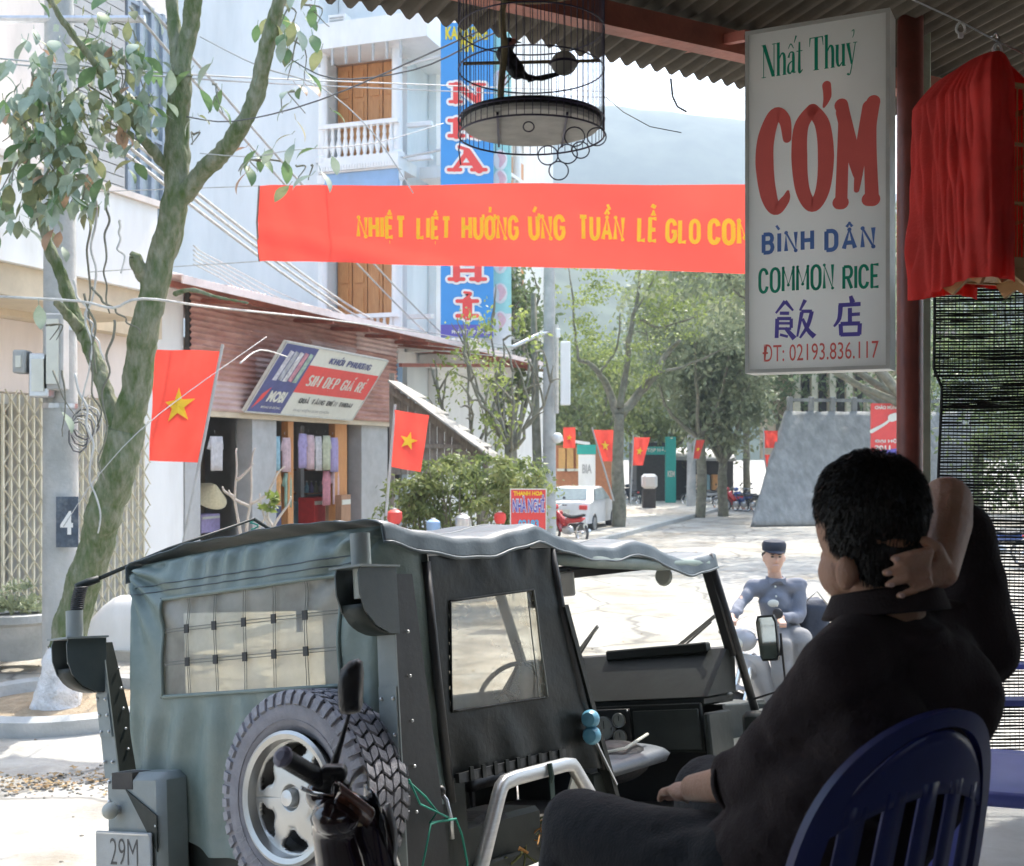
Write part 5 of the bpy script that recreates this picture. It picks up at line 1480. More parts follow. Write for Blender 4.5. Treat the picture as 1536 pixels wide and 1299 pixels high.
# frangipani: bare pale twigs in front of the shop
fr = thing('frangipani', 'leafless pale frangipani with forked twigs in front of the clothes shop', 'plant', loc=(at(420, 685, 14.5).x, 14.5, PZ))
mb = MB()
for pts in ([(420, 900), (425, 800), (430, 755), (432, 700), (438, 672)], [(430, 760), (405, 748), (398, 735)], [(432, 755), (455, 740), (470, 712), (482, 700)], [(362, 830), (360, 790), (352, 745), (356, 700), (355, 672)], [(352, 745), (338, 738), (334, 730)], [(355, 720), (372, 705), (380, 695)], [(425, 820), (445, 790), (458, 770)]):
    limb(mb, [at(x - 55, y - 0, 14.5) if x > 390 else at(x, y, 14.5) for x, y in pts], .022, .010, 6, .015)
for pts in ([(400, 900), (404, 800), (396, 770), (390, 740)], [(404, 800), (420, 775), (432, 758), (436, 745)], [(410, 790), (402, 772), (405, 750)]):
    limb(mb, [at(x, y, 14.2) for x, y in pts], .022, .010, 6, .015)
mb.build('twigs', mat('pale_twig', (.5, .45, .38), .8, bump=.2), fr, smooth=True, kind='stuff')
mb = MB(); leafcloud(mb, at(404, 752, 14.2), (.12, .1, .08), 40, .13, rnd, clumps=5, droop=-.6); mb.build('leaves', m_leafy, fr)

# ================================================================== THE FAR END OF THE STREET
# second tree with spreading limbs
b = gnd(929, 770, G); b = at(929, 685, 38); b.z = G
t2 = thing('forked_tree', 'slim forked street tree with spreading limbs and small yellow green leaves', 'tree', loc=b)
mb = MB(); limb(mb, [(b.x, b.y, G - .1), at(928, 740, 38), at(926, 680, 38), at(929, 622, 38)], .24, .16, 14, .05); mb.build('trunk', m_bark2, t2, smooth=True)
for pts, r0, r1 in (([(926, 625), (915, 590), (895, 555), (868, 540)], .16, .06), ([(870, 542), (862, 500), (858, 440), (852, 400)], .05, .02), ([(932, 622), (960, 590), (985, 560), (1000, 530), (1020, 510)], .17, .06), ([(930, 612), (938, 560), (945, 500), (955, 450), (960, 400)], .12, .04),
                   ([(960, 480), (990, 490), (1030, 480), (1080, 460)], .05, .02), ([(900, 560), (925, 520), (930, 470)], .05, .02), ([(985, 560), (1040, 545), (1090, 520)], .06, .02), ([(950, 470), (975, 430), (1000, 380)], .05, .02)):
    mb = MB(); limb(mb, [at(x, y, 38 + (i % 2) * .5) for i, (x, y) in enumerate(pts)], r0, r1, 9, .06); mb.build('limb', m_bark2, t2, smooth=True)
mb = MB(); rnd = random.Random(9)
for px, py, rx, rz, n in ((880, 440, 1.3, 1.0, 300), (960, 440, 1.8, 1.2, 600), (900, 500, 1.2, .9, 240), (960, 540, 1.2, .8, 260), (1010, 460, 1.6, 1.2, 650), (900, 390, 1.3, .7, 300), (990, 395, 1.8, .6, 600), (865, 500, .7, .8, 120), (1070, 430, 1.8, 1.0, 900)):
    leafcloud(mb, at(px, py, 38 + rnd.uniform(-1.4, 1.4)), (rx, 1.2, rz), int(n * 1.7), .115, rnd, narrow=.6)
mb.build('crown', br_, t2)
# big grey green trees behind, right
trs = [(1050, 490, 46, (3.0, 3, 3.2), 5200, m_leafg, 'broad grey green tree above the dark stall'),
       (1085, 590, 47, (2.0, 2.0, 2.2), 3600, m_leafg, 'low grey green tree at the left foot of the embankment'),
       (985, 610, 62, (3.2, 3, 2.6), 3200, m_hedge, 'bright bushy tree behind the second tree trunk'),
       (880, 600, 58, (3.0, 3, 3.2), 3600, m_hedge, 'bright bushy tree behind the orange windowed shop'),
       (1170, 480, 55, (4.5, 3, 4.5), 4800, m_leafd, 'tall dark tree behind the menu sign'),
       (1330, 480, 62, (5, 3, 3.0), 4200, m_leafg, 'wide tree above the embankment, beside the red post'),
       (1020, 560, 80, (5, 3, 4.0), 3400, m_leafd, 'dark distant tree in the gap behind the lamp pole'),
       (1120, 430, 64, (5, 3, 4.2), 4200, m_leafg, 'hazy tall tree just left of the menu sign'),
       (1470, 620, 50, (5, 3, 5), 4200, m_leafd, 'dark tree showing through the black net'),
       (1620, 560, 40, (5, 3, 5), 3600, m_leafd, 'dark tree beyond the right end of the net')]
for i, (px, py, D, r, n, m_, lab) in enumerate(trs):
    b = at(px, 685, D); b.z = ground_z(b.x, b.y)
    cz = at(px, py, D)
    tree('street_tree', lab, b, cz.z - b.z + r[2], r[0], 40 + i, n * 2, .17 + .002 * D, m_, tr=.17, fork=.3, crown_c=cz, crown_r=r, limbs=6)
# roadside trees on our side that shade the road
for i, (x, y, cx_, lab) in enumerate(((10.4, 30, 7.6, 'leafy roadside tree leaning over the street, its trunk behind the red post'), (14.4, 41, 10.2, 'second leafy roadside tree beyond the red post'))):
    tree('shade_tree', lab, (x, y, G), 9, 3.4, 80 + i, 7000, .2, m_leafg, tr=.2, fork=.4, crown_c=(cx_, y, 7.2), crown_r=(4.2, 3.0, 1.8))
# embankment: grey concrete slope with posts on top and pillars of a house behind
eb = thing('embankment', 'steep grey concrete embankment with a row of short posts along its top', 'embankment', loc=at(1240, 770, 44))
m_emb = mat('streaked_concrete', (.20, .205, .20), .95, scale=2.6, col2=(.33, .335, .33), bump=1, bscale=5, dirt=.7, dirtcol=(.17, .18, .17), stretch=(1.5, 1.5, .3))
mb = MB()
def efn(u, v):
    x = (1126 + v * 50) + u * (330 - v * 50)
    D = 40 + v * 3 + 1.5 * u
    p = at(x, 685, D); p.z = G + (at(1200, 620, 43).z - G) * v
    return p + V((0, 1, 0)) * .06 * nz((u * 20, v * 12, 1), 1)
mb.grid(efn, 60, 24); mb.build('slope', m_emb, eb, smooth=True, solid=.3)
for k in range(9):
    p = efn(.03 + k * .115, 1); mb = MB(); mb.box(p + Z * .3, (.2, .2, .65), bev=.03); mb.build('post', m_emb, eb)
    if k < 8:
        q = efn(.03 + (k + 1) * .115, 1); mb = MB(); mb.beam(p + Z * .5, q + Z * .5, .10, .12); mb.build('rail', m_emb, eb)
ph_ = thing('pillared_house', 'yellowish pillared house partly hidden behind the embankment and sign', 'building', loc=at(1240, 600, 54))
a = at(1160, 640, 55); b = at(1400, 500, 55); mb = MB(); mb.abox((a.x, 55, 2), (b.x, 58, b.z)); mb.build('wall', m_beige, ph_)
for x in (1190, 1216, 1243, 1268, 1298):
    a = at(x, 632, 53.6); b = at(x + 9, 500, 53.6); mb = MB(); mb.abox((a.x, 53.4, 2), (b.x, 53.7, b.z)); mb.build('pillar', mat('cream_pillar', (.66, .6, .45), .8, bump=.1) if x == 1190 else bpy.data.materials['cream_pillar'], ph_)
for x in (1203, 1229, 1256, 1284):
    a = at(x, 622, 54.9); b = at(x + 11, 520, 54.9); mb = MB(); mb.abox((a.x, 54.9, a.z), (b.x, 54.99, b.z)); mb.build('window', m_dark, ph_)
mb = MB(); mb.abox((at(1150, 0, 55).x, 53, b.z + .1), (at(1410, 0, 55).x, 58.5, b.z + .6)); mb.build('roof', m_corr2, ph_)
# red poster by the post
o_ = at(1307, 693, 30); k = 30 / F; f = plane_fn(o_, (1, 0, 0), (0, 0, 1), 0)
po = thing('street_poster', 'pink red street poster with a pale streak, beside the red-brown post', 'poster', loc=o_)
mb = MB(); mb.prism([f(0, 0), f(46 * k, 0), f(46 * k, 88 * k), f(0, 88 * k)], (0, .08, 0)); mb.build('panel', m_redpaint, po)
mb = MB(); mb.flat = True; mb.quad(f(0, 0, .01), f(46 * k, 0, .01), f(46 * k, 22 * k, .01), f(0, 14 * k, .01)); mb.build('violet_foot', m_purple, po)
mb = MB(); stroke(mb, lambda a_, b_, e=0.0: f(a_, b_, .02 + e), [(0, 46 * k), (18 * k, 56 * k), (34 * k, 68 * k)], [.1, .07, .05]); stroke(mb, lambda a_, b_, e=0.0: f(a_, b_, .03 + e), [(30 * k, 66 * k), (36 * k, 68 * k)], [.2, .2]); mb.build('pale_streak', m_cream, po)
for s_, y_, m_ in (('CHÀO MỪNG', 79, m_cream), ('ĐẠI HỘI', 28, m_cream), ('2011', 18, m_cream)):
    lettering(s_, lambda a_, b_, e=0: f(.08 + a_, y_ * k + b_, .03), m_, po, w=.62 if len(s_) > 5 else .4, h=.12, bold=.04)
MB().tube([f(.1, -1.5, -.04), f(.1, 0, -.04)], .04, 8).build('leg', m_steel, po); MB().tube([f(.7, -1.5, -.04), f(.7, 0, -.04)], .04, 8).build('leg', m_steel, po)

# shop with orange windows, signboard with green top, green stall, dark stall
os_ = thing('orange_window_shop', 'small far shop with orange framed windows and pale canopy behind the white car', 'shop', loc=at(865, 760, 47))
a = at(830, 765, 47); b = at(925, 668, 47); mb = MB(); mb.abox((a.x, 47, G), (b.x, 52, b.z)); mb.build('wall', mat('orange_brown_wall', (.42, .17, .08), .7, bump=.1), os_)
for x in (838, 850, 864, 878):
    a = at(x, 703, 46.95); b = at(x + 10, 672, 46.95); mb = MB(); mb.abox((a.x, 46.9, a.z), (b.x, 46.99, b.z)); w_ = mb.build('window', mat('amber_window', (.62, .36, .12), .3, bump=0) if x == 838 else bpy.data.materials['amber_window'], os_)
    mb = MB(); mb.abox((a.x - .08, 46.87, a.z - .1), (b.x + .06, 46.895, a.z - .001)); mb.build('sill', m_cream, w_)
mb = MB(); mb.prism([at(832, 660, 46), at(885, 668, 46), at(885, 668, 49), at(832, 660, 49)], Z * .12); mb.build('canopy', m_white, os_)
gs_ = thing('tall_signboard', 'tall white signboard with green top in front of the orange windowed shop', 'sign', loc=at(880, 750, 41))
o_ = at(868, 752, 41); k = 41 / F; f = plane_fn(o_, (1, 0, 0), (0, 0, 1), 0)
mb = MB(); mb.prism([f(0, 0), f(25 * k, 0), f(25 * k, 70 * k), f(0, 70 * k)], (0, .2, 0)); mb.build('panel', m_white, gs_)
mb = MB(); mb.prism([f(-.05, 70 * k + .01), f(26 * k, 70 * k + .01), f(26 * k, 85 * k), f(-.05, 85 * k)], (0, .22, 0)); mb.build('green_top', m_teal, gs_)
lettering('BIA', lambda a_, b_, e=0: f(.12 + a_, 42 * k + b_, .02), m_greycol, gs_, w=.34, h=.32, bold=.03)
gk = thing('green_stall', 'dark stall with teal fascia sign and tall teal pillar at the end of the street', 'stall', loc=at(990, 750, 58))
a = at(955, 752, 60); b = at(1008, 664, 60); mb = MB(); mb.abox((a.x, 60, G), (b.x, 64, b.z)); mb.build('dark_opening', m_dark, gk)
o_ = at(966, 682, 58); k = 58 / F; f = plane_fn(o_, (1, 0, 0), (0, 0, 1), 0)
mb = MB(); mb.prism([f(0, 0), f(42 * k, 0), f(42 * k, 12 * k), f(0, 12 * k)], (0, .3, 0)); mb.build('fascia_sign', m_teal, gk)
lettering('TẠP HÓA', lambda a_, b_, e=0: f(.15 + a_, .1 + b_, .02), m_cream, gk, w=1.05, h=.26, bold=.04)
a = at(999, 750, 57.8); b = at(1014, 655, 57.8); mb = MB(); mb.abox((a.x, 57.8, G), (b.x, 58.2, b.z)); mb.build('pillar', m_teal, gk)
lettering('KEM', lambda a_, b_, e=0: V((a.x + .08 + a_, 57.78, 1.1 + b_)), m_cream, gk, w=.35, h=.3, bold=.04)
gr = thing('dark_stall', 'long dark open stall with grey roof behind the far lamp pole', 'stall', loc=at(1060, 750, 62))
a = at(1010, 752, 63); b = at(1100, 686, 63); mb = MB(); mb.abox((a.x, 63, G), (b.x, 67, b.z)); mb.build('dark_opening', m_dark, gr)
mb = MB(); mb.prism([at(1005, 690, 61), at(1105, 692, 61), at(1098, 678, 66), at(1010, 674, 66)], Z * .12); mb.build('roof', m_greycol, gr)
for x, m_ in ((1041, m_beige), (1055, gm[1]), (1068, gm[8]), (1080, m_beige)):
    a = at(x, 735, 61.5); b = at(x + 10, 712, 61.5); mb = MB(); mb.abox((a.x, 61.5, a.z), (b.x, 62, b.z), bev=.05); mb.build('goods_bundle', m_, gr)
MB().tube([at(1086, 750, 60.5), at(1086, 680, 60.5)], .08, 8).build('post', m_wood_b, gr)
for px, py, D, w, h, lab in ((974, 722, 52, 22, 22, 'white sheeted load on the ground before the green stall'),):
    c = at(px, py, D); k = D / F
    t = thing('sheeted_load', lab, 'load', loc=c)
    mb = MB(); mb.box(c, (w * k, .8, h * k), bev=.12); mb.build('white_sheet', m_white, t)
    mb = MB(); mb.abox((c.x - w * k * .45, c.y - .3, G), (c.x + w * k * .4, c.y + .3, c.z - h * k * .5 - .005), bev=.03); mb.build('cart', m_dark, t)

# ---- white car
def car():
    D = 38.0
    c = at(869, 685, D); c.z = G
    t = thing('white_car', 'white saloon car parked with its tail towards us beyond the far pole', 'car', loc=c, rotz=0)
    hd_ = .30
    M_ = Matrix.Translation(c) @ Matrix.Rotation(pi / 2 - hd_ * 1.0, 4, 'Z')
    mw = mat('white_car_paint', (.75, .76, .76), .25, var=.03, bump=0, coat=.6, dirt=.1)
    def L(*p): return M_ @ V(p)
    # side profile lofted across the width
    prof = [(-2.15, .35), (-2.2, .75), (-2.1, .98), (-1.5, 1.02), (-1.0, 1.42), (.3, 1.45), (1.0, 1.02), (1.95, .88), (2.1, .6), (2.05, .3)]
    mb = MB()
    vs = []; ws = [-.82, -.70, 0, .70, .82]
    for w in ws:
        for x, z in prof:
            up_ = max(0, (z - 1.0)) * .35
            ww = w * (1 - up_) if abs(w) > .1 else 0
            vs.append(L(x * (1 if abs(w) < .75 else .985), ww, z * (1 if abs(w) < .75 else .97)))
    n = len(prof); fs = []
    for i in range(len(ws) - 1):
        for j in range(n - 1): fs.append((i * n + j, i * n + j + 1, (i + 1) * n + j + 1, (i + 1) * n + j))
    fs += [tuple(range(n)), tuple(reversed(range((len(ws) - 1) * n, len(ws) * n)))]
    mb.add(vs, fs); mb.build('body', mw, t, smooth='auto')
    mb = MB(); mb.flat = True; mb.add([L(-1.49, -.60, 1.06), L(-1.49, .60, 1.06), L(-1.06, .52, 1.40), L(-1.06, -.52, 1.40)], [(0, 1, 2, 3)]); mb.build('rear_window', m_glass, t)
    for s_ in (-1, 1):
        mb = MB(); mb.flat = True; mb.add([L(-1.35, s_ * .825, 1.04), L(.9, s_ * .825, 1.04), L(.3, s_ * .72, 1.38), L(-.95, s_ * .72, 1.38)], [(0, 1, 2, 3)]); mb.build('side_window', m_glass, t)
        mb = MB(); mb.box(L(-2.18, s_ * .66, .84), (.06, .26, .14), M_.to_3x3(), bev=.02); mb.build('tail_light', m_redpaint, t)
        for x in (-1.35, 1.3):
            wb_ = MB().lathe([(.2, -.1), (.31, -.1), (.33, -.06), (.33, .06), (.31, .1), (.2, .1)], L(x, s_ * .74, .31), M_.to_3x3() @ V((0, 1, 0)), 20).build('wheel', m_black, t, smooth='auto')
            MB().lathe([(.001, .1 * s_), (.19, .105 * s_), (.2, .08 * s_)], L(x, s_ * .74, .31), M_.to_3x3() @ V((0, 1, 0)), 16).build('rim', m_steel, wb_, smooth='auto')
    mb = MB(); mb.box(L(-2.2, 0, .45), (.12, 1.6, .2), M_.to_3x3(), bev=.03); mb.build('bumper', mw, t)
    mb = MB(); mb.box(L(-2.22, 0, .72), (.02, .5, .12), M_.to_3x3()); mb.build('number_plate', m_cream, t)
car()
# ================================================================== MOTORBIKES
m_tyre = mat('tyre_rubber', (.05, .05, .055), .8, scale=20, var=.2, bump=.3, dirt=.5, dirtcol=(.16, .15, .14))
m_chrome = mat('chrome', (.7, .7, .7), .15, var=.03, metal=1, bump=0)
m_seat = mat('black_vinyl', (.02, .02, .022), .45, var=.2, bump=.2)
def motorbike(loc, rz, paint, label, group=None, lean=.1):
    t = thing('motorbike', label, 'motorbike', loc=loc, rotz=rz, group=group)
    RX = Matrix.Rotation(-lean, 4, 'X')
    def b(mb, nm_, m_, par=None, sm='auto', **k):
        o = mb.build(nm_, m_, par or t, smooth=sm, local=True, **k)
        if par is None: o.matrix_basis = RX
        return o
    for x, nm_ in ((-.62, 'wheel'), (.62, 'wheel')):
        w = b(MB().lathe([(.235, -.035), (.27, -.03), (.29, 0), (.27, .03), (.235, .035)], (x, 0, .29), V((0, 1, 0)), 24, closed=True), 'wheel', m_tyre)
        b(MB().lathe([(.215, -.02), (.237, -.03), (.237, .03), (.215, .02)], (x, 0, .29), V((0, 1, 0)), 24, closed=True), 'rim', m_chrome, w)
        sp = MB()
        for k in range(14):
            a = 2 * pi * k / 14; sp.tube([(x, -.02 + .04 * (k % 2), .29), (x + cos(a) * .22, 0, .29 + sin(a) * .22)], .003, 4)
        sp.lathe([(.001, -.05), (.045, -.05), (.045, .05), (.001, .05)], (x, 0, .29), V((0, 1, 0)), 10); b(sp, 'spokes', m_chrome, w)
    b(MB().tube([(.62, .06, .29), (.50, .06, .62), (.44, .04, .86)], .02, 8), 'fork', m_chrome); b(MB().tube([(.62, -.06, .29), (.50, -.06, .62), (.44, -.04, .86)], .02, 8), 'fork', m_chrome)
    mb = MB(); mb.grid(lambda u, v: V((.62 + .33 * cos(.35 + 2.0 * u), (v - .5) * .11, .30 + .33 * sin(.35 + 2.0 * u) - .03 * abs(v - .5) * 2)), 12, 4); b(mb, 'front_fender', paint, solid=.004)
    mb = MB(); mb.caps((.10, 0, .52), .10, (.42, 0, .78), .09, 14); b(mb, 'front_body', paint, sm=True)
    mb = MB(); mb.grid(lambda u, v: V((.50 - .30 * u + .06 * (2 * v - 1) ** 2 * -1, (v - .5) * (.40 - .10 * u), .86 - .58 * u)), 8, 8); b(mb, 'leg_shield', paint, solid=.012, sm=True)
    mb = MB(); mb.box((0, 0, .33), (.36, .22, .22), bev=.05); b(mb, 'engine', m_steel)
    mb = MB(); mb.caps((-.62, 0, .66), .075, (-.05, 0, .60), .10, 12); b(mb, 'tail_body', paint, sm=True)
    mb = MB(); mb.grid(lambda u, v: V((-.70 + .78 * u, (v - .5) * .25 * (1 - .3 * u), .76 + .035 * sin(pi * v) - .05 * sin(pi * u))), 12, 8); b(mb, 'seat', m_seat, solid=.05, sm=True)
    b(MB().tube([(-.1, -.14, .25), (-.35, -.17, .27), (-.75, -.18, .33)], [.025, .04, .045], 10), 'exhaust', m_chrome)
    b(MB().tube([(.40, .33, .98), (.44, .20, 1.0), (.44, 0, .96), (.44, -.20, 1.0), (.40, -.33, .98)], .012, 8), 'handlebar', m_chrome)
    for s_ in (-1, 1):
        b(MB().tube([(.43, .22 * s_, 1.0), (.395, .345 * s_, .98)], .018, 10), 'grip', m_seat)
        mi = b(MB().tube([(.43, .20 * s_, 1.0), (.42, .27 * s_, 1.16)], .005, 6), 'mirror_stem', m_chrome)
        mb = MB(); mb.ball((.42, .29 * s_, 1.20), (.012, .055, .04), 12, 8); b(mb, 'mirror', m_seat, mi, sm=True)
    mb = MB(); mb.ball((.50, 0, .97), (.09, .13, .09), 14, 10); b(mb, 'headset', paint, sm=True)
    mb = MB(); mb.ball((.575, 0, .95), (.03, .075, .055), 12, 8); b(mb, 'headlight', m_cream, sm=True)
    mb = MB(); mb.box((-.73, 0, .68), (.05, .12, .06), bev=.015); b(mb, 'tail_light', m_redpaint)
    mb = MB(); mb.box((-.80, 0, .48), (.01, .15, .12)); b(mb, 'number_plate', m_cream)
    return t
m_pr = mat('red_gloss', (.55, .03, .03), .25, var=.05, bump=0, coat=.5)
m_pb = mat('blue_gloss', (.04, .09, .30), .25, var=.05, bump=0, coat=.5)
m_pk = mat('black_gloss', (.02, .02, .025), .2, var=.05, bump=0, coat=.5)
m_ps = mat('silver_gloss', (.42, .43, .45), .3, var=.05, bump=0, coat=.5)
b = at(853, 685, 33); motorbike((b.x, b.y, G), 2.2, m_pr, 'red motorbike parked in front of the white car')
pk = [(1046, 57, m_pk, 'black motorbike leaning at the foot of the far lamp pole'), (1062, 56, m_ps, 'silver motorbike just right of the far lamp pole'), (1094, 52, m_ps, 'silver motorbike, leftmost of the row under the grey tree'), (1106, 51.4, m_pr, 'red motorbike, second of the row under the grey tree'), (1118, 51, m_pb, 'blue motorbike, third of the row under the grey tree'), (1131, 50.5, m_pk, 'black motorbike, last of the row before the embankment'), (950, 57, m_pk, 'black motorbike far behind the pinkish flag')]
for i, (px, D, m_, lab) in enumerate(pk):
    b = at(px, 685, D); motorbike((b.x, b.y, G), 2.5 - .1 * i, m_, lab, 'motorbikes parked at the end of the street')
for i, (px, D, m_, lab) in enumerate(((1425, 24, m_ps, 'silver motorbike glimpsed through the lower black net'), (1500, 26, m_pb, 'blue motorbike glimpsed through the black net at the right edge'))):
    b = at(px, 685, D); motorbike((b.x, b.y, G), 2.0, m_, lab)

# ================================================================== THE JEEP (built in its own axes: x ahead, y to its left, z up)
m_can = mat('green_canvas', (.13, .18, .165), .5, scale=5, col2=(.19, .245, .225), bump=.1, bscale=60, spec=.6, dirt=.5, dirtcol=(.27, .29, .26))
m_canr = mat('roof_canvas', (.065, .09, .105), .45, scale=3, col2=(.09, .12, .14), bump=.07, bscale=60, spec=.5, dirt=.55, dirtcol=(.15, .165, .165))
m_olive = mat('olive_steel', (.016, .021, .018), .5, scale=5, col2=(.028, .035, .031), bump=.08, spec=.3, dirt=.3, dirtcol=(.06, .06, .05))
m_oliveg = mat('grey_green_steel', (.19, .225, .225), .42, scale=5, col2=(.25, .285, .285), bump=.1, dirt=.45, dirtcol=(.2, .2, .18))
m_vinyl = mat('black_door_vinyl', (.007, .009, .008), .42, scale=6, col2=(.013, .015, .013), bump=.3, bscale=12, spec=.22)
m_plas = clear_mat('clouded_plastic_window', (.92, .90, .80), .55, .2, (.80, .79, .72))
m_plas2 = clear_mat('clear_plastic_window', (.86, .84, .74), .42, .15, (.55, .53, .46))
m_alloy = mat('alloy_rim', (.55, .55, .53), .3, var=.05, metal=.55, bump=.03, spec=.6)
jp = thing('jeep', 'dark green open military jeep with canvas top and spare wheel on its tail', 'jeep', mat=JM)
def jb(mb, nm_, m_, par=None, sm='auto', **k):
    return mb.build(nm_, m_, par or jp, smooth=sm, local=True, **k)
JW, JH = 1.5, 1.835
# rear curtain with its wrinkles, open where the window is
wy0, wy1, wz0, wz1 = .19, 1.235, 1.262, 1.668
def rtop(y): return JH + .02 * sin(pi * y / JW)
def rear_pt(y, z):
    x = 0.0
    for d in (y, JW - y):
        if d < .07: x += .07 - sqrt(max(0, .07 ** 2 - (.07 - d) ** 2))
    tz = rtop(y) - z
    if tz < .06: x += .06 - sqrt(max(0, .06 ** 2 - (.06 - max(tz, 0)) ** 2))
    wr = 0
    up_ = max(0, 1 - tz / .22)
    wr += .017 * up_ * sin(y * 42 + 5 * z + 2.2 * sin(y * 7)) * (1 if tz > .02 else 0)
    cl = V((y - JW, z - JH)).length
    wr += .022 * max(0, 1 - cl / .6) * sin(math.atan2(JH - z, JW - y + .02) * 17)
    cr = V((y, z - JH)).length
    wr += .022 * max(0, 1 - cr / .6) * sin(math.atan2(JH - z, y + .02) * 15)
    lo = max(0, (wz0 + .02 - z) / .6)
    if lo > 0: wr += .017 * min(1, lo * 4) * (1 - .4 * lo) * sin(y * 30 + 3 * nz((y, z, 0), 2) + 4 * z * (y - .7))
    wr += .012 * nz((y, z, 0), 3)
    return V((x + wr - .03 * sin(pi * min(1, max(0, (1.9 - z) / 1.2))), y, z))
mb = MB()
def rfn(u, v):
    y = u * JW; zb_ = .62 + .22 * max(0, (y - 1.0) / .5); z = zb_ + (rtop(y) - zb_) * v
    return rear_pt(y, z)
def rskip(u, v):
    y = u * JW; zb_ = .62 + .22 * max(0, (y - 1.0) / .5); z = zb_ + (rtop(y) - zb_) * v
    return wy0 < y < wy1 and wz0 < z < wz1
mb.grid(rfn, 150, 110, rskip); rc = jb(mb, 'rear_curtain', m_can, sm=True)
# hem round the window
mb = MB()
for (a, b_) in (((wy0, wz0), (wy1, wz0)), ((wy1, wz0), (wy1, wz1)), ((wy1, wz1), (wy0, wz1)), ((wy0, wz1), (wy0, wz0))):
    n = 30
    pts = [rear_pt(a[0] + (b_[0] - a[0]) * i / n, a[1] + (b_[1] - a[1]) * i / n) + V((-.004, 0, 0)) for i in range(n + 1)]
    mb.tube(pts, .009, 6)
jb(mb, 'window_hem', m_can, rc, sm=True)
for zz in (1.705, 1.735): jb(MB().tube([rear_pt(.06 + (JW - .12) * i / 60, zz) + V((-.002, 0, 0)) for i in range(61)], .0025, 4), 'stitch_seam', m_canr, rc, sm=True)
mb = MB(); mb.flat = True
mb.grid(lambda u, v: rear_pt(wy0 - .02 + (wy1 - wy0 + .04) * u, wz0 - .02 + (wz1 - wz0 + .04) * v) * 1 + V((.008 + .006 * nz((u * 9, v * 4, 0), 1), 0, 0)), 50, 24)
rw = jb(mb, 'rear_window', m_plas, sm=True)
m_seam = mat('grey_seam', (.20, .21, .19), .6, var=.1, bump=0)
ys = [wy0 + (wy1 - wy0) * k / 6 for k in range(7)]; zs = [wz0 + (wz1 - wz0) * k / 3 for k in range(4)]
for y in ys:
    for dy in (-.006, .006):
        jb(MB().tube([rear_pt(y + dy, wz0 + (wz1 - wz0) * j / 10) + V((-.002, 0, 0)) for j in range(11)], .0018, 4), 'seam', m_seam, rw)
for z in zs[1:3]:
    for dz in (-.006, .006):
        jb(MB().tube([rear_pt(wy0 + (wy1 - wy0) * j / 14, z + dz) + V((-.002, 0, 0)) for j in range(15)], .0018, 4), 'seam', m_seam, rw)
for y in ys[1:-1]:
    for z in zs[1:3]:
        mb = MB(); mb.box(rear_pt(y, z) + V((-.006, 0, 0)), (.005, .026, .036)); jb(mb, 'seam_patch', m_black, rw)
for y in ys:
    for z in (zs[0], zs[3]):
        mb = MB(); mb.box(rear_pt(y, z) + V((-.006, 0, 0)), (.004, .02, .014)); jb(mb, 'seam_patch', m_black, rw)
# roof canvas over three bows, sagging between, valance along the side
bows = [(.03, 1.845), (.98, 1.868), (1.85, 1.835), (2.69, 1.80)]
def roof_z(x, y):
    for (xa, za), (xb, zb_) in zip(bows, bows[1:]):
        if x <= xb + 1e-6:
            t = (x - xa) / (xb - xa); z = za + (zb_ - za) * t - .055 * sin(pi * min(1, max(0, t))) ** 1.2
            br = abs(t - round(t)) * (xb - xa)
            break
    e = min(y, JW - y)
    return z + .05 * (1 - ((y - JW / 2) / (JW / 2)) ** 2) - .0, br, e
def roof_pt(x, v):     # v 0..1 across, the outer bits are the valance
    val = .085
    a = v * (JW + 2 * val) - val
    y = min(max(a, 0), JW); z, br, e = roof_z(x, y)
    wr = .004 * max(0, 1 - e / .5) * sin(x * 26 + 6 * sin(e * 4)) + .008 * max(0, 1 - e / .6) * nz((x * 1.6, y, 4), 2.2) + .003 * max(0, 1 - br / .25) * sin(y * 30 + x * 8) * (1 if 0 < a < JW else .3) + .014 * nz((x, y, 1), 2.6)
    z += wr
    if a < 0:
        d = -a; z -= d + 0; y = -.018 - .010 * nz((x, 0, 7), 3) * d / val - .012 * (d / val) - .002 * sin(x * 33)
        z -= .010 * sin(pi * (x / .98)) * (d / val)
    if a > JW:
        d = a - JW; z -= d; y = JW + .018 + .01 * sin(x * 11) * d / val
    return V((x, y, z))
mb = MB(); mb.grid(lambda u, v: roof_pt(.0 + 2.68 * u, v), 170, 90); rf = jb(mb, 'roof_canvas', m_canr, sm=True, solid=.004)
jb(MB().tube([roof_pt(2.68 * i / 60, 0.004) + V((0, -.003, 0)) for i in range(61)], .006, 6), 'hem', m_canr, rf, sm=True)
for x, z in bows[1:]:
    jb(MB().tube(([(x, .03, z - .35)] if x < 1.5 else []) + [(x, .03, z - .05), (x, .10, z - .015), (x, JW / 2, z + .03), (x, JW - .1, z - .015), (x, JW - .03, z - .05)] + ([(x, JW - .03, z - .35)] if x < 1.5 else []), .016, 8), 'roof_bow', m_black, sm=True)
for yy in (.22, JW - .22): jb(MB().tube([roof_pt(2.68 * i / 70, (yy + .085) / (JW + .17)) + V((0, 0, .002)) for i in range(71)], .0035, 5), 'roof_seam', m_canr, rf, sm=True)
# far side curtain with a window, so light comes through as on the road side
mb = MB(); mb.grid(lambda u, v: V((.02 + 1.35 * u, JW - .004 + .008 * sin(u * 30) * (1 - v), .85 + .93 * v)), 40, 24, lambda u, v: .2 < u < .85 and .38 < v < .85); jb(mb, 'side_curtain', m_can, sm=True)
mb = MB(); mb.flat = True; mb.quad((.27, JW + .004, 1.19), (1.19, JW + .004, 1.19), (1.19, JW + .004, 1.66), (.27, JW + .004, 1.66)); jb(mb, 'side_window', m_plas2)
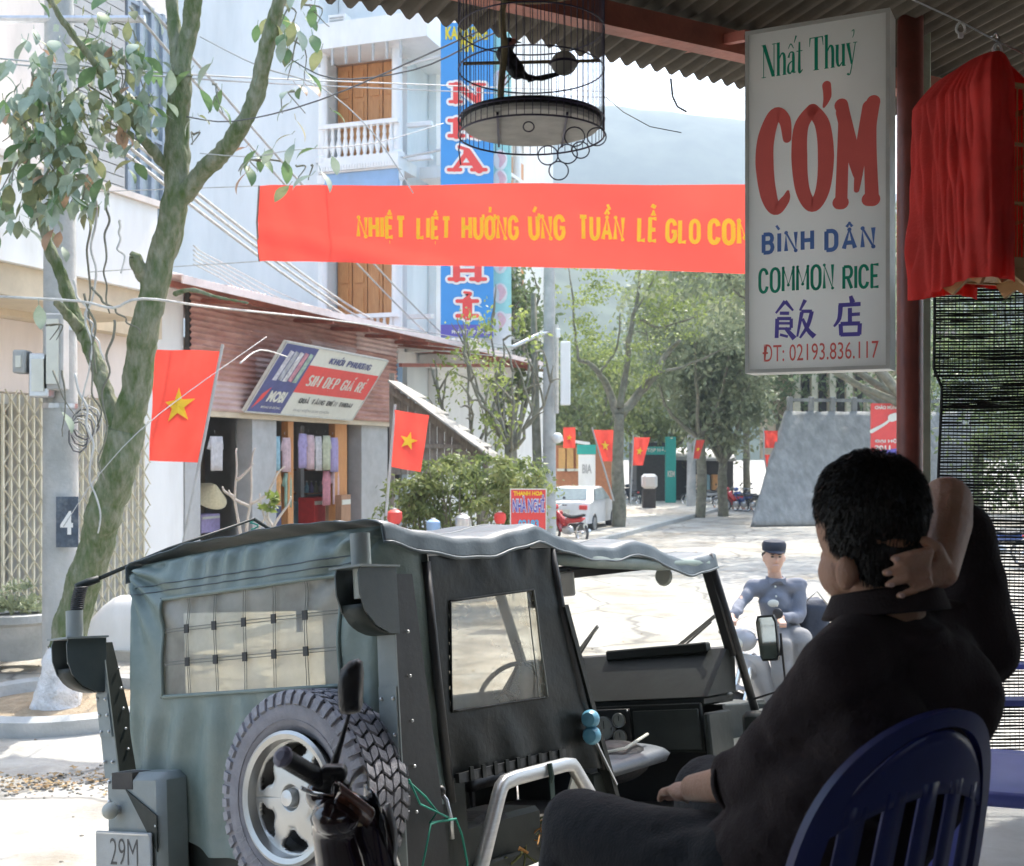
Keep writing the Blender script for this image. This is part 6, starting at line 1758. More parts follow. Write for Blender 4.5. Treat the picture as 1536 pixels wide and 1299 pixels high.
# near side: canvas corner strip, black door curtain with clear window
mb = MB(); mb.grid(lambda u, v: V((.05 + .24 * u, .005 + .012 * sin(v * 9 + u * 5), .8 + 1.0 * v)), 12, 24); jb(mb, 'corner_curtain', m_can, sm=True)
dq = [V((.30, .90)), V((1.36, .80)), V((1.09, 1.775)), V((.25, 1.72))]
def dmap(u, v):
    return (dq[0] * (1 - u) + dq[1] * u) * (1 - v) + (dq[3] * (1 - u) + dq[2] * u) * v
wq = [V((.335, 1.131)), V((.962, 1.139)), V((.935, 1.592)), V((.372, 1.549))]
def inwin(p):
    s_ = True
    for i in range(4):
        a, b_ = wq[i], wq[(i + 1) % 4]
        if (b_.x - a.x) * (p.y - a.y) - (b_.y - a.y) * (p.x - a.x) < 0: s_ = False
    return s_
def door_pt(p, e=0.0):
    lo = max(0, (1.12 - p.y) / .3)
    y = -.02 + .012 * nz((p.x, p.y, 2), 4) + .016 * min(1, lo) * sin(p.x * 24 + p.y * 6) + .006 * sin(p.x * 40) * max(0, 1 - (1.75 - p.y) / .1)
    return V((p.x, y - e, p.y))
mb = MB(); mb.grid(lambda u, v: door_pt(dmap(u, v)), 100, 100, lambda u, v: inwin(dmap(u, v))); dc = jb(mb, 'door_curtain', m_vinyl, sm=True)
def wmap(u, v): return (wq[0] * (1 - u) + wq[1] * u) * (1 - v) + (wq[3] * (1 - u) + wq[2] * u) * v
mb = MB(); mb.flat = True; mb.grid(lambda u, v: door_pt(wmap(-.03 + 1.06 * u, -.03 + 1.06 * v), -.006) + V((0, .004 * nz((u * 6, v * 6, 0), 1), 0)), 24, 20); dw = jb(mb, 'door_window', m_plas2, sm=True)
for i in range(4):
    a, b_ = wq[i], wq[(i + 1) % 4]
    jb(MB().tube([door_pt(a.lerp(b_, j / 16), .004) for j in range(17)], .005, 5), 'window_edge', m_vinyl if i != 1 else m_seam, dw, sm=True)
jb(MB().tube([door_pt(V((.90, 1.14)).lerp(V((.885, 1.58)), j / 10), .003) for j in range(11)], .003, 5), 'seam', m_seam, dw)
# door frame tubes
jb(MB().tube([(1.10, -.012, 1.775), (1.14, -.012, 1.5), (1.25, -.012, 1.1), (1.38, -.012, .80)], .022, 10), 'door_post', m_black, sm=True)
jb(MB().tube([(.25, -.012, 1.70), (.27, -.012, 1.3), (.31, -.012, .80)], .018, 10), 'door_post', m_black, sm=True)
mb = MB(); mb.beam((.33, -.03, .885), (1.05, -.03, .90), .02, .035); jb(mb, 'strap_bar', m_black)
for k in range(9):
    mb = MB(); mb.box((.40 + k * .075, -.045, .895), (.022, .008, .05)); jb(mb, 'strap', m_vinyl)
# body tub
def jbox(a, b_, nm_, m_, bev=0, par=None, **k):
    mb = MB(); mb.abox(a, b_, bev=bev); return jb(mb, nm_, m_, par, **k)
jbox((0.03, .03, .42), (2.75, JW - .03, .46), 'floor_pan', m_dark)
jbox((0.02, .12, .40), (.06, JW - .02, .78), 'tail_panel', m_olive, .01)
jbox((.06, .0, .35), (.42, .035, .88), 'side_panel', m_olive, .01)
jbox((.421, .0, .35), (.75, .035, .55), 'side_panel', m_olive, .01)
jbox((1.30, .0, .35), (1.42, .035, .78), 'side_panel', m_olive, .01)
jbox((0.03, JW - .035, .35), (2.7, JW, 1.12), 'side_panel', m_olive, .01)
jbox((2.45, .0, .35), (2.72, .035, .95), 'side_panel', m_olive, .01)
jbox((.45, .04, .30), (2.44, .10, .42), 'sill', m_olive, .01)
jbox((.07, .036, .461), (.95, .34, .70), 'wheel_box', m_olive, .02); jbox((.07, 1.14, .461), (.95, 1.464, .70), 'wheel_box', m_olive, .02)
# diagonal front edge of the opening, the pale plate for the daylight gap behind, blue double cup
mb = MB(); mb.beam((1.14, -.015, 1.52), (1.44, -.015, .62), .03, .06, V((0, 1, 0))); jb(mb, 'diagonal_brace', m_vinyl)
mb = MB(); mb.beam((1.24, -.045, .98), (1.42, -.045, .72), .008, .012, V((0, 1, 0))); jb(mb, 'brace_edge', m_steel)
mb = MB(); mb.prism([(1.18, .05, .72), (1.34, .05, .70), (1.27, .05, .86)], (0, .01, 0)); jb(mb, 'bright_gap_plate', m_cream)  # cream plate painted for the daylight seen through the gap
mc = mat('blue_plastic', (.10, .30, .42), .4, var=.05, bump=0)
for z in (1.025, .955):
    cu = MB(); cu.lathe([(.001, -.035), (.030, -.03), (.040, -.01), (.040, .01), (.030, .03), (.001, .035)], (1.215, -.07, z), V((1, .2, 0)), 18); jb(cu, 'blue_cap', mc)
# seats
def seat(y):
    mb = MB(); mb.grid(lambda u, v: V((1.45 + .5 * u, y - .24 + .48 * v, .70 + .06 * sin(pi * v) ** .5 * sin(pi * u) ** .4)), 14, 14); s_ = jb(mb, 'seat_cushion', m_seat, sm=True, solid=.05)
    mb = MB(); mb.grid(lambda u, v: V((1.42 - .14 * u, y - .23 + .46 * v, .72 + .50 * u * (1 - .12 * (2 * v - 1) ** 4))), 14, 14); jb(mb, 'seat_back', m_seat, sm=True, solid=.06)
    for dy in (-.2, .2): jb(MB().tube([(1.5, y + dy, .46), (1.5, y + dy, .69)], .014, 8), 'seat_leg', m_black)
seat(1.05)
mb = MB(); mb.grid(lambda u, v: V((1.72 + .62 * u, .20 + .46 * v, .72 + .05 * sin(pi * v) ** .5 + .02 * u)), 14, 14); jb(mb, 'seat_cushion', mat('grey_vinyl', (.16, .18, .21), .35, var=.1, bump=.1), sm=True, solid=.05)
mb = MB(); mb.ball((2.12, .42, .74), (.24, .20, .11), 20, 12); jb(mb, 'folded_seat_back', m_seat, sm=True)
jb(MB().tube([(1.68, .42, .80), (2.0, .25, .82), (2.32, .30, .86)], .008, 6), 'seat_piping', m_cream, sm=True)
jbox((2.70, .04, .28), (2.73, JW - .04, .975), 'firewall', m_black)
m_dash = mat('dash_paint', (.010, .013, .011), .5, scale=5, var=.25, bump=.05, spec=.25)
m_dash2 = mat('glove_panel_paint', (.035, .042, .038), .45, scale=3, var=.3, bump=.05, spec=.3)
# scuttle, dashboard, instruments
jbox((2.52, .06, .98), (2.9, JW - .06, 1.03), 'scuttle_ledge', m_dash, .012)
mb = MB(); mb.prism([(2.52, .03, 1.03), (2.86, .03, 1.035), (2.90, .03, 1.27), (2.80, .03, 1.27)], (0, JW - .06, 0)); jb(mb, 'scuttle', m_dash)
jbox((2.50, .07, .74), (2.53, JW - .07, 1.0), 'dashboard', m_dash, .006)
jbox((2.485, .08, .76), (2.499, .48, .97), 'glove_panel', m_dash2, .003)
ip = jbox((2.482, .50, .75), (2.499, .80, .985), 'instrument_panel', m_black, .004)
m_dial = mat('dial_face', (.42, .44, .40), .4, var=.1, bump=0)
for y, z, r in ((.665, .885, .055), (.565, .925, .034), (.565, .835, .034), (.755, .915, .034), (.65, .79, .016), (.605, .88, .012)):
    g_ = jb(MB().lathe([(r * 1.15, 0), (r * 1.15, .012), (r, .014), (r * .98, .008), (.0001, .008)], (2.481, y, z), V((-1, 0, 0)), 20), 'dial', m_dial, ip)
    jb(MB().lathe([(r * 1.02, .012), (r * 1.18, .012), (r * 1.18, .017), (r * 1.02, .017)], (2.481, y, z), V((-1, 0, 0)), 20, closed=True), 'bezel', m_steel, ip)
    mb = MB(); mb.box((2.4705, y, z + r * .3), (.001, .004, r * .8)); jb(mb, 'needle', m_black, ip)
for y, z in ((.51, .975), (.79, .975), (.51, .76), (.79, .76)): jb(MB().ball((2.48, y, z), .006, 8, 6), 'screw', m_steel, ip)
# steering wheel on its column
sc_ = V((2.05, 1.0, 1.13)); sa = V((-.78, 0, .62)).normalized(); s1_ = V((0, 1, 0)); s2_ = sa.cross(s1_)
sw = jb(MB().tube([sc_ + (s1_ * cos(a) + s2_ * sin(a)) * .185 for a in [2 * pi * k / 28 for k in range(29)]], .014, 8, caps=False), 'steering_wheel', m_seat, sm=True)
for a in (.5, 2.64, 4.71): jb(MB().tube([sc_, sc_ + (s1_ * cos(a) + s2_ * sin(a)) * .18], .010, 6), 'wheel_spoke', m_seat, sw)
jb(MB().tube([sc_, sc_ - sa * .7], .02, 8), 'steering_column', m_seat)
# windscreen: raked frame, glass, wipers, defroster box
def ws(y, t, e=0.0):     # t 0 bottom .. 1 top
    return V((2.86 - .22 * t - e, y, 1.24 + .535 * t))
def wsbar(y0, t0, y1, t1, w, nm_='windscreen_frame', m_=m_black):
    mb = MB(); mb.beam(ws(y0, t0), ws(y1, t1), w, .045, V((-1, 0, -.4)), .008); return jb(mb, nm_, m_)
wsbar(.03, -.02, .03, 1.02, .06); wsbar(JW - .03, -.02, JW - .03, 1.02, .06)
wsbar(.062, .02, JW - .062, .02, .06); wsbar(.062, 1.0, JW - .062, 1.0, .06)
mb = MB(); mb.flat = True; mb.quad(ws(.06, .03), ws(JW - .06, .03), ws(JW - .06, .98), ws(.06, .98)); jb(mb, 'windscreen_glass', clear_mat('windscreen', (.96, .98, .97), .05, .02))
jb(MB().tube([(3.0, -.01, .90), ws(.0, .02, -.02), ws(.0, 1.02)], .024, 8), 'windscreen_stay', m_black, sm=True)
mb = MB(); mb.beam((2.80, .14, 1.285), (2.80, .80, 1.275), .07, .06, Z, .01); jb(mb, 'defroster_box', m_dash)
for y, y2 in ((1.10, .90), (.42, .12)):
    wp = jb(MB().tube([ws(y, .02, -.04), ws(y2, .34, -.04)], .006, 6), 'wiper_arm', m_black)
    mb = MB(); mb.beam(ws(y + .03, .04, -.05), ws(y2 - .03, .40, -.05), .012, .018); jb(mb, 'wiper_blade', m_black, wp)
    mb = MB(); mb.box(ws(y, .0, .02), (.06, .05, .05), bev=.01); jb(mb, 'wiper_motor', m_black, wp)
# side roof rail rolled in canvas, visor, inner mirror, top lamp
jb(MB().tube([(1.10, .0, 1.73), (1.5, .0, 1.725), (2.1, .0, 1.72), (2.60, .0, 1.735)], [.026, .034, .030, .026], 12), 'roof_rail', m_can, sm=True)
jb(MB().tube([(1.10, JW, 1.73), (2.60, JW, 1.735)], .026, 12), 'roof_rail', m_can, sm=True)
im = MB(); im.box((2.45, .865, 1.70), (.02, .20, .14), bev=.02); imo = jb(im, 'inner_mirror', m_white)  # white paint stands for the bright reflection in its glass
jb(MB().tube([(2.46, .86, 1.74), (2.56, .86, 1.79)], .006, 6), 'mirror_arm', m_black, imo)
jb(MB().lathe([(.001, -.01), (.035, -.008), (.055, .015), (.045, .03), (.001, .032)], (2.60, .26, 1.69), V((-1, 0, 0)), 18), 'roof_lamp', m_dial)
# outside mirror
mc_ = V((2.93, -.16, 1.31))
mo = MB()
mo.prism([mc_ + V((0, .055 * x, z)) for x, z in ((-1, -.10), (-.8, -.125), (.8, -.125), (1, -.10), (1.1, .09), (.85, .125), (-.85, .125), (-1.1, .09))], (.02, 0, 0)); mo_ = jb(mo, 'door_mirror', m_black)
mg = MB(); mg.flat = True; mg.poly([mc_ + V((-.003, .049 * x, z * .94)) for x, z in ((-1, -.10), (-.8, -.12), (.8, -.12), (1, -.10), (1.05, .09), (.8, .12), (-.8, .12), (-1.05, .09))]); jb(mg, 'mirror_glass', mat('mirror_silver', (.85, .86, .86), .03, var=0.01, metal=1, bump=0), mo_)
jb(MB().tube([mc_ + V((.012, -.06, -.10)), mc_ + V((.012, -.075, .02)), mc_ + V((.012, -.07, -.28)), (2.95, -.02, .98)], .007, 6), 'mirror_arm', m_black, mo_)
# bonnet, wings, grille and lamps ahead of the scuttle
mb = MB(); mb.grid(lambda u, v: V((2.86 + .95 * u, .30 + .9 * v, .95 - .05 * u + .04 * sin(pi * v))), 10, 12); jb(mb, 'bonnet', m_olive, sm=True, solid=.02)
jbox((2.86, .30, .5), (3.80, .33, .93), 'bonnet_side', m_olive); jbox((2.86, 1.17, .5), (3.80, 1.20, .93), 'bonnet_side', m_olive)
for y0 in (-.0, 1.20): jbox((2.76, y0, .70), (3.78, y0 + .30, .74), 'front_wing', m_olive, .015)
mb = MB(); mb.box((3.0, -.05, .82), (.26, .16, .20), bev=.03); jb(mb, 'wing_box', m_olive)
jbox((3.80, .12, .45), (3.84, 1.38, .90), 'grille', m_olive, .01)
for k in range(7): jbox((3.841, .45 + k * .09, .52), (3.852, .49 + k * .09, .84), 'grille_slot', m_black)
for y in (.27, 1.23): jb(MB().lathe([(.001, .03), (.08, .02), (.09, 0), (.09, -.05)], (3.85, y, .74), V((1, 0, 0)), 18), 'headlight', m_dial)
jbox((3.92, .0, .42), (4.0, JW, .54), 'front_bumper', m_olive, .015)
jbox((.3, .35, .28), (3.8, .43, .36), 'chassis_rail', m_black); jbox((.3, 1.07, .28), (3.8, 1.15, .36), 'chassis_rail', m_black)

# wheels and the spare
def alloy(cx_, cy_, cz_, ax, par, R=.215):
    ax = V(ax); o = V((cx_, cy_, cz_)); a = ax.cross(V((0, 0, 1))).normalized(); b_ = a.cross(ax)
    def P(r, t, h): return o + (a * cos(t) + b_ * sin(t)) * r + ax * h
    jb(MB().lathe([(R + .012, .075), (R + .018, .085), (R + .006, .092), (R - .012, .085), (R - .02, .04), (R - .03, -.02), (R - .035, -.08), (R - .03, -.09), (R + .01, -.09)], o, ax, 48), 'rim_barrel', m_alloy, par)
    # six broad spokes: a plate with pockets left out
    mb = MB()
    def fn(u, v):
        t = 2 * pi * u; r = .045 + (R - .058) * v
        dome = .055 - .035 * v * v + .02 * v ** 6
        k = abs(((t * 6 / (2 * pi)) % 1) - .5) * 2        # 1 on a spoke line, 0 mid pocket
        edge = 0
        if .34 < v < .95: edge = max(0, .5 - k) * -.012
        return P(r, t, dome + edge)
    def hole(u, v):
        k = abs(((u * 6) % 1) - .5) * 2
        return .42 < v < .93 and k < .26 + .48 * min(1, (v - .42) / .30) * (1 if v < .84 else max(0, (1 - ((v - .84) / .09)))) ** .5 * .95
    mb.grid(fn, 144, 34, hole)
    jb(mb, 'spoke_disc', m_alloy, par, sm=True, solid=.022)
    jb(MB().lathe([(.055, .02), (.055, .052), (.045, .064), (.036, .05), (.0001, .048)], o, ax, 24), 'hub_ring', m_alloy, par)
    jb(MB().lathe([(.03, .03), (.034, .06), (.028, .085), (.0001, .09)], o, ax, 16), 'hub_cap', m_steel, par)
    for k in range(6):
        t = 2 * pi * (k + .5) / 6
        jb(MB().lathe([(.0001, .061), (.012, .061), (.013, .045), (.013, .03)], P(.078, t, -.005), ax, 10), 'wheel_nut', m_black, par)
    jb(MB().lathe([(R - .02, -.03), (.0001, -.035)], o, ax, 32), 'dark_backing', m_dark, par)  # dark disc closing the barrel behind the spokes
m_tyreg = mat('dusty_tyre_wall', (.26, .255, .28), .75, scale=14, var=.15, bump=.15, dirt=.35, dirtcol=(.26, .25, .27))
m_block = mat('tread_rubber', (.28, .28, .31), .7, scale=25, var=.2, bump=.3, dirt=.4, dirtcol=(.27, .26, .28))
m_gap = mat('tread_gap', (.025, .025, .027), .9, var=.1, bump=0)
def tyre(o, ax, R, w, par, letters=False):
    o = V(o); ax = V(ax).normalized(); a = ax.cross(V((0, 0, 1))).normalized(); b_ = a.cross(ax); ri = .225
    h = w / 2
    def P(r, t, hh): return o + (a * cos(t) + b_ * sin(t)) * r + ax * hh
    jb(MB().lathe([(ri, -h * .75), (ri + .03, -h * .95), (R - .07, -h * 1.02), (R - .018, -h * .9), (R - .012, -h * .8), (R - .011, 0), (R - .012, h * .8), (R - .018, h * .9), (R - .07, h * 1.02), (ri + .03, h * .98), (ri, h * .8)], o, ax, 72), 'tyre_carcass', [m_tyreg], par, sm=True)
    jb(MB().lathe([(R - .0165, -h * .86), (R - .0100, -h * .8), (R - .009, h * .8), (R - .0165, h * .86)], o, ax, 72), 'tread_ground', m_gap, par, sm=True)
    mb = MB()
    rows = [(-.80, -.52), (-.47, -.17), (-.13, .16), (.20, .50), (.55, .82)]
    N = 46
    for ri_, (h0, h1_) in enumerate(rows):
        for k in range(N):
            t0 = 2 * pi * (k + (.5 if ri_ % 2 else 0)) / N; dt = 2 * pi / N * .80; sk = .05 * (1 if ri_ % 2 else -1)
            q = []
            for rr in (R - .013, R):
                sh_ = .0 if rr < R - .001 else .06
                hm = (h0 + h1_) / 2
                for (tt, hh) in ((t0 + dt * sh_, h0 + .02), (t0 + dt * .5, h0), (t0 + dt * (1 - sh_), h0 + .03), (t0 + dt * (1 - sh_) + sk * .5, hm), (t0 + dt * (1 - sh_) + sk, h1_ - .02), (t0 + dt * .45 + sk, h1_), (t0 + dt * sh_ + sk, h1_ - .03), (t0 + dt * sh_ + sk * .3, hm)):
                    q.append(P(rr, tt, hh * h))
            mb.add(q, [(8, 9, 10, 11, 12, 13, 14, 15)] + [(i, (i + 1) % 8, (i + 1) % 8 + 8, i + 8) for i in range(8)])
    for sgn in (-1, 1):          # shoulder lugs running down the wall
        for k in range(N):
            t0 = 2 * pi * (k + .25) / N; dt = 2 * pi / N * .62
            q = [P(r, tt, sgn * hh * h) for (r, hh) in ((R - .001, .86), (R - .012, .97), (R - .048, 1.06)) for tt in (t0, t0 + dt)]
            q += [P(r, tt, sgn * hh * h) for (r, hh) in ((R - .014, .80), (R - .03, .88), (R - .055, .98)) for tt in (t0, t0 + dt)]
            mb.add(q, [(0, 1, 3, 2), (2, 3, 5, 4), (0, 2, 8, 6), (1, 7, 9, 3), (2, 4, 10, 8), (3, 9, 11, 5), (4, 5, 11, 10), (0, 6, 7, 1)])
    jb(mb, 'tread', m_block, par, sm=False)
    for rr in (R - .075, ri + .045):
        jb(MB().tube([P(rr, 2 * pi * k / 72, h * (1.03 if rr > .3 else 1.0)) for k in range(73)], .0022, 5, caps=False), 'wall_rib', m_tyreg, par)
    if letters:
        mL = mat('raised_letter_rubber', (.30, .30, .32), .6, var=.05, bump=0)
        def ringtext(s, tc, hgt, r0, step):
            for i, ch in enumerate(s):
                if ch == ' ': continue
                t = tc + (i - (len(s) - 1) / 2) * step
                def fn(x, y, e=0.0):
                    tt = t + x / (r0 + y); return P(r0 + y, tt, h * 1.035 + .0015)
                lettering(ch, fn, mL, par, w=step * r0 * .66, h=hgt, bold=-.005 if hgt > .03 else .03, centre=True, name='raised_letter', local=True)
        ringtext('T/A KO', radians(-40), .042, .262, .115)
        ringtext('ALL-TERRAIN', radians(172), .036, .268, .115)
    return
sw_ = MB(); 
SPC = V((-.115, .275, .885)); SAX = V((-1, .0, .04)).normalized()
sp_w = jb(MB().tube([(.02, .275, .885), (-.20, .275, .885)], .06, 14), 'spare_wheel', m_black)
tyre(SPC, SAX, .375, .235, sp_w, True)
alloy(*(SPC + SAX * .045), SAX, sp_w)
for x, y in ((.62, .13), (.62, JW - .13), (3.25, .15), (3.25, JW - .15)):
    s_ = -1 if y < .7 else 1
    w_ = jb(MB().tube([(x, y - .05 * s_, .36), (x, y + .02 * s_, .36)], .06, 12), 'wheel', m_black)
    jb(MB().lathe([(.20, -.08), (.34, -.09), (.36, -.07), (.36, .07), (.34, .09), (.20, .08)], (x, y, .36), V((0, s_, 0)), 32), 'tyre', m_tyre, w_)
    jb(MB().lathe([(.001, .05), (.12, .05), (.17, .03), (.205, .075)], (x, y, .36), V((0, s_, 0)), 24), 'rim', m_alloy, w_)
# tail box with plate, reflector ball and gusset
bx0 = jbox((-.14, 1.12, .38), (.015, 1.50, .965), 'tail_box', m_oliveg, .03)
jbox((-.142, 1.30, .90), (-.05, 1.44, .966), 'box_slot', m_dark, .0, bx0)
pl = jbox((-.165, 1.16, .44), (-.150, 1.53, .735), 'number_plate', mat('plate_face', (.36, .38, .38), .45, var=.08, scale=10, bump=.05, dirt=.3), .006)
f = plane_fn((-.1662, 1.525, .44), (0, -1, 0), (0, 0, 1), 0)
m_plt = mat('plate_letter', (.06, .06, .06), .5, var=.05, bump=0)
lettering('29M', lambda a_, b_, e=0: f(.10 + a_, .165 + b_, .0), m_plt, pl, w=.185, h=.105, bold=-.01, local=True)
lettering('0728', lambda a_, b_, e=0: f(.07 + a_, .02 + b_, .0), m_plt, pl, w=.24, h=.11, bold=-.01, local=True)
for zz_ in (.446, .729): jbox((-.1685, 1.17, zz_ - .004), (-.1652, 1.52, zz_ + .002), 'plate_rim', m_steel, 0, pl)
jb(MB().ball((-.18, 1.40, .82), .034, 16, 10), 'reflector_ball', m_dial, sm=True)
jb(MB().tube([(-.14, 1.40, .82), (-.17, 1.40, .82)], .018, 10), 'ball_stem', m_steel)
mb = MB(); mb.prism([(-.142, 1.14, .80), (-.142, 1.34, .90), (-.142, 1.14, .66)], (-.006, 0, 0)); jb(mb, 'gusset', m_olive)
for y, z in ((1.46, .93), (1.46, .85), (1.15, .76)): jb(MB().ball((-.142, y, z), .008, 8, 6), 'rivet', m_steel)
jbox((-.14, .1, .30), (.0, 1.6, .42), 'rear_bumper', m_olive, .015)

# antenna brackets
m_hood = mat('bracket_paint', (.055, .07, .072), .4, var=.1, bump=.05, dirt=.3, dirtcol=(.12, .13, .12))
def bracket(y0, tip_y, z0, z1, s_, right):
    """upright plate from (y0,z0) leaning out to (tip_y,z1), a curved twin-cheek hood and antenna base on top"""
    def U_(t, dy, x): return V((x, y0 + (tip_y - y0) * t + dy, z0 + (z1 - z0) * t))
    w0, w1 = (.10, .085)
    face = MB()
    face.prism([U_(0, w0 / 2, -.03), U_(1, w1 / 2, -.03), U_(1, -w1 / 2, -.03), U_(0, -w0 / 2, -.03)], (.006, 0, 0)); br = jb(face, 'antenna_bracket', m_oliveg)
    sd = MB(); sy = -w0 / 2
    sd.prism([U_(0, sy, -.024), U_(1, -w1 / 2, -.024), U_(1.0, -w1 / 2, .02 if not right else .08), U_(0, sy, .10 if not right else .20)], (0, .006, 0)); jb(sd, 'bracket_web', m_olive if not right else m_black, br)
    tpl = MB(); a_ = U_(.30, 0, -.037); b_ = U_(.62, 0, -.037)
    tpl.prism([a_ + V((0, .042, 0)), b_ + V((0, .042, 0)), b_ - V((0, .042, 0)), a_ - V((0, .042, 0))], (.005, 0, 0)); jb(tpl, 'doubler_plate', m_oliveg, br)
    for t in (.12, .34, .46, .58, .82):
        for dy in (-.028, .028): jb(MB().ball(U_(t, dy, -.039), .0075, 8, 6), 'rivet', m_steel, br)
    for t in (.2, .35, .5, .65, .8):
        jb(MB().ball(U_(t, sy - .003, .03), .006, 8, 6), 'rivet', m_steel, br)
    # hood: two cheeks
    top = U_(1, 0, 0); ty = top.y; tz = top.z
    for j, dy in enumerate((-.056, .056)):
        pr = [(-.02, .0), (-.205, .0), (-.215, -.02), (-.212, -.09), (-.19, -.15), (-.14, -.20), (-.07, -.232), (-.02, -.235)]
        mb = MB(); mb.prism([(x, ty + dy, tz + .02 + z) for x, z in pr], (0, .006, 0)); jb(mb, 'bracket_cheek', m_hood, br)
    mb = MB(); mb.abox((-.225, ty - .075, tz + .021), (-.02, ty + .078, tz + .029)); jb(mb, 'bracket_shelf', m_oliveg, br)
    mb = MB(); mb.grid(lambda u, v: V((-.02 - .17 * sin(pi / 2 * (1 - u)), ty - .05 + .106 * v, tz - .215 + .11 * (1 - cos(pi / 2 * (1 - u))))), 8, 2); jb(mb, 'bracket_floor', m_olive, br, sm=True, solid=.004)
    bx_, by_ = -.14, ty
    jb(MB().tube([(bx_, by_, tz + .03), (bx_, by_, tz + .145)], [.036, .036], 20), 'antenna_base', m_oliveg, br)
    jb(MB().tube([(bx_, by_, tz - .085), (bx_, by_, tz + .02)], .032, 18), 'insulator', m_dial, br)
    return br, V((bx_, by_, tz + .145))
br1, top1 = bracket(1.60, 1.695, .93, 1.515, 1, False)
br2, top2 = bracket(-.03, -.045, .60, 1.645, -1, True)
# the whip on the left base: coil, socket, long rod tied forward
coil = [top1 + V((.014 + .026 * cos(k * .9) + (k / 90) ** 2 * .03, .026 * sin(k * .9), .002 + .0013 * k)) for k in range(80)]
jb(MB().tube(coil, .005, 5), 'coil_spring', m_black, br1, sm=True)
e0_ = coil[-1]
# rod end chosen over the far front of the roof
rod_end = V((.62, 1.37, 2.06))
jb(MB().tube([e0_, e0_ + V((.05, -.01, .02)), e0_.lerp(rod_end, .12)], [.017, .019, .016], 12), 'antenna_socket', m_olive, br1, sm=True)
jb(MB().tube([e0_.lerp(rod_end, .10), e0_.lerp(rod_end, .5) + V((0, 0, .015)), rod_end], [.010, .008, .006], 10), 'antenna_rod', m_olive, br1, sm=True)
jb(MB().tube([rod_end, rod_end + V((.13, -.02, -.07))], .009, 8), 'antenna_tip', m_olive, br1)
jb(MB().tube([rod_end + V((.02 * cos(k), .02 * sin(k), -.006 * k)) for k in range(9)], .004, 5), 'tie_cord', mat('teal_cord', (.02, .25, .18), .7, bump=0))
# teal plastic string, door handle, polished grab tube with green strap
pts = [(-.05, -.13, .92), (.04, -.12, .86), (.10, -.12, .80), (.05, -.125, .77), (.20, -.12, .76), (.24, -.11, .70), (.26, -.11, .60), (.24, -.11, .45)]
jb(MB().tube([V(p) for p in pts], .0045, 5), 'tied_cord', bpy.data.materials['teal_cord'], sm=True)
jb(MB().tube([(-.05, -.13, .93), (.0, -.13, .84), (.16, -.12, .77), (.05, -.13, .765), (.02, -.125, .68), (-.01, -.12, .6)], .004, 5), 'tied_cord', bpy.data.materials['teal_cord'], sm=True)
jb(MB().tube([(.225, -.02, .86), (.235, -.05, .82), (.25, -.055, .75), (.255, -.05, .68)], .009, 8), 'door_handle', m_steel, sm=True)
jb(MB().ball((.225, -.035, .855), .02, 12, 8), 'handle_boss', m_black, sm=True)
def rrect(pts, w, h, nm_, m_):
    mb = MB(); P_ = [V(p) for p in pts]
    n = len(P_); vs = []
    for i, p in enumerate(P_):
        t = (P_[min(i + 1, n - 1)] - P_[max(i - 1, 0)]).normalized(); nr = V((0, 1, 0)); s_ = t.cross(nr).normalized()
        for k in range(12):
            a = 2 * pi * k / 12; c_, s__ = cos(a), sin(a)
            c_ = math.copysign(abs(c_) ** .6, c_); s__ = math.copysign(abs(s__) ** .6, s__)
            vs.append(p + s_ * c_ * w / 2 + nr * s__ * h / 2)
    fs = [(i * 12 + k, i * 12 + (k + 1) % 12, (i + 1) * 12 + (k + 1) % 12, (i + 1) * 12 + k) for i in range(n - 1) for k in range(12)]
    fs += [tuple(range(12)), tuple(range((n - 1) * 12, n * 12))]
    mb.add(vs, fs); return jb(mb, nm_, m_, sm=True)
m_brush = mat('brushed_alloy', (.50, .51, .52), .33, var=.08, scale=8, metal=.7, bump=.05, stretch=(1, 1, 8))
rrect([(.28, -.10, .45), (.37, -.10, .60), (.485, -.10, .80), (.505, -.10, .83), (.53, -.10, .845), (.60, -.10, .853), (.95, -.10, .862), (1.0, -.10, .855), (1.02, -.10, .835), (1.10, -.10, .74), (1.22, -.10, .58)], .058, .045, 'grab_rail', m_brush)
jb(MB().tube([(.80, -.126, .885), (.80, -.133, .83), (.80, -.126, .81)], .011, 6), 'strap_loop', mat('dark_green_strap', (.03, .06, .05), .8, bump=.1))
mb = MB(); mb.abox((.785, -.132, .60), (.815, -.128, .82)); jb(mb, 'hanging_strap', bpy.data.materials['dark_green_strap'])
# dried roots piled on the jeep floor
rt = thing('root_bundle', 'heap of dried ginger coloured roots in the jeep footwell behind the polished rail', 'roots', loc=JM @ V((.95, .2, .47)))
rnd = random.Random(3)
mbs = [MB(), MB()]
for k in range(240):
    c = JM @ V((.95 + rnd.gauss(0, .13), .14 + rnd.gauss(0, .08), .50 + rnd.random() * .10)); d = V((rnd.gauss(0, 1), rnd.gauss(0, 1), rnd.gauss(0, .5))).normalized() * rnd.uniform(.03, .08)
    mbs[k % 2].tube([c - d, c + V((rnd.gauss(0, .01), rnd.gauss(0, .01), .015)), c + d], rnd.uniform(.002, .006), 5)
mbs[0].build('root_pieces', mat('ginger_root', (.33, .17, .05), .9, bump=.3), rt, kind='stuff'); mbs[1].build('root_pieces', mat('dry_green_root', (.13, .14, .05), .9, bump=.3), rt, kind='stuff', label='dull green stalks among the roots')
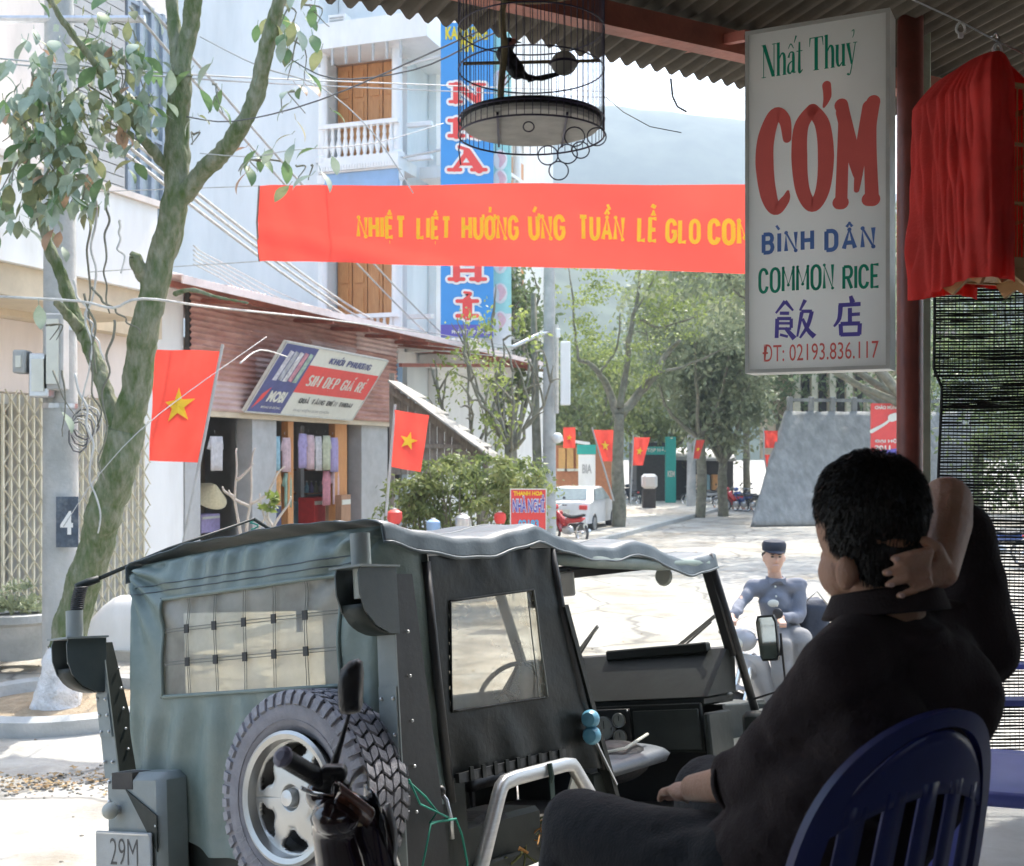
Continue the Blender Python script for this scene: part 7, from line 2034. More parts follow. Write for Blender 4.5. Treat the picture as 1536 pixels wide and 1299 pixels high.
# ================================================================== BIRDCAGE
CD = 2.64
cc = at(797, 184, CD)                       # centre of the tray
m_cage = mat('violet_black_wire', (.045, .035, .075), .4, var=.15, bump=0)
m_cgold = mat('cane_hoop', (.30, .22, .12), .6, var=.15, bump=.1)
cg = thing('bird_cage', 'round wire birdcage hanging open at the eave with a dark bird inside', 'birdcage', loc=cc)
RC = .165
ztop, zbot = cc.z + .52, cc.z - .030
N = 60
for k in range(N):
    a = 2 * pi * k / N
    P_ = [(cc.x + cos(a) * RC, cc.y + sin(a) * RC, z) for z in (zbot, cc.z + .1, cc.z + .3, cc.z + .42)]
    P_ += [(cc.x + cos(a) * RC * q, cc.y + sin(a) * RC * q, z) for q, z in ((.93, cc.z + .47), (.7, cc.z + .53), (.35, cc.z + .57), (.05, cc.z + .585))]
    MB().tube(P_, .0009, 5).build('cage_bar', m_cage, cg, smooth=True)
def hoop(z, r, tr, nm_, m_, par=cg, sub=None):
    return MB().tube([(cc.x + cos(2 * pi * k / 48) * r, cc.y + sin(2 * pi * k / 48) * r, z) for k in range(49)], tr, 6, caps=False).build(nm_, m_, par, smooth=True)
for z, tr, m_ in ((zbot, .0022, m_cage), (cc.z + .005, .0022, m_cage), (cc.z + .118, .0018, m_cage), (cc.z + .21, .0018, m_cage), (cc.z + .335, .003, m_cgold), (cc.z + .42, .0022, m_cage)):
    hoop(z, RC, tr, 'cage_hoop', m_)
tr_ = MB().lathe([(.0001, -.010), (.150, -.010), (.156, -.004), (.156, .004)], cc - Z * .004, Z, 48).build('tray', mat('tray_slats', (.48, .46, .42), .8, scale=10, var=.2, bump=.2), cg, smooth='auto')
MB().lathe([(.154, .002), (.160, .002), (.160, .016), (.154, .016)], cc - Z * .003, Z, 48, closed=True).build('tray_rim', m_black, tr_, smooth='auto')
for k in (-1, 1):
    x = k * .075; yy = sqrt(.152 ** 2 - x * x)
    mb = MB(); mb.beam(cc + V((x, -yy, -.018)), cc + V((x, yy, -.018)), .005, .006); mb.build('tray_batten', m_cage, tr_)
limbp = [cc + V(p) for p in ((-.062, -.02, -.0), (-.068, -.02, .06), (-.060, -.02, .16), (-.066, -.02, .24), (-.05, -.02, .33), (-.05, -.02, .42))]
mb = MB(); limb(mb, limbp, .008, .007, 10, .006); mb.build('perch_branch', mat('perch_bark', (.36, .30, .17), .9, scale=30, bump=.5), cg, smooth=True)
MB().tube([cc + V((-.155, .01, .137)), cc + V((.155, -.01, .137))], .004, 8).build('perch', m_cgold, cg)
fc = at(846, 95, CD)
MB().ball(fc, (.030, .030, .027), 18, 12).build('feeder_ball', mat('pale_gourd', (.48, .46, .40), .6, scale=14, bump=.2), cg, smooth=True)
MB().lathe([(.031, 0), (.034, .003), (.031, .006)], fc - Z * .003, Z, 20, closed=True).build('feeder_ring', m_cage, cg)
MB().tube([cc + Z * .585, cc + V((0, 0, .70))], .003, 6).build('cage_hook', m_steel, cg)
for i, (px, py, r) in enumerate(((822, 233, 15), (851, 231, 15), (871, 225, 13), (838, 256, 14.5), (862, 205, 15), (793, 190, 8), (895, 205, 14))):
    c = at(px, py, CD - .12 - .006 * i); k = (CD - .12) / F * r
    MB().tube([c + V((cos(2 * pi * j / 28) * k, .004 * sin(2 * pi * j / 28), sin(2 * pi * j / 28) * k)) for j in range(29)], .0015, 5, caps=False).build('wire_ring', m_cage, cg, smooth=True)
MB().tube([at(692, 200, CD - .1), at(688, 225, CD - .1), at(691, 247, CD - .1)], .0015, 5).build('hanging_tail_wire', m_cage, cg)
# the bird: black body, long tail, reddish face
bc = at(765, 96, CD)
bird = thing('bird', 'black bird with pinkish face and long thin tail perched inside the birdcage', 'bird', loc=bc)
mb = MB()
mb.caps(bc + V((-.012, 0, .022)), .020, bc + V((.016, 0, -.016)), .019, 14)
mb.ball(bc + V((-.002, -.004, .044)), (.015, .014, .015), 14, 10)
mb.caps(bc + V((.014, 0, -.014)), .014, bc + V((.045, 0, -.034)), .006, 10)
m_bird = mat('black_plumage', (.012, .012, .016), .5, scale=40, var=.4, bump=.4)
remeshed(mb, 'plumage', m_bird, .003, 4, bird)
mb = MB(); mb.ball(bc + V((.008, -.012, .047)), (.007, .006, .007), 10, 8); mb.ball(bc + V((.002, -.016, .040)), (.005, .004, .005), 8, 6); mb.build('face', mat('pink_face', (.55, .22, .18), .6, bump=0), bird, smooth=True)
mb = MB(); mb.tube([bc + V((.011, -.010, .047)), bc + V((.026, -.012, .044))], [.004, .0008], 8); mb.build('beak', m_cgold, bird)
for s_, e in ((0, 0), (.004, .006)):
    mb = MB(); mb.prism([bc + V((.040, s_, -.034 - e)), bc + V((.072, s_, -.038 + e)), bc + V((.112, s_, -.026 + e)), bc + V((.108, s_, -.022 + e)), bc + V((.070, s_, -.030 + e)), bc + V((.040, s_, -.022 - e))], (0, .003, 0)); mb.build('tail_feather', m_bird, bird)
for dx in (-.005, .006): MB().tube([bc + V((dx, 0, -.025)), bc + V((dx - .015, -.004, -.046)), bc + V((dx - .02, -.006, -.05))], .0016, 5).build('leg', m_cgold, bird)

# ================================================================== COVERED CAGE UNDER RED CLOTH
KD = 2.7
kc = at(1498, 300, KD); kz = lambda py: EYE - (py - CY) / F * KD
kt = thing('cloth_covered_cage', 'square bamboo cage hanging under a bright red cloth cover, right of the post', 'birdcage', loc=(kc.x, kc.y, kz(430)))
kh = .116                                   # half width
krot = Matrix.Rotation(radians(20), 3, 'Z')
def kp(x, y, z): 
    q = krot @ V((x, y, 0)); return V((kc.x + q.x, kc.y + .02 + q.y, z))
m_bam = mat('bamboo', (.42, .25, .11), .5, scale=12, col2=(.52, .33, .15), bump=.1)
m_redc = mat('red_cage_cloth', (.88, .10, .085), .8, var=.08, scale=10, bump=.3, bscale=150, translu=.55)
zt_, zb_ = kz(150), kz(405)
for s_ in range(4):
    for k in range(13):
        t_ = -1 + 2 * k / 13
        x, y = [(t_, -1), (1, t_), (-t_, 1), (-1, -t_)][s_]
        MB().tube([kp(x * kh, y * kh, zb_), kp(x * kh, y * kh, zt_)], .0017 if k else .006, 6).build('cage_bar' if k else 'corner_post', m_bam, kt)
for z, w in ((zt_, .010), (zb_, .022), (kz(235), .006), (kz(320), .006)):
    for s_ in range(4):
        c0, c1 = [((-1, -1), (1, -1)), ((1, -1), (1, 1)), ((1, 1), (-1, 1)), ((-1, 1), (-1, -1))][s_]
        mb = MB(); mb.beam(kp(c0[0] * kh, c0[1] * kh, z), kp(c1[0] * kh, c1[1] * kh, z), .010, w); mb.build('cage_rail', m_bam, kt)
mb = MB()
for k in range(10):
    x = -1 + 2 * (k + .5) / 10; mb.beam(kp(x * kh, -kh, zb_ - .004), kp(x * kh, kh, zb_ - .004), .022, .006)
mb.build('cage_floor', m_bam, kt)
# curved bamboo feet with carved points under the floor
for (x0, y0), (x1, y1) in ((((-1, -1)), ((1, -1))), (((1, -1)), ((1, 1))), (((-1, 1)), ((-1, -1)))):
    pr = [(0, .0), (.12, -.035), (.28, -.018), (.5, -.048), (.72, -.018), (.88, -.035), (1, 0), (1, .01), (0, .01)]
    mb = MB(); A_ = V((x0 * kh, y0 * kh, 0)); B_ = V((x1 * kh, y1 * kh, 0))
    pts = [kp(*(A_.lerp(B_, u).xy), zb_ - .012 + v) for u, v in pr]; mb.prism(pts, (kp(0, 0, 0) - kp(0, -1, 0)) * .008 if y0 == y1 else (kp(0, 0, 0) - kp(1, 0, 0)) * .008); mb.build('carved_skirt', m_bam, kt)
# the cloth: draped over crown, open along the right hand side
CX_ = [kz(78), kz(96), kz(120), kz(142), kz(160)]
def cloth(u, v):
    th = radians(-118) - radians(180) * u      # the open part faces right and near
    c_, s__ = cos(th), sin(th)
    q = max(abs(c_), abs(s__)); sq = .10 + .95 / q
    flare = 1.0
    if v < .16:
        k = v / .16; r = kh * (.10 + .98 * k ** .75) * (sq if k > .6 else 1 * (1 - k / .6) + sq * k / .6); z = kz(78) + (kz(145) - kz(78)) * k ** 1.5
    else:
        k = (v - .16) / .84; r = kh * 1.09 * sq * (1 + .04 * k); z = kz(145) + (kz(436) - kz(145)) * k
        z += .012 * sin(u * 9) * k
    fold = (.004 + .007 * v) * sin(u * 23 + 3 * sin(v * 3) + 6 * nz((u * 3, v, 0), 1)) + .005 * sin(u * 80 + v * 6) + .010 * nz((u * 5, v * 5, 0), 1)
    if v < .16: fold *= v / .16
    r += abs(fold)
    p = kp(c_ * r, s__ * r, z)
    return p
mb = MB(); mb.grid(cloth, 190, 90); mb.build('cloth_cover', m_redc, kt, smooth=True, solid=.0025)
def cloth2(u, v):                              # the drawn back flap at the right
    th = radians(75) - radians(70) * u
    k = v; r = kh * (.12 + 1.12 * min(1, k / .14) ** .8) * (1 + .05 * sin(u * 22)) / max(abs(cos(th)), abs(sin(th))) ** .8; z = kz(80) + (kz(415) - kz(80)) * k
    return kp(cos(th) * r, sin(th) * r, z)
mb = MB(); mb.grid(cloth2, 40, 50); mb.build('cloth_flap', m_redc, kt, smooth=True, solid=.0025)
MB().tube([kp(0, 0, kz(82)), kp(0, 0, kz(60)), kp(.012, 0, kz(52)), kp(.0, 0, kz(44)), kp(-.01, 0, kz(52))], .0035, 8).build('cage_hook', m_chrome, kt, smooth=True)
# wire line with hooks
wl = [at(1360, -5, 2.75), at(1440, 32, 2.72), at(1500, 64, 2.70), at(1600, 110, 2.66)]
tag(MB().tube(wl, .0018, 6).build('hanging_line', m_steel), 'thin steel line strung under the porch roof above the red covered cage', 'wire')
for i, (x, y) in enumerate(((1441, 42), (1496, 74))):
    c = at(x, y, 2.71)
    t = thing('line_hook', 'white looped hook on the line, %s the covered cage' % ('left of' if i == 0 else 'just right above'), 'hook', loc=c)
    MB().tube([c + V((sin(a) * .010 * (1 - .3 * cos(a)), 0, cos(a) * .013)) for a in [2 * pi * k / 16 for k in range(17)]], .0028, 7, caps=False).build('loop', m_white, t, smooth=True)
    mb = MB(); mb.box(c - Z * .018, (.012, .006, .012), bev=.002); mb.build('stem', m_white, t)

# ================================================================== SCOOTER IN THE FOREGROUND
SD_ = 2.15
def q_(px, py, d=SD_): return at(px, py, d)
m_maroon = mat('maroon_black_gloss', (.030, .016, .018), .12, var=.1, bump=0, coat=.8)
sc = thing('scooter', 'black and maroon scooter with one mirror parked by the jeep tail', 'scooter', loc=(q_(520, 1200).x, SD_, .42))
MB().tube([q_(425, 1136, 2.02), q_(438, 1143, 2.035), q_(492, 1176, 2.12)], [.0165, .0155, .0155], 18).build('grip', m_seat, sc, smooth='auto')
for k in range(14):
    t_ = .12 + k * .06; c = q_(425, 1136, 2.02).lerp(q_(492, 1176, 2.12), t_); ax = (q_(492, 1176, 2.12) - q_(425, 1136, 2.02)).normalized()
    MB().lathe([(.0155, -.0015), (.0172, -.0015), (.0172, .0015), (.0155, .0015)], c, ax, 16, closed=True).build('grip_rib', m_seat, sc)
c = q_(425, 1136, 2.02); ax = (c - q_(492, 1176, 2.12)).normalized()
MB().lathe([(.0001, .010), (.009, .010), (.012, .007), (.018, .005), (.019, 0), (.017, -.004)], c, ax, 20).build('bar_end', mat('lavender_cap', (.20, .19, .26), .4, bump=0), sc, smooth='auto')
MB().tube([q_(486, 1174, 2.11), q_(512, 1192, 2.15), q_(548, 1222, 2.20)], .011, 12).build('handlebar', m_chrome, sc, smooth=True)
mb = MB(); mb.caps(q_(492, 1170, 2.11), .024, q_(508, 1188, 2.14), .026, 14); mb.box(q_(500, 1160, 2.10), (.05, .04, .03), bev=.008); remeshed(mb, 'switch_housing', m_seat, .004, 3, sc)
MB().tube([q_(500, 1158, 2.09), q_(497, 1195, 2.04), q_(470, 1190, 1.99), q_(452, 1182, 1.97)], .004, 8).build('brake_lever', m_chrome, sc, smooth=True)
# mirror: stem with swelling, rounded back plate
MB().tube([q_(497, 1160), q_(503, 1140), q_(512, 1112), q_(521, 1080), q_(527, 1062)], [.008, .0075, .005, .0035, .0035], 10).build('mirror_stem', m_seat, sc, smooth=True)
mb = MB()
out = [(509, 1008), (522, 996), (534, 992), (541, 997), (543, 1012), (542, 1040), (541, 1062), (538, 1070), (522, 1073), (511, 1072), (507, 1060), (506, 1030)]
fr_ = [q_(x, y, 2.13) for x, y in out]; cen = sum(fr_, V()) / len(fr_)
rg = [(1.0, 0.030), (1.04, .018), (.99, .004), (.80, -.010), (.4, -.018)]
vs = []; n = len(fr_)
for sc_k, dy in rg: vs += [cen + (p - cen) * sc_k + V((0, dy, 0)) for p in fr_]
fs = [(i * n + k, i * n + (k + 1) % n, (i + 1) * n + (k + 1) % n, (i + 1) * n + k) for i in range(len(rg) - 1) for k in range(n)]
fs.append(tuple(range((len(rg) - 1) * n, len(rg) * n)))
mb.add(vs, fs); mo = mb.build('mirror', m_seat, sc, smooth=True)
mb = MB(); mb.poly([cen + (p - cen) * .98 + V((0, .028, 0)) for p in fr_]); mb.build('mirror_glass', bpy.data.materials['mirror_silver'], mo)
# headset cowl, visor, lamp, leg shield
mb = MB()
mb.caps(q_(482, 1192, 2.12), .030, q_(545, 1235, 2.16), .046, 16); mb.caps(q_(545, 1235, 2.16), .046, q_(555, 1330, 2.2), .070, 16); mb.ball(q_(505, 1225, 2.08), (.045, .05, .035), 14, 10)
mb.caps(q_(500, 1240, 2.10), .04, q_(520, 1340, 2.12), .05, 14)
remeshed(mb, 'headset_cowl', m_maroon, .006, 8, sc)
mb = MB(); mb.grid(lambda u, v: q_(500 + 52 * u + 10 * sin(pi * v), 1172 + 40 * u + 30 * v - 8 * sin(pi * v), 2.07 - .03 * sin(pi * v)), 12, 10); mb.build('instrument_visor', mat('amber_brown_lens', (.10, .035, .02), .1, var=.1, bump=0, coat=1), sc, smooth=True, solid=.004)
mb = MB(); mb.ball(q_(537, 1226, 2.09), (.022, .018, .016), 14, 10); mb.build('turn_signal', mat('pale_amber_lens', (.55, .42, .2), .15, var=.1, bump=0, coat=1), sc, smooth=True)
mb = MB(); mb.grid(lambda u, v: q_(522 + 30 * sin(pi * u * .5) + 2 * v, 1186 - 38 * sin(pi * u) ** .7 * (1 - .3 * v), 2.12 + .02 * v), 14, 4); mb.build('windscreen_tip', m_ps, sc, smooth=True, solid=.003)
for a0, m_, off in ((0, m_pk, 0), (1, m_white, 1)):
    mb = MB()
    if a0 == 0: fn = lambda u, v: q_(548 + 34 * sin(pi * .5 * u), 1175 + 28 * u + 130 * u * u * .9 + 60 * v * (1 - u), 2.18 - .05 * sin(pi * u))
    else: fn = lambda u, v: q_(584 + 12 * sin(pi * u) - 4 * u + 6 * v, 1208 + 120 * u, 2.175 - .02 * sin(pi * u) + .012 * v)
    if a0 == 0: mb.grid(fn, 20, 6)
    else: mb.grid(lambda u, v: q_(576 + 21 * sin(pi * (.15 + .75 * u)) * (.55 + .45 * v) - 2, 1205 + 125 * u, 2.16 + .02 * (1 - v)), 20, 5)
    mb.build('leg_shield' if a0 == 0 else 'white_fairing', m_, sc, smooth=True, solid=.006)
MB().tube([q_(488, 1200, 2.1), q_(480, 1235, 2.12), q_(500, 1300, 2.2)], .004, 6).build('brake_cable', m_cable, sc, smooth=True)
MB().tube([q_(512, 1195, 2.1), q_(470, 1250, 2.1), q_(510, 1320, 2.2)], .004, 6).build('throttle_cable', m_cable, sc, smooth=True)
mb = MB(); mb.caps(q_(540, 1300, 2.2), .05, (q_(600, 1300).x, 2.5, .62), .05, 12); mb.caps((q_(600, 1300).x, 2.5, .62), .06, (q_(640, 1300).x, 2.1, .62), .08, 12); mb.build('frame_body', m_maroon, sc, smooth=True)
wv = V((.85, .52, 0))
for c in ((-.62, 1.93), (.40, 2.55)):
    w_ = MB().lathe([(.20, -.035), (.235, -.03), (.25, 0), (.235, .03), (.20, .035)], (c[0], c[1], .67), V((-.52, .85, 0)), 28, closed=True).build('wheel', m_tyre, sc, smooth='auto')
    MB().lathe([(.001, -.03), (.19, -.02), (.205, .0), (.19, .02), (.001, .03)], (c[0], c[1], .67), V((-.52, .85, 0)), 20).build('rim', m_alloy, w_, smooth='auto')
MB().tube([(-.62, 1.93, .67), (-.45, 2.0, .95), q_(540, 1290, 2.15)], .022, 10).build('fork', m_steel, sc)

# ================================================================== BLUE PLASTIC CHAIRS
m_blue = mat('blue_plastic_chair', (.012, .02, .12), .35, scale=4, var=.12, bump=.03, spec=.5)
m_blue_lit = mat('skylit_blue_plastic', (.24, .27, .72), .35, scale=4, var=.1, bump=.03, translu=.2)  # same blue plastic, with sky light painted in as a paler tone
def chair(loc, rz, label, arms=True, top=.84, w=.42, m_ch=None):
    """x across, y ahead of the sitter, z up from the floor"""
    t = thing('plastic_chair', label, 'chair', loc=loc, rotz=rz, group='blue plastic chairs on the terrace')
    def bb(mb, nm_, sm=True, **k): return mb.build(nm_, m_ch or m_blue, t, smooth=sm, local=True, **k)
    h = w / 2
    def bp_(u, z):   # back surface: u -1..1 across
        k = (z - .42) / (top - .42)
        return V((u * (h - .015 - .03 * max(0, k) ** 2), -.22 - .10 * k + .05 * u * u, z))
    arch = []
    for j in range(41):
        a = pi * j / 40
        u = -cos(a); z = .44 + (top - .44) * min(1, (sin(a) ** .42))
        arch.append((u, z))
    mb = MB(); vs = []
    ws_ = .032
    def arc(e): return [bp_(u * (1 - e), .44 + (z - .44) * (1 - e * .35)) for u, z in arch]
    A0 = arc(0); A1 = arc(.17)
    th = V((0, .012, 0))
    for p, q in zip(A0, A1): vs += [p - th * .2, q - th * .2, q + th, p + th]
    n = len(A0); fs = []
    for i in range(n - 1):
        for k in range(4): fs.append((i * 4 + k, i * 4 + (k + 1) % 4, (i + 1) * 4 + (k + 1) % 4, (i + 1) * 4 + k))
    fs += [(0, 1, 2, 3), tuple((n - 1) * 4 + k for k in range(4))]
    mb.add(vs, fs); bb(mb, 'backrest_frame', 'auto')
    # broad upper panel and the slats below it
    zp = top - .13
    def zmax(u): return .44 + (top - .44) * min(1, max(.001, 1 - u * u) ** .21) - .03
    mb = MB(); mb.grid(lambda u, v: bp_((2 * u - 1) * .86, (zp - .04 * (2 * u - 1) ** 2 * 1.5) + (zmax((2 * u - 1) * .86) - zp) * v * .99) + V((0, .004, 0)), 20, 6); bb(mb, 'back_panel', solid=.006)
    for k in range(5):
        u = (-.62 + .31 * k)
        mb = MB(); mb.grid(lambda a, v: bp_(u + (a - .5) * .17, .40 + (zp + .02 - .06 * u * u - .40) * v) + V((0, .004, 0)), 2, 10); bb(mb, 'back_slat', solid=.006)
    mb = MB(); mb.grid(lambda u, v: V(((2 * u - 1) * (h + .01), -.22 + .44 * v, .43 - .02 * sin(pi * u) + (-.02 * (v - .9) * 10 if v > .9 else 0))), 14, 14); bb(mb, 'seat', solid=.008)
    mb = MB(); mb.tube([(x * (h + .012), y, .418) for x, y in ((-1, -.22), (-1, .2), (-.9, .225), (.9, .225), (1, .2), (1, -.22), (-1, -.22))], .017, 8); bb(mb, 'seat_rim')
    for sx, sy in ((-1, -1), (1, -1), (-1, 1), (1, 1)):
        mb = MB(); a = V((sx * (h - .0), sy * .20, .42)); b_ = V((sx * (h + .04), sy * .25, .0))
        L_ = []
        for p, ww in ((a, .055), (b_, .035)):
            L_ += [p + V((0, 0, 0)), p - V((sx * ww, 0, 0)), p - V((sx * ww, sy * .008, 0)), p - V((sx * .008, sy * .008, 0)), p - V((sx * .008, sy * ww, 0)), p - V((0, sy * ww, 0))]
        mb.add(L_, [tuple(range(6)), tuple(range(6, 12))] + [(i, (i + 1) % 6, (i + 1) % 6 + 6, i + 6) for i in range(6)]); bb(mb, 'leg', 'auto')
    if arms:
        for sx in (-1, 1):
            pts = [(sx * (h - .01), -.27, .66), (sx * (h + .03), -.1, .665), (sx * (h + .035), .1, .655), (sx * (h + .02), .19, .63), (sx * (h + .01), .205, .56), (sx * (h + .005), .20, .42)]
            mb = MB(); P_ = []
            for j in range(len(pts) - 1):
                for q in range(5): P_.append(V(pts[j]).lerp(V(pts[j + 1]), q / 5))
            P_.append(V(pts[-1]))
            vs = []; n = len(P_)
            for i_, p in enumerate(P_):
                tt = (P_[min(i_ + 1, n - 1)] - P_[max(i_ - 1, 0)]).normalized(); sd_ = V((1, 0, 0)); nn_ = tt.cross(sd_).normalized()
                vs += [p + sd_ * .022 + nn_ * .007, p - sd_ * .022 + nn_ * .007, p - sd_ * .022 - nn_ * .007, p + sd_ * .022 - nn_ * .007]
            mb.add(vs, [(i_ * 4 + k, i_ * 4 + (k + 1) % 4, i_ * 4 + 4 + (k + 1) % 4, i_ * 4 + 4 + k) for i_ in range(n - 1) for k in range(4)] + [(0, 1, 2, 3), tuple((n - 1) * 4 + k for k in range(4))]); bb(mb, 'armrest', 'auto')
    return t
chair((.465, 1.955, T), radians(30), 'blue plastic chair the man in the dark shirt is sitting in', arms=False, top=.865, w=.465)
chair((1.29, 2.95, T), radians(74), 'empty blue plastic armchair, coloured paler for sky light, at the right behind the seated man', arms=True, top=.84, m_ch=m_blue_lit)

# ================================================================== THE SEATED MAN
m_skin = mat('tan_skin', (.42, .23, .15), .5, scale=22, col2=(.50, .29, .20), bump=.25, bscale=160, sss=.25)
m_shirt = mat('dark_brown_shirt', (.023, .0145, .0165), .9, scale=9, var=.15, bump=.25, bscale=200)
m_trous = mat('navy_trousers', (.006, .008, .013), .85, scale=9, var=.15, bump=.25, bscale=180)
m_hair = mat('black_hair', (.009, .008, .008), .45, scale=30, var=.3, bump=.3)
man = thing('person', 'man seen from behind in dark shirt with one hand clasping his nape, sitting', 'person', loc=(.60, 1.93, T))
HC = at(1302, 784, 1.93)
FD = V((-.45, .89, 0)).normalized(); LD = V((-FD.y, FD.x, 0))
HR = Matrix((LD * -1, FD, Z)).transposed()      # x right, y ahead
NB = at(1334, 925, 1.93)                        # neck base
SL = at(1262, 1012, 1.84); SR = at(1455, 985, 2.06)
EL = at(1136, 1172, 1.98); WL = at(1040, 1182, 2.24)
ER = at(1420, 752, 2.12); WR = at(1412, 858, 1.88)
CH = V((.655, 1.96, T + .80)); PV = V((.47, 2.02, T + .50))
KL = at(868, 1245, 2.34); KR = at(1066, 1190, 2.50)
HL = PV + V((-.09, .0, -.02)); HRt = PV + V((.09, .06, -.02))
AL = V((KL.x - .02, KL.y + .02, T + .07)); AR = V((KR.x, KR.y + .03, T + .07))
mb = MB()
mb.ball(HC + Z * .005, (.078, .094, .108), 22, 16, HR)
mb.ball(HC + HR @ V((0, .022, -.085)), (.064, .070, .055), 16, 12, HR)
mb.ball(HC + HR @ V((0, .096, -.065)), (.013, .014, .018), 10, 8, HR)       # nose
mb.ball(HC + HR @ V((0, .082, -.098)), (.026, .014, .012), 10, 8, HR)
mb.caps(HC - Z * .07 - FD * .02, .058, NB - Z * .02, .064, 16)
for s_ in (-1, 1):                                                            # ears
    mb.ball(HC + HR @ V((s_ * .068, -.022, -.078)), (.011, .019, .029), 12, 10, HR @ Matrix.Rotation(s_ * -.35, 3, 'Z'))
mb.caps(NB - Z * .055 + V((0, .025, 0)), .058, CH, .11, 14); mb.caps(CH, .13, PV, .13, 14)
mb.caps(NB - Z * .03, .04, SL, .045, 12); mb.caps(NB - Z * .03, .04, SR, .045, 12)
mb.caps(SL, .048, EL, .040, 14); mb.caps(EL, .040, WL, .026, 14)
mb.caps(SR, .050, ER, .041, 14)
F1 = ER.lerp(WR, .35)
mb.caps(ER, .046, F1, .046, 14); mb.caps(F1, .046, WR, .027, 14)
# right hand lying across the nape: palm and four fingers reaching left, thumb below
pd = (at(1345, 866, 1.82) - WR).normalized(); pdn = V((0, -1, 0)); pu = pd.cross(pdn).normalized()
PM = WR + pd * .045
Mh = Matrix((pd, pdn, pu)).transposed()
mb.ball(PM, (.044, .014, .030), 14, 10, Mh)
mb.caps(WR, .025, PM, .022, 12)
fing = [((1394, 826), (1368, 831), (1340, 838), .0072), ((1390, 842), (1360, 850), (1328, 859), .0075), ((1390, 859), (1362, 868), (1332, 877), .0072), ((1394, 876), (1372, 885), (1348, 893), .0065)]
for (a, b_, c, r) in fing:
    p0, p1, p2 = at(*a, 1.812), at(*b_, 1.795), at(*c, 1.808)
    mb.caps(PM.lerp(p0, .6), r * 1.15, p0, r * 1.1, 10); mb.caps(p0, r * 1.08, p1, r, 10); mb.caps(p1, r * 1.04, p2, r * .85, 10)
mb.caps(WR + V((0, -.01, .01)), .014, at(1404, 822, 1.84), .012, 10); mb.caps(at(1404, 822, 1.84), .0115, at(1388, 812, 1.84), .0095, 10)
# left hand on the thigh
nails = [(at(*c, 1.80), r) for a, b_, c, r in fing]
HLp = WL + (WL - EL).normalized() * .05 - Z * .005
mb.ball(HLp, (.030, .045, .016), 12, 10)
for k in range(4):
    o_ = V((-.028 + .018 * k, .03, -.004)); L_ = (.036, .042, .038, .030)[k]
    a = HLp + o_; b_ = a + V((-.006, L_ * .6, -.012)); c = b_ + V((-.004, L_ * .4, -.018))
    mb.caps(a - V((0, .012, 0)), .0095, b_, .0088, 8); mb.caps(b_, .0088, c, .0075, 8)
mb.caps(HLp + V((.02, -.01, 0)), .011, HLp + V((.05, .025, -.006)), .009, 8)
mb.caps(HL, .09, KL, .058, 14); mb.caps(KL, .055, AL, .04, 12); mb.caps(HRt, .09, KR, .058, 14); mb.caps(KR, .055, AR, .04, 12)
for A_ in (AL, AR): mb.caps(A_ - Z * .02, .04, A_ + V((-.06, .12, -.04)), .032, 10)
remeshed(mb, 'body', m_skin, .0042, 4, man)
m_nail = mat('finger_nail', (.62, .42, .36), .25, var=.05, bump=0)
for c, r in nails:
    n_ = MB(); n_.ball(c + V((.004, -r * .55, 0)), (.0055, .0022, .0042), 10, 6); n_.build('finger_nail', m_nail, man, smooth=True)
# shirt
def wrink(p, n):
    return .006 * nz(p, 9) + .018 * sin((p.x * 26 + p.z * 34 + 8 * nz(p, 5))) * max(0, nz(p, 4, 3) + .25) + .0025 * nz(p, 40)
mb = MB()
mb.caps(NB - Z * .032, .080, CH + Z * .03, .150, 18); mb.ball(CH - Z * .02 + V((-.02, 0, 0)), (.165, .125, .17), 20, 14, Matrix.Rotation(.5, 3, 'Z'))
mb.caps(CH - Z * .08 + V((-.02, 0, 0)), .14, PV - Z * .03, .15, 18)
mb.ball(NB + V((.0, -.012, -.022)), (.088, .080, .036), 18, 12)
TL = SL + V((.05, .01, -.10)); TR = SR + V((-.05, 0, -.12))
mb.caps(TL, .10, PV + V((-.03, 0, 0)), .13, 14); mb.caps(TR, .075, PV + V((.0, .02, .02)), .12, 14)
mb.caps(NB - Z * .02, .062, SL, .072, 14); mb.caps(NB - Z * .02, .062, SR, .078, 14)
mb.caps(SL, .072, SL.lerp(EL, .55), .064, 14); mb.caps(SL.lerp(EL, .5), .064, EL.lerp(WL, .0) + V((.01, -.005, .01)), .062, 14)
mb.caps(EL, .056, EL.lerp(WL, .16), .058, 14)
mb.caps(SR, .078, SR.lerp(ER, .5) + V((.015, 0, 0)), .068, 14); mb.caps(SR.lerp(ER, .5) + V((.015, 0, 0)), .066, SR.lerp(ER, .80) + V((.02, -.01, 0)), .054, 14)
mb.caps(TR, .08, SR.lerp(ER, .45) + V((.02, 0, -.02)), .06, 14)
remeshed(mb, 'shirt', m_shirt, .0085, 6, man, wrink)
# collar: a standing band folded round the neck
def ncol(u, v):
    a = 2 * pi * u; c = NB + V((0, 0, .006)) + FD * .006
    r = .084 + .016 * (1 - v) + .003 * sin(a * 3)
    return c + HR @ V((cos(a) * r, sin(a) * r, .040 * v - .004 + .020 * -sin(a)))
mb = MB(); mb.grid(ncol, 48, 6); mb.build('collar', m_shirt, man, smooth=True, solid=.006)
# sleeve hem ring at the left forearm
a_ = (WL - EL).normalized(); c = EL.lerp(WL, .22)
MB().lathe([(.050, -.006), (.056, -.008), (.0575, .004), (.050, .008)], c, a_, 28, closed=True).build('sleeve_hem', m_shirt, man, smooth=True)
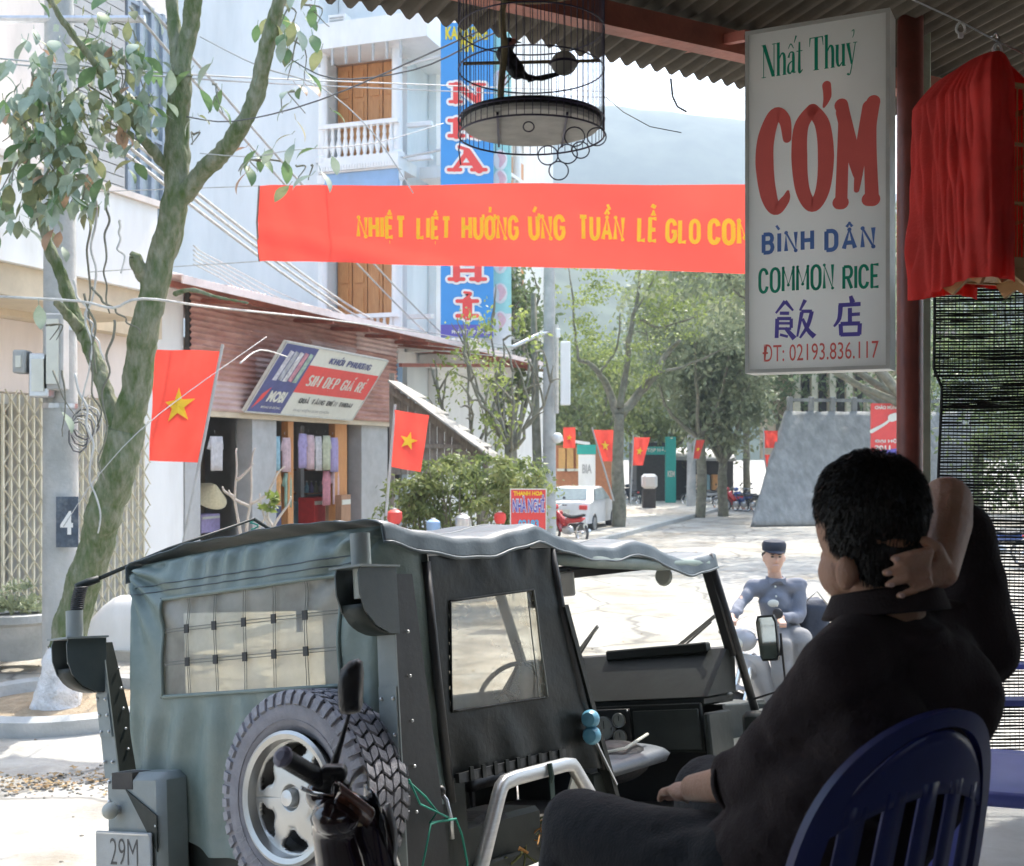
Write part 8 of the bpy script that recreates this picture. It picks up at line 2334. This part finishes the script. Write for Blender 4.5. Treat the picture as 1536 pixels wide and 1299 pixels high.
# trousers
mb = MB()
mb.caps(HL + V((.02, 0, 0)), .115, HL.lerp(KL, .5), .098, 18); mb.caps(HL.lerp(KL, .5), .098, KL, .083, 18); mb.caps(KL, .080, AL + Z * .03, .062, 16)
mb.caps(HRt, .115, HRt.lerp(KR, .5), .098, 18); mb.caps(HRt.lerp(KR, .5), .098, KR, .083, 18); mb.caps(KR, .080, AR + Z * .03, .062, 16)
mb.caps(PV - Z * .02 + V((-.06, 0, 0)), .13, PV - Z * .02 + V((.07, .03, 0)), .13, 16)
def wr2(p, n): return .006 * nz(p, 8) + .006 * sin(p.y * 30 + p.z * 22 + p.x * 14 + 6 * nz(p, 4)) * max(0, nz(p, 3, 1) + .2) + .002 * nz(p, 45)
remeshed(mb, 'trousers', m_trous, .009, 7, man, wr2)
for A_ in (AL, AR):
    mb = MB(); mb.caps(A_ + V((0, -.03, -.03)), .042, A_ + V((-.07, .14, -.035)), .038, 14); o_ = remeshed(mb, 'shoe', m_seat, .008, 4, man)
# hair: cap plus many short strands
mb = MB()
mb.ball(HC + Z * .026 - FD * .008, (.083, .097, .092), 26, 20, HR)
mb.ball(HC - FD * .042 - Z * .052, (.062, .046, .066), 18, 14, HR)
for s_ in (-1, 1): mb.ball(HC - FD * .016 + HR @ V((s_ * .052, 0, -.012)), (.030, .054, .050), 14, 10, HR)
hair = remeshed(mb, 'hair', m_hair, .006, 5, man, lambda p, n: .002 * nz(p, 30))
rnd = random.Random(2)
sb = MB(); sb.flat = True
hm = hair.data; vs_ = [(v.co.copy(), v.normal.copy()) for v in hm.vertices]
for _ in range(15000):
    p, n = vs_[rnd.randrange(len(vs_))]
    if (p - HC).dot(FD) > .09: continue
    l = (p - HC)
    top_ = max(0, min(1, (l.z + .02) / .1))
    fl = (p - (HC + Z * .10 - FD * .03)); fl = (fl - n * fl.dot(n)); fl = fl.normalized() if fl.length > 1e-4 else fl
    d = (n * (.22 + .25 * top_) + fl * .9 + V((rnd.gauss(0, .16), rnd.gauss(0, .16), rnd.gauss(0, .16)))).normalized()
    L_ = rnd.uniform(.005, .010) + .009 * top_
    s_ = d.cross(V((rnd.gauss(0, 1), rnd.gauss(0, 1), rnd.gauss(0, 1)))).normalized() * .0007
    q = p + d * L_ * .5 + n * .001; e = p + d * L_ - Z * .004
    sb.add([p - s_, p + s_, q + s_ * .8, q - s_ * .8, e], [(0, 1, 2, 3), (3, 2, 4)])
for (px, py) in ((1268, 700), (1275, 697), (1322, 692), (1338, 697), (1362, 706)):   # tufts that break the outline
    c = at(px, py, 1.93)
    for _ in range(14):
        p = c + V((rnd.gauss(0, .004), rnd.gauss(0, .01), -.008)); d = (c - HC).normalized() + V((rnd.gauss(0, .4), rnd.gauss(0, .3), rnd.gauss(0, .2)))
        s_ = V((.0012, 0, .0005)); e = p + d * rnd.uniform(.008, .017)
        sb.add([p - s_, p + s_, e], [(0, 1, 2)])
sb.build('hair_strands', m_hair, man, kind='stuff')

# ================================================================== THE RIDER
RD = 9.3
rk_ = RD / F
rc_ = at(1180, 685, RD)
rider_bike = motorbike((rc_.x + .02, RD + .1, G), radians(215), m_ps, 'silver motorbike ridden by the man in the cap', lean=.0)
m_rsh = mat('grey_blue_shirt', (.17, .185, .225), .8, scale=8, var=.1, bump=.2)
m_rtr = mat('grey_trousers', (.22, .22, .22), .8, scale=8, var=.1, bump=.2)
m_rsk = mat('light_tan_skin', (.60, .37, .27), .5, scale=14, var=.06, bump=.05, sss=.2)
m_cap = mat('navy_cap', (.03, .035, .05), .8, var=.15, bump=.2)
rider = thing('person', 'smiling rider in grey blue shirt and dark cap astride a silver motorbike', 'person', loc=(rc_.x, RD, G))
R_ = lambda px, py, dd=0.0: at(px, py, RD + dd)
hc = R_(1161, 836); hz = .0
mb = MB()
mb.ball(hc, (.080, .095, .115), 18, 14); mb.ball(hc + V((-.005, -.03, -.06)), (.058, .06, .055), 14, 10); mb.ball(hc + V((-.004, -.098, -.015)), (.015, .018, .022), 8, 8)
for s_ in (-1, 1): mb.ball(hc + V((s_ * .082, 0, -.01)), (.012, .02, .03), 8, 8)
mb.caps(hc - Z * .08, .052, R_(1163, 872), .055, 12)
sh_l, sh_r = R_(1128, 882, 0), R_(1198, 880, 0)
el_l, wr_l = R_(1112, 905, -.12), R_(1098, 925, -.34)
el_r, wr_r = R_(1200, 925, -.10), R_(1172, 928, -.30)
hp = R_(1175, 950, .05)
kn1, kn2 = R_(1168, 968, -.34), R_(1200, 962, -.28)
ft1, ft2 = V((R_(1178, 0).x - .02, RD - .42, G + .10)), V((R_(1196, 0).x + .04, RD - .38, G + .12))
chs = R_(1163, 905)
for a, ra, b_, rb in ((R_(1163, 875), .06, chs, .12), (chs, .12, hp, .12), (R_(1163, 875), .05, sh_l, .05), (R_(1163, 875), .05, sh_r, .05), (sh_l, .048, el_l, .04), (el_l, .04, wr_l, .028), (sh_r, .048, el_r, .04), (el_r, .04, wr_r, .028), (hp, .1, kn1, .07), (kn1, .065, ft1, .04), (hp, .1, kn2, .07), (kn2, .065, ft2, .04)):
    mb.caps(a, ra, b_, rb, 12)
for w_, s_ in ((wr_l, -1), (wr_r, 1)):
    d = V((-.25, -.9, -.25)).normalized(); c = w_ + d * .05; mb.ball(c, (.035, .045, .022), 10, 8)
    for k in range(4):
        a = c + V((-.026 + .017 * k, -.03, 0)); b_ = a + V((0, -.035, -.012)); mb.caps(a, .010, b_, .009, 8); mb.caps(b_, .009, b_ + V((0, .002, -.028)), .008, 8)
    mb.caps(c + V((-.03 * s_, 0, 0)), .011, c + V((-.045 * s_, -.03, -.01)), .009, 8)
remeshed(mb, 'body', m_rsk, .010, 4, rider)
mb = MB()
for a, ra, b_, rb in ((R_(1163, 880), .075, chs, .135), (chs, .135, hp + Z * .02, .135), (R_(1163, 880), .07, sh_l, .070), (R_(1163, 880), .07, sh_r, .070), (sh_l, .054, el_l, .046), (el_l, .044, wr_l.lerp(el_l, .15), .045), (sh_r, .055, el_r, .048), (el_r, .046, wr_r.lerp(el_r, .15), .045)):
    mb.caps(a, ra, b_, rb, 14)
remeshed(mb, 'shirt', m_rsh, .012, 4, rider, lambda p, n: .010 * nz(p, 11) + .012 * sin(p.z * 45 + p.x * 30 + 5 * nz(p, 6)) * max(0, nz(p, 7, 2) + .2))
mb = MB(); c = R_(1163, 868); mb.lathe([(.062, -.02), (.082, -.025), (.075, .02), (.062, .022)], c - V((0, .0, .005)), V((0, -.15, 1)), 20, closed=True); mb.build('collar', m_rsh, rider, smooth=True)
mb = MB()
for s_ in (-1, 1): mb.prism([c + V((s_ * .01, -.085, -.005)), c + V((s_ * .07, -.06, .015)), c + V((s_ * .065, -.085, -.045))], (0, -.008, 0))
mb.build('collar_tips', m_rsh, rider)
a = R_(1163, 880, -.145); b_ = R_(1168, 938, -.145)
for k in range(5): MB().ball(a.lerp(b_, k / 4), .008, 8, 6).build('button', m_cream, rider)
mb = MB()
for a, ra, b_, rb in ((hp, .14, kn1, .10), (kn1, .095, ft1 + Z * .04, .065), (hp, .14, kn2, .10), (kn2, .095, ft2 + Z * .04, .065)): mb.caps(a, ra, b_, rb, 14)
remeshed(mb, 'trousers', m_rtr, .013, 4, rider, lambda p, n: .010 * nz(p, 9) + .005 * sin(p.z * 30 + p.y * 22))
for ft in (ft1, ft2):
    mb = MB(); mb.caps(ft + V((0, .05, -.02)), .045, ft + V((0, -.12, -.03)), .04, 12); remeshed(mb, 'shoe', m_seat, .012, 3, rider)
hcap = MB(); hcap.lathe([(.091, .0), (.095, .03), (.096, .055), (.082, .075), (.04, .086), (.0001, .088)], hc + Z * .055, V((0, -.06, 1)), 28); hcap.build('cap', m_cap, rider, smooth='auto')
mb = MB(); mb.grid(lambda u, v: hc + Z * .060 + V(((u - .5) * .17 * (1 - .35 * v * v), -.080 - .065 * v + .05 * (2 * u - 1) ** 2 * 1, -.020 * v)), 10, 5); mb.build('cap_peak', m_cap, rider, smooth=True, solid=.005)
mb = MB(); mb.lathe([(.0001, 0), (.084, .004), (.093, .03)], hc + Z * .0 + V((0, .02, .0)), V((0, .5, 1)), 20); mb.build('hair', m_hair, rider, smooth=True)
for s_ in (-1, 1):
    mb = MB(); mb.ball(hc + V((s_ * .030 - .003, -.088, .012)), (.013, .008, .006), 10, 6); mb.build('eye', m_dark, rider, smooth=True)
    mb = MB(); mb.ball(hc + V((s_ * .030 - .003, -.090, .030)), (.019, .006, .004), 10, 6); mb.build('eyebrow', m_hair, rider, smooth=True)
mb = MB(); mb.ball(hc + V((-.004, -.088, -.055)), (.026, .010, .006), 12, 6); mb.build('mouth', mat('smile', (.62, .42, .38), .5, bump=0), rider, smooth=True)
mb = MB(); mb.ball(R_(1160, 905, -.165), (.045, .012, .03), 12, 8); mb.build('chest_badge', m_cream, rider, smooth=True)
# dark bag strapped behind him
bg_ = R_(1218, 928, .12)
t = thing('carrier_bag', 'dark blue bag strapped on the seat behind the rider', 'bag', loc=bg_ - Z * .17)
mb = MB(); mb.box(bg_, (.24, .30, .33), bev=.05); remeshed(mb, 'bag_body', mat('dark_blue_fabric', (.04, .05, .075), .8, bump=.3), .014, 3, t, lambda p, n: .01 * nz(p, 12))
MB().tube([bg_ + V((-.08, -.14, .16)), bg_ + V((0, -.15, .24)), bg_ + V((.10, -.12, .12))], .007, 6).build('bag_strap', m_cablel, t, smooth=True)

# ================================================================== HAZE
hz_d = bpy.data.materials.new('air_haze'); hz_d.use_nodes = True
n_ = hz_d.node_tree.nodes; n_.remove(n_['Principled BSDF'])
pv_ = n_.new('ShaderNodeVolumePrincipled'); pv_.inputs['Color'].default_value = (.66, .80, .94, 1); pv_.inputs['Density'].default_value = HAZE
hz_d.node_tree.links.new(pv_.outputs[0], n_['Material Output'].inputs['Volume'])
mb = MB(); mb.abox((-1300, -1000, -40), (1300, 1300, 480))
hz_o = mb.build('haze', hz_d, kind='stuff')
hz_o['label'] = 'pale midday haze filling the valley and street'
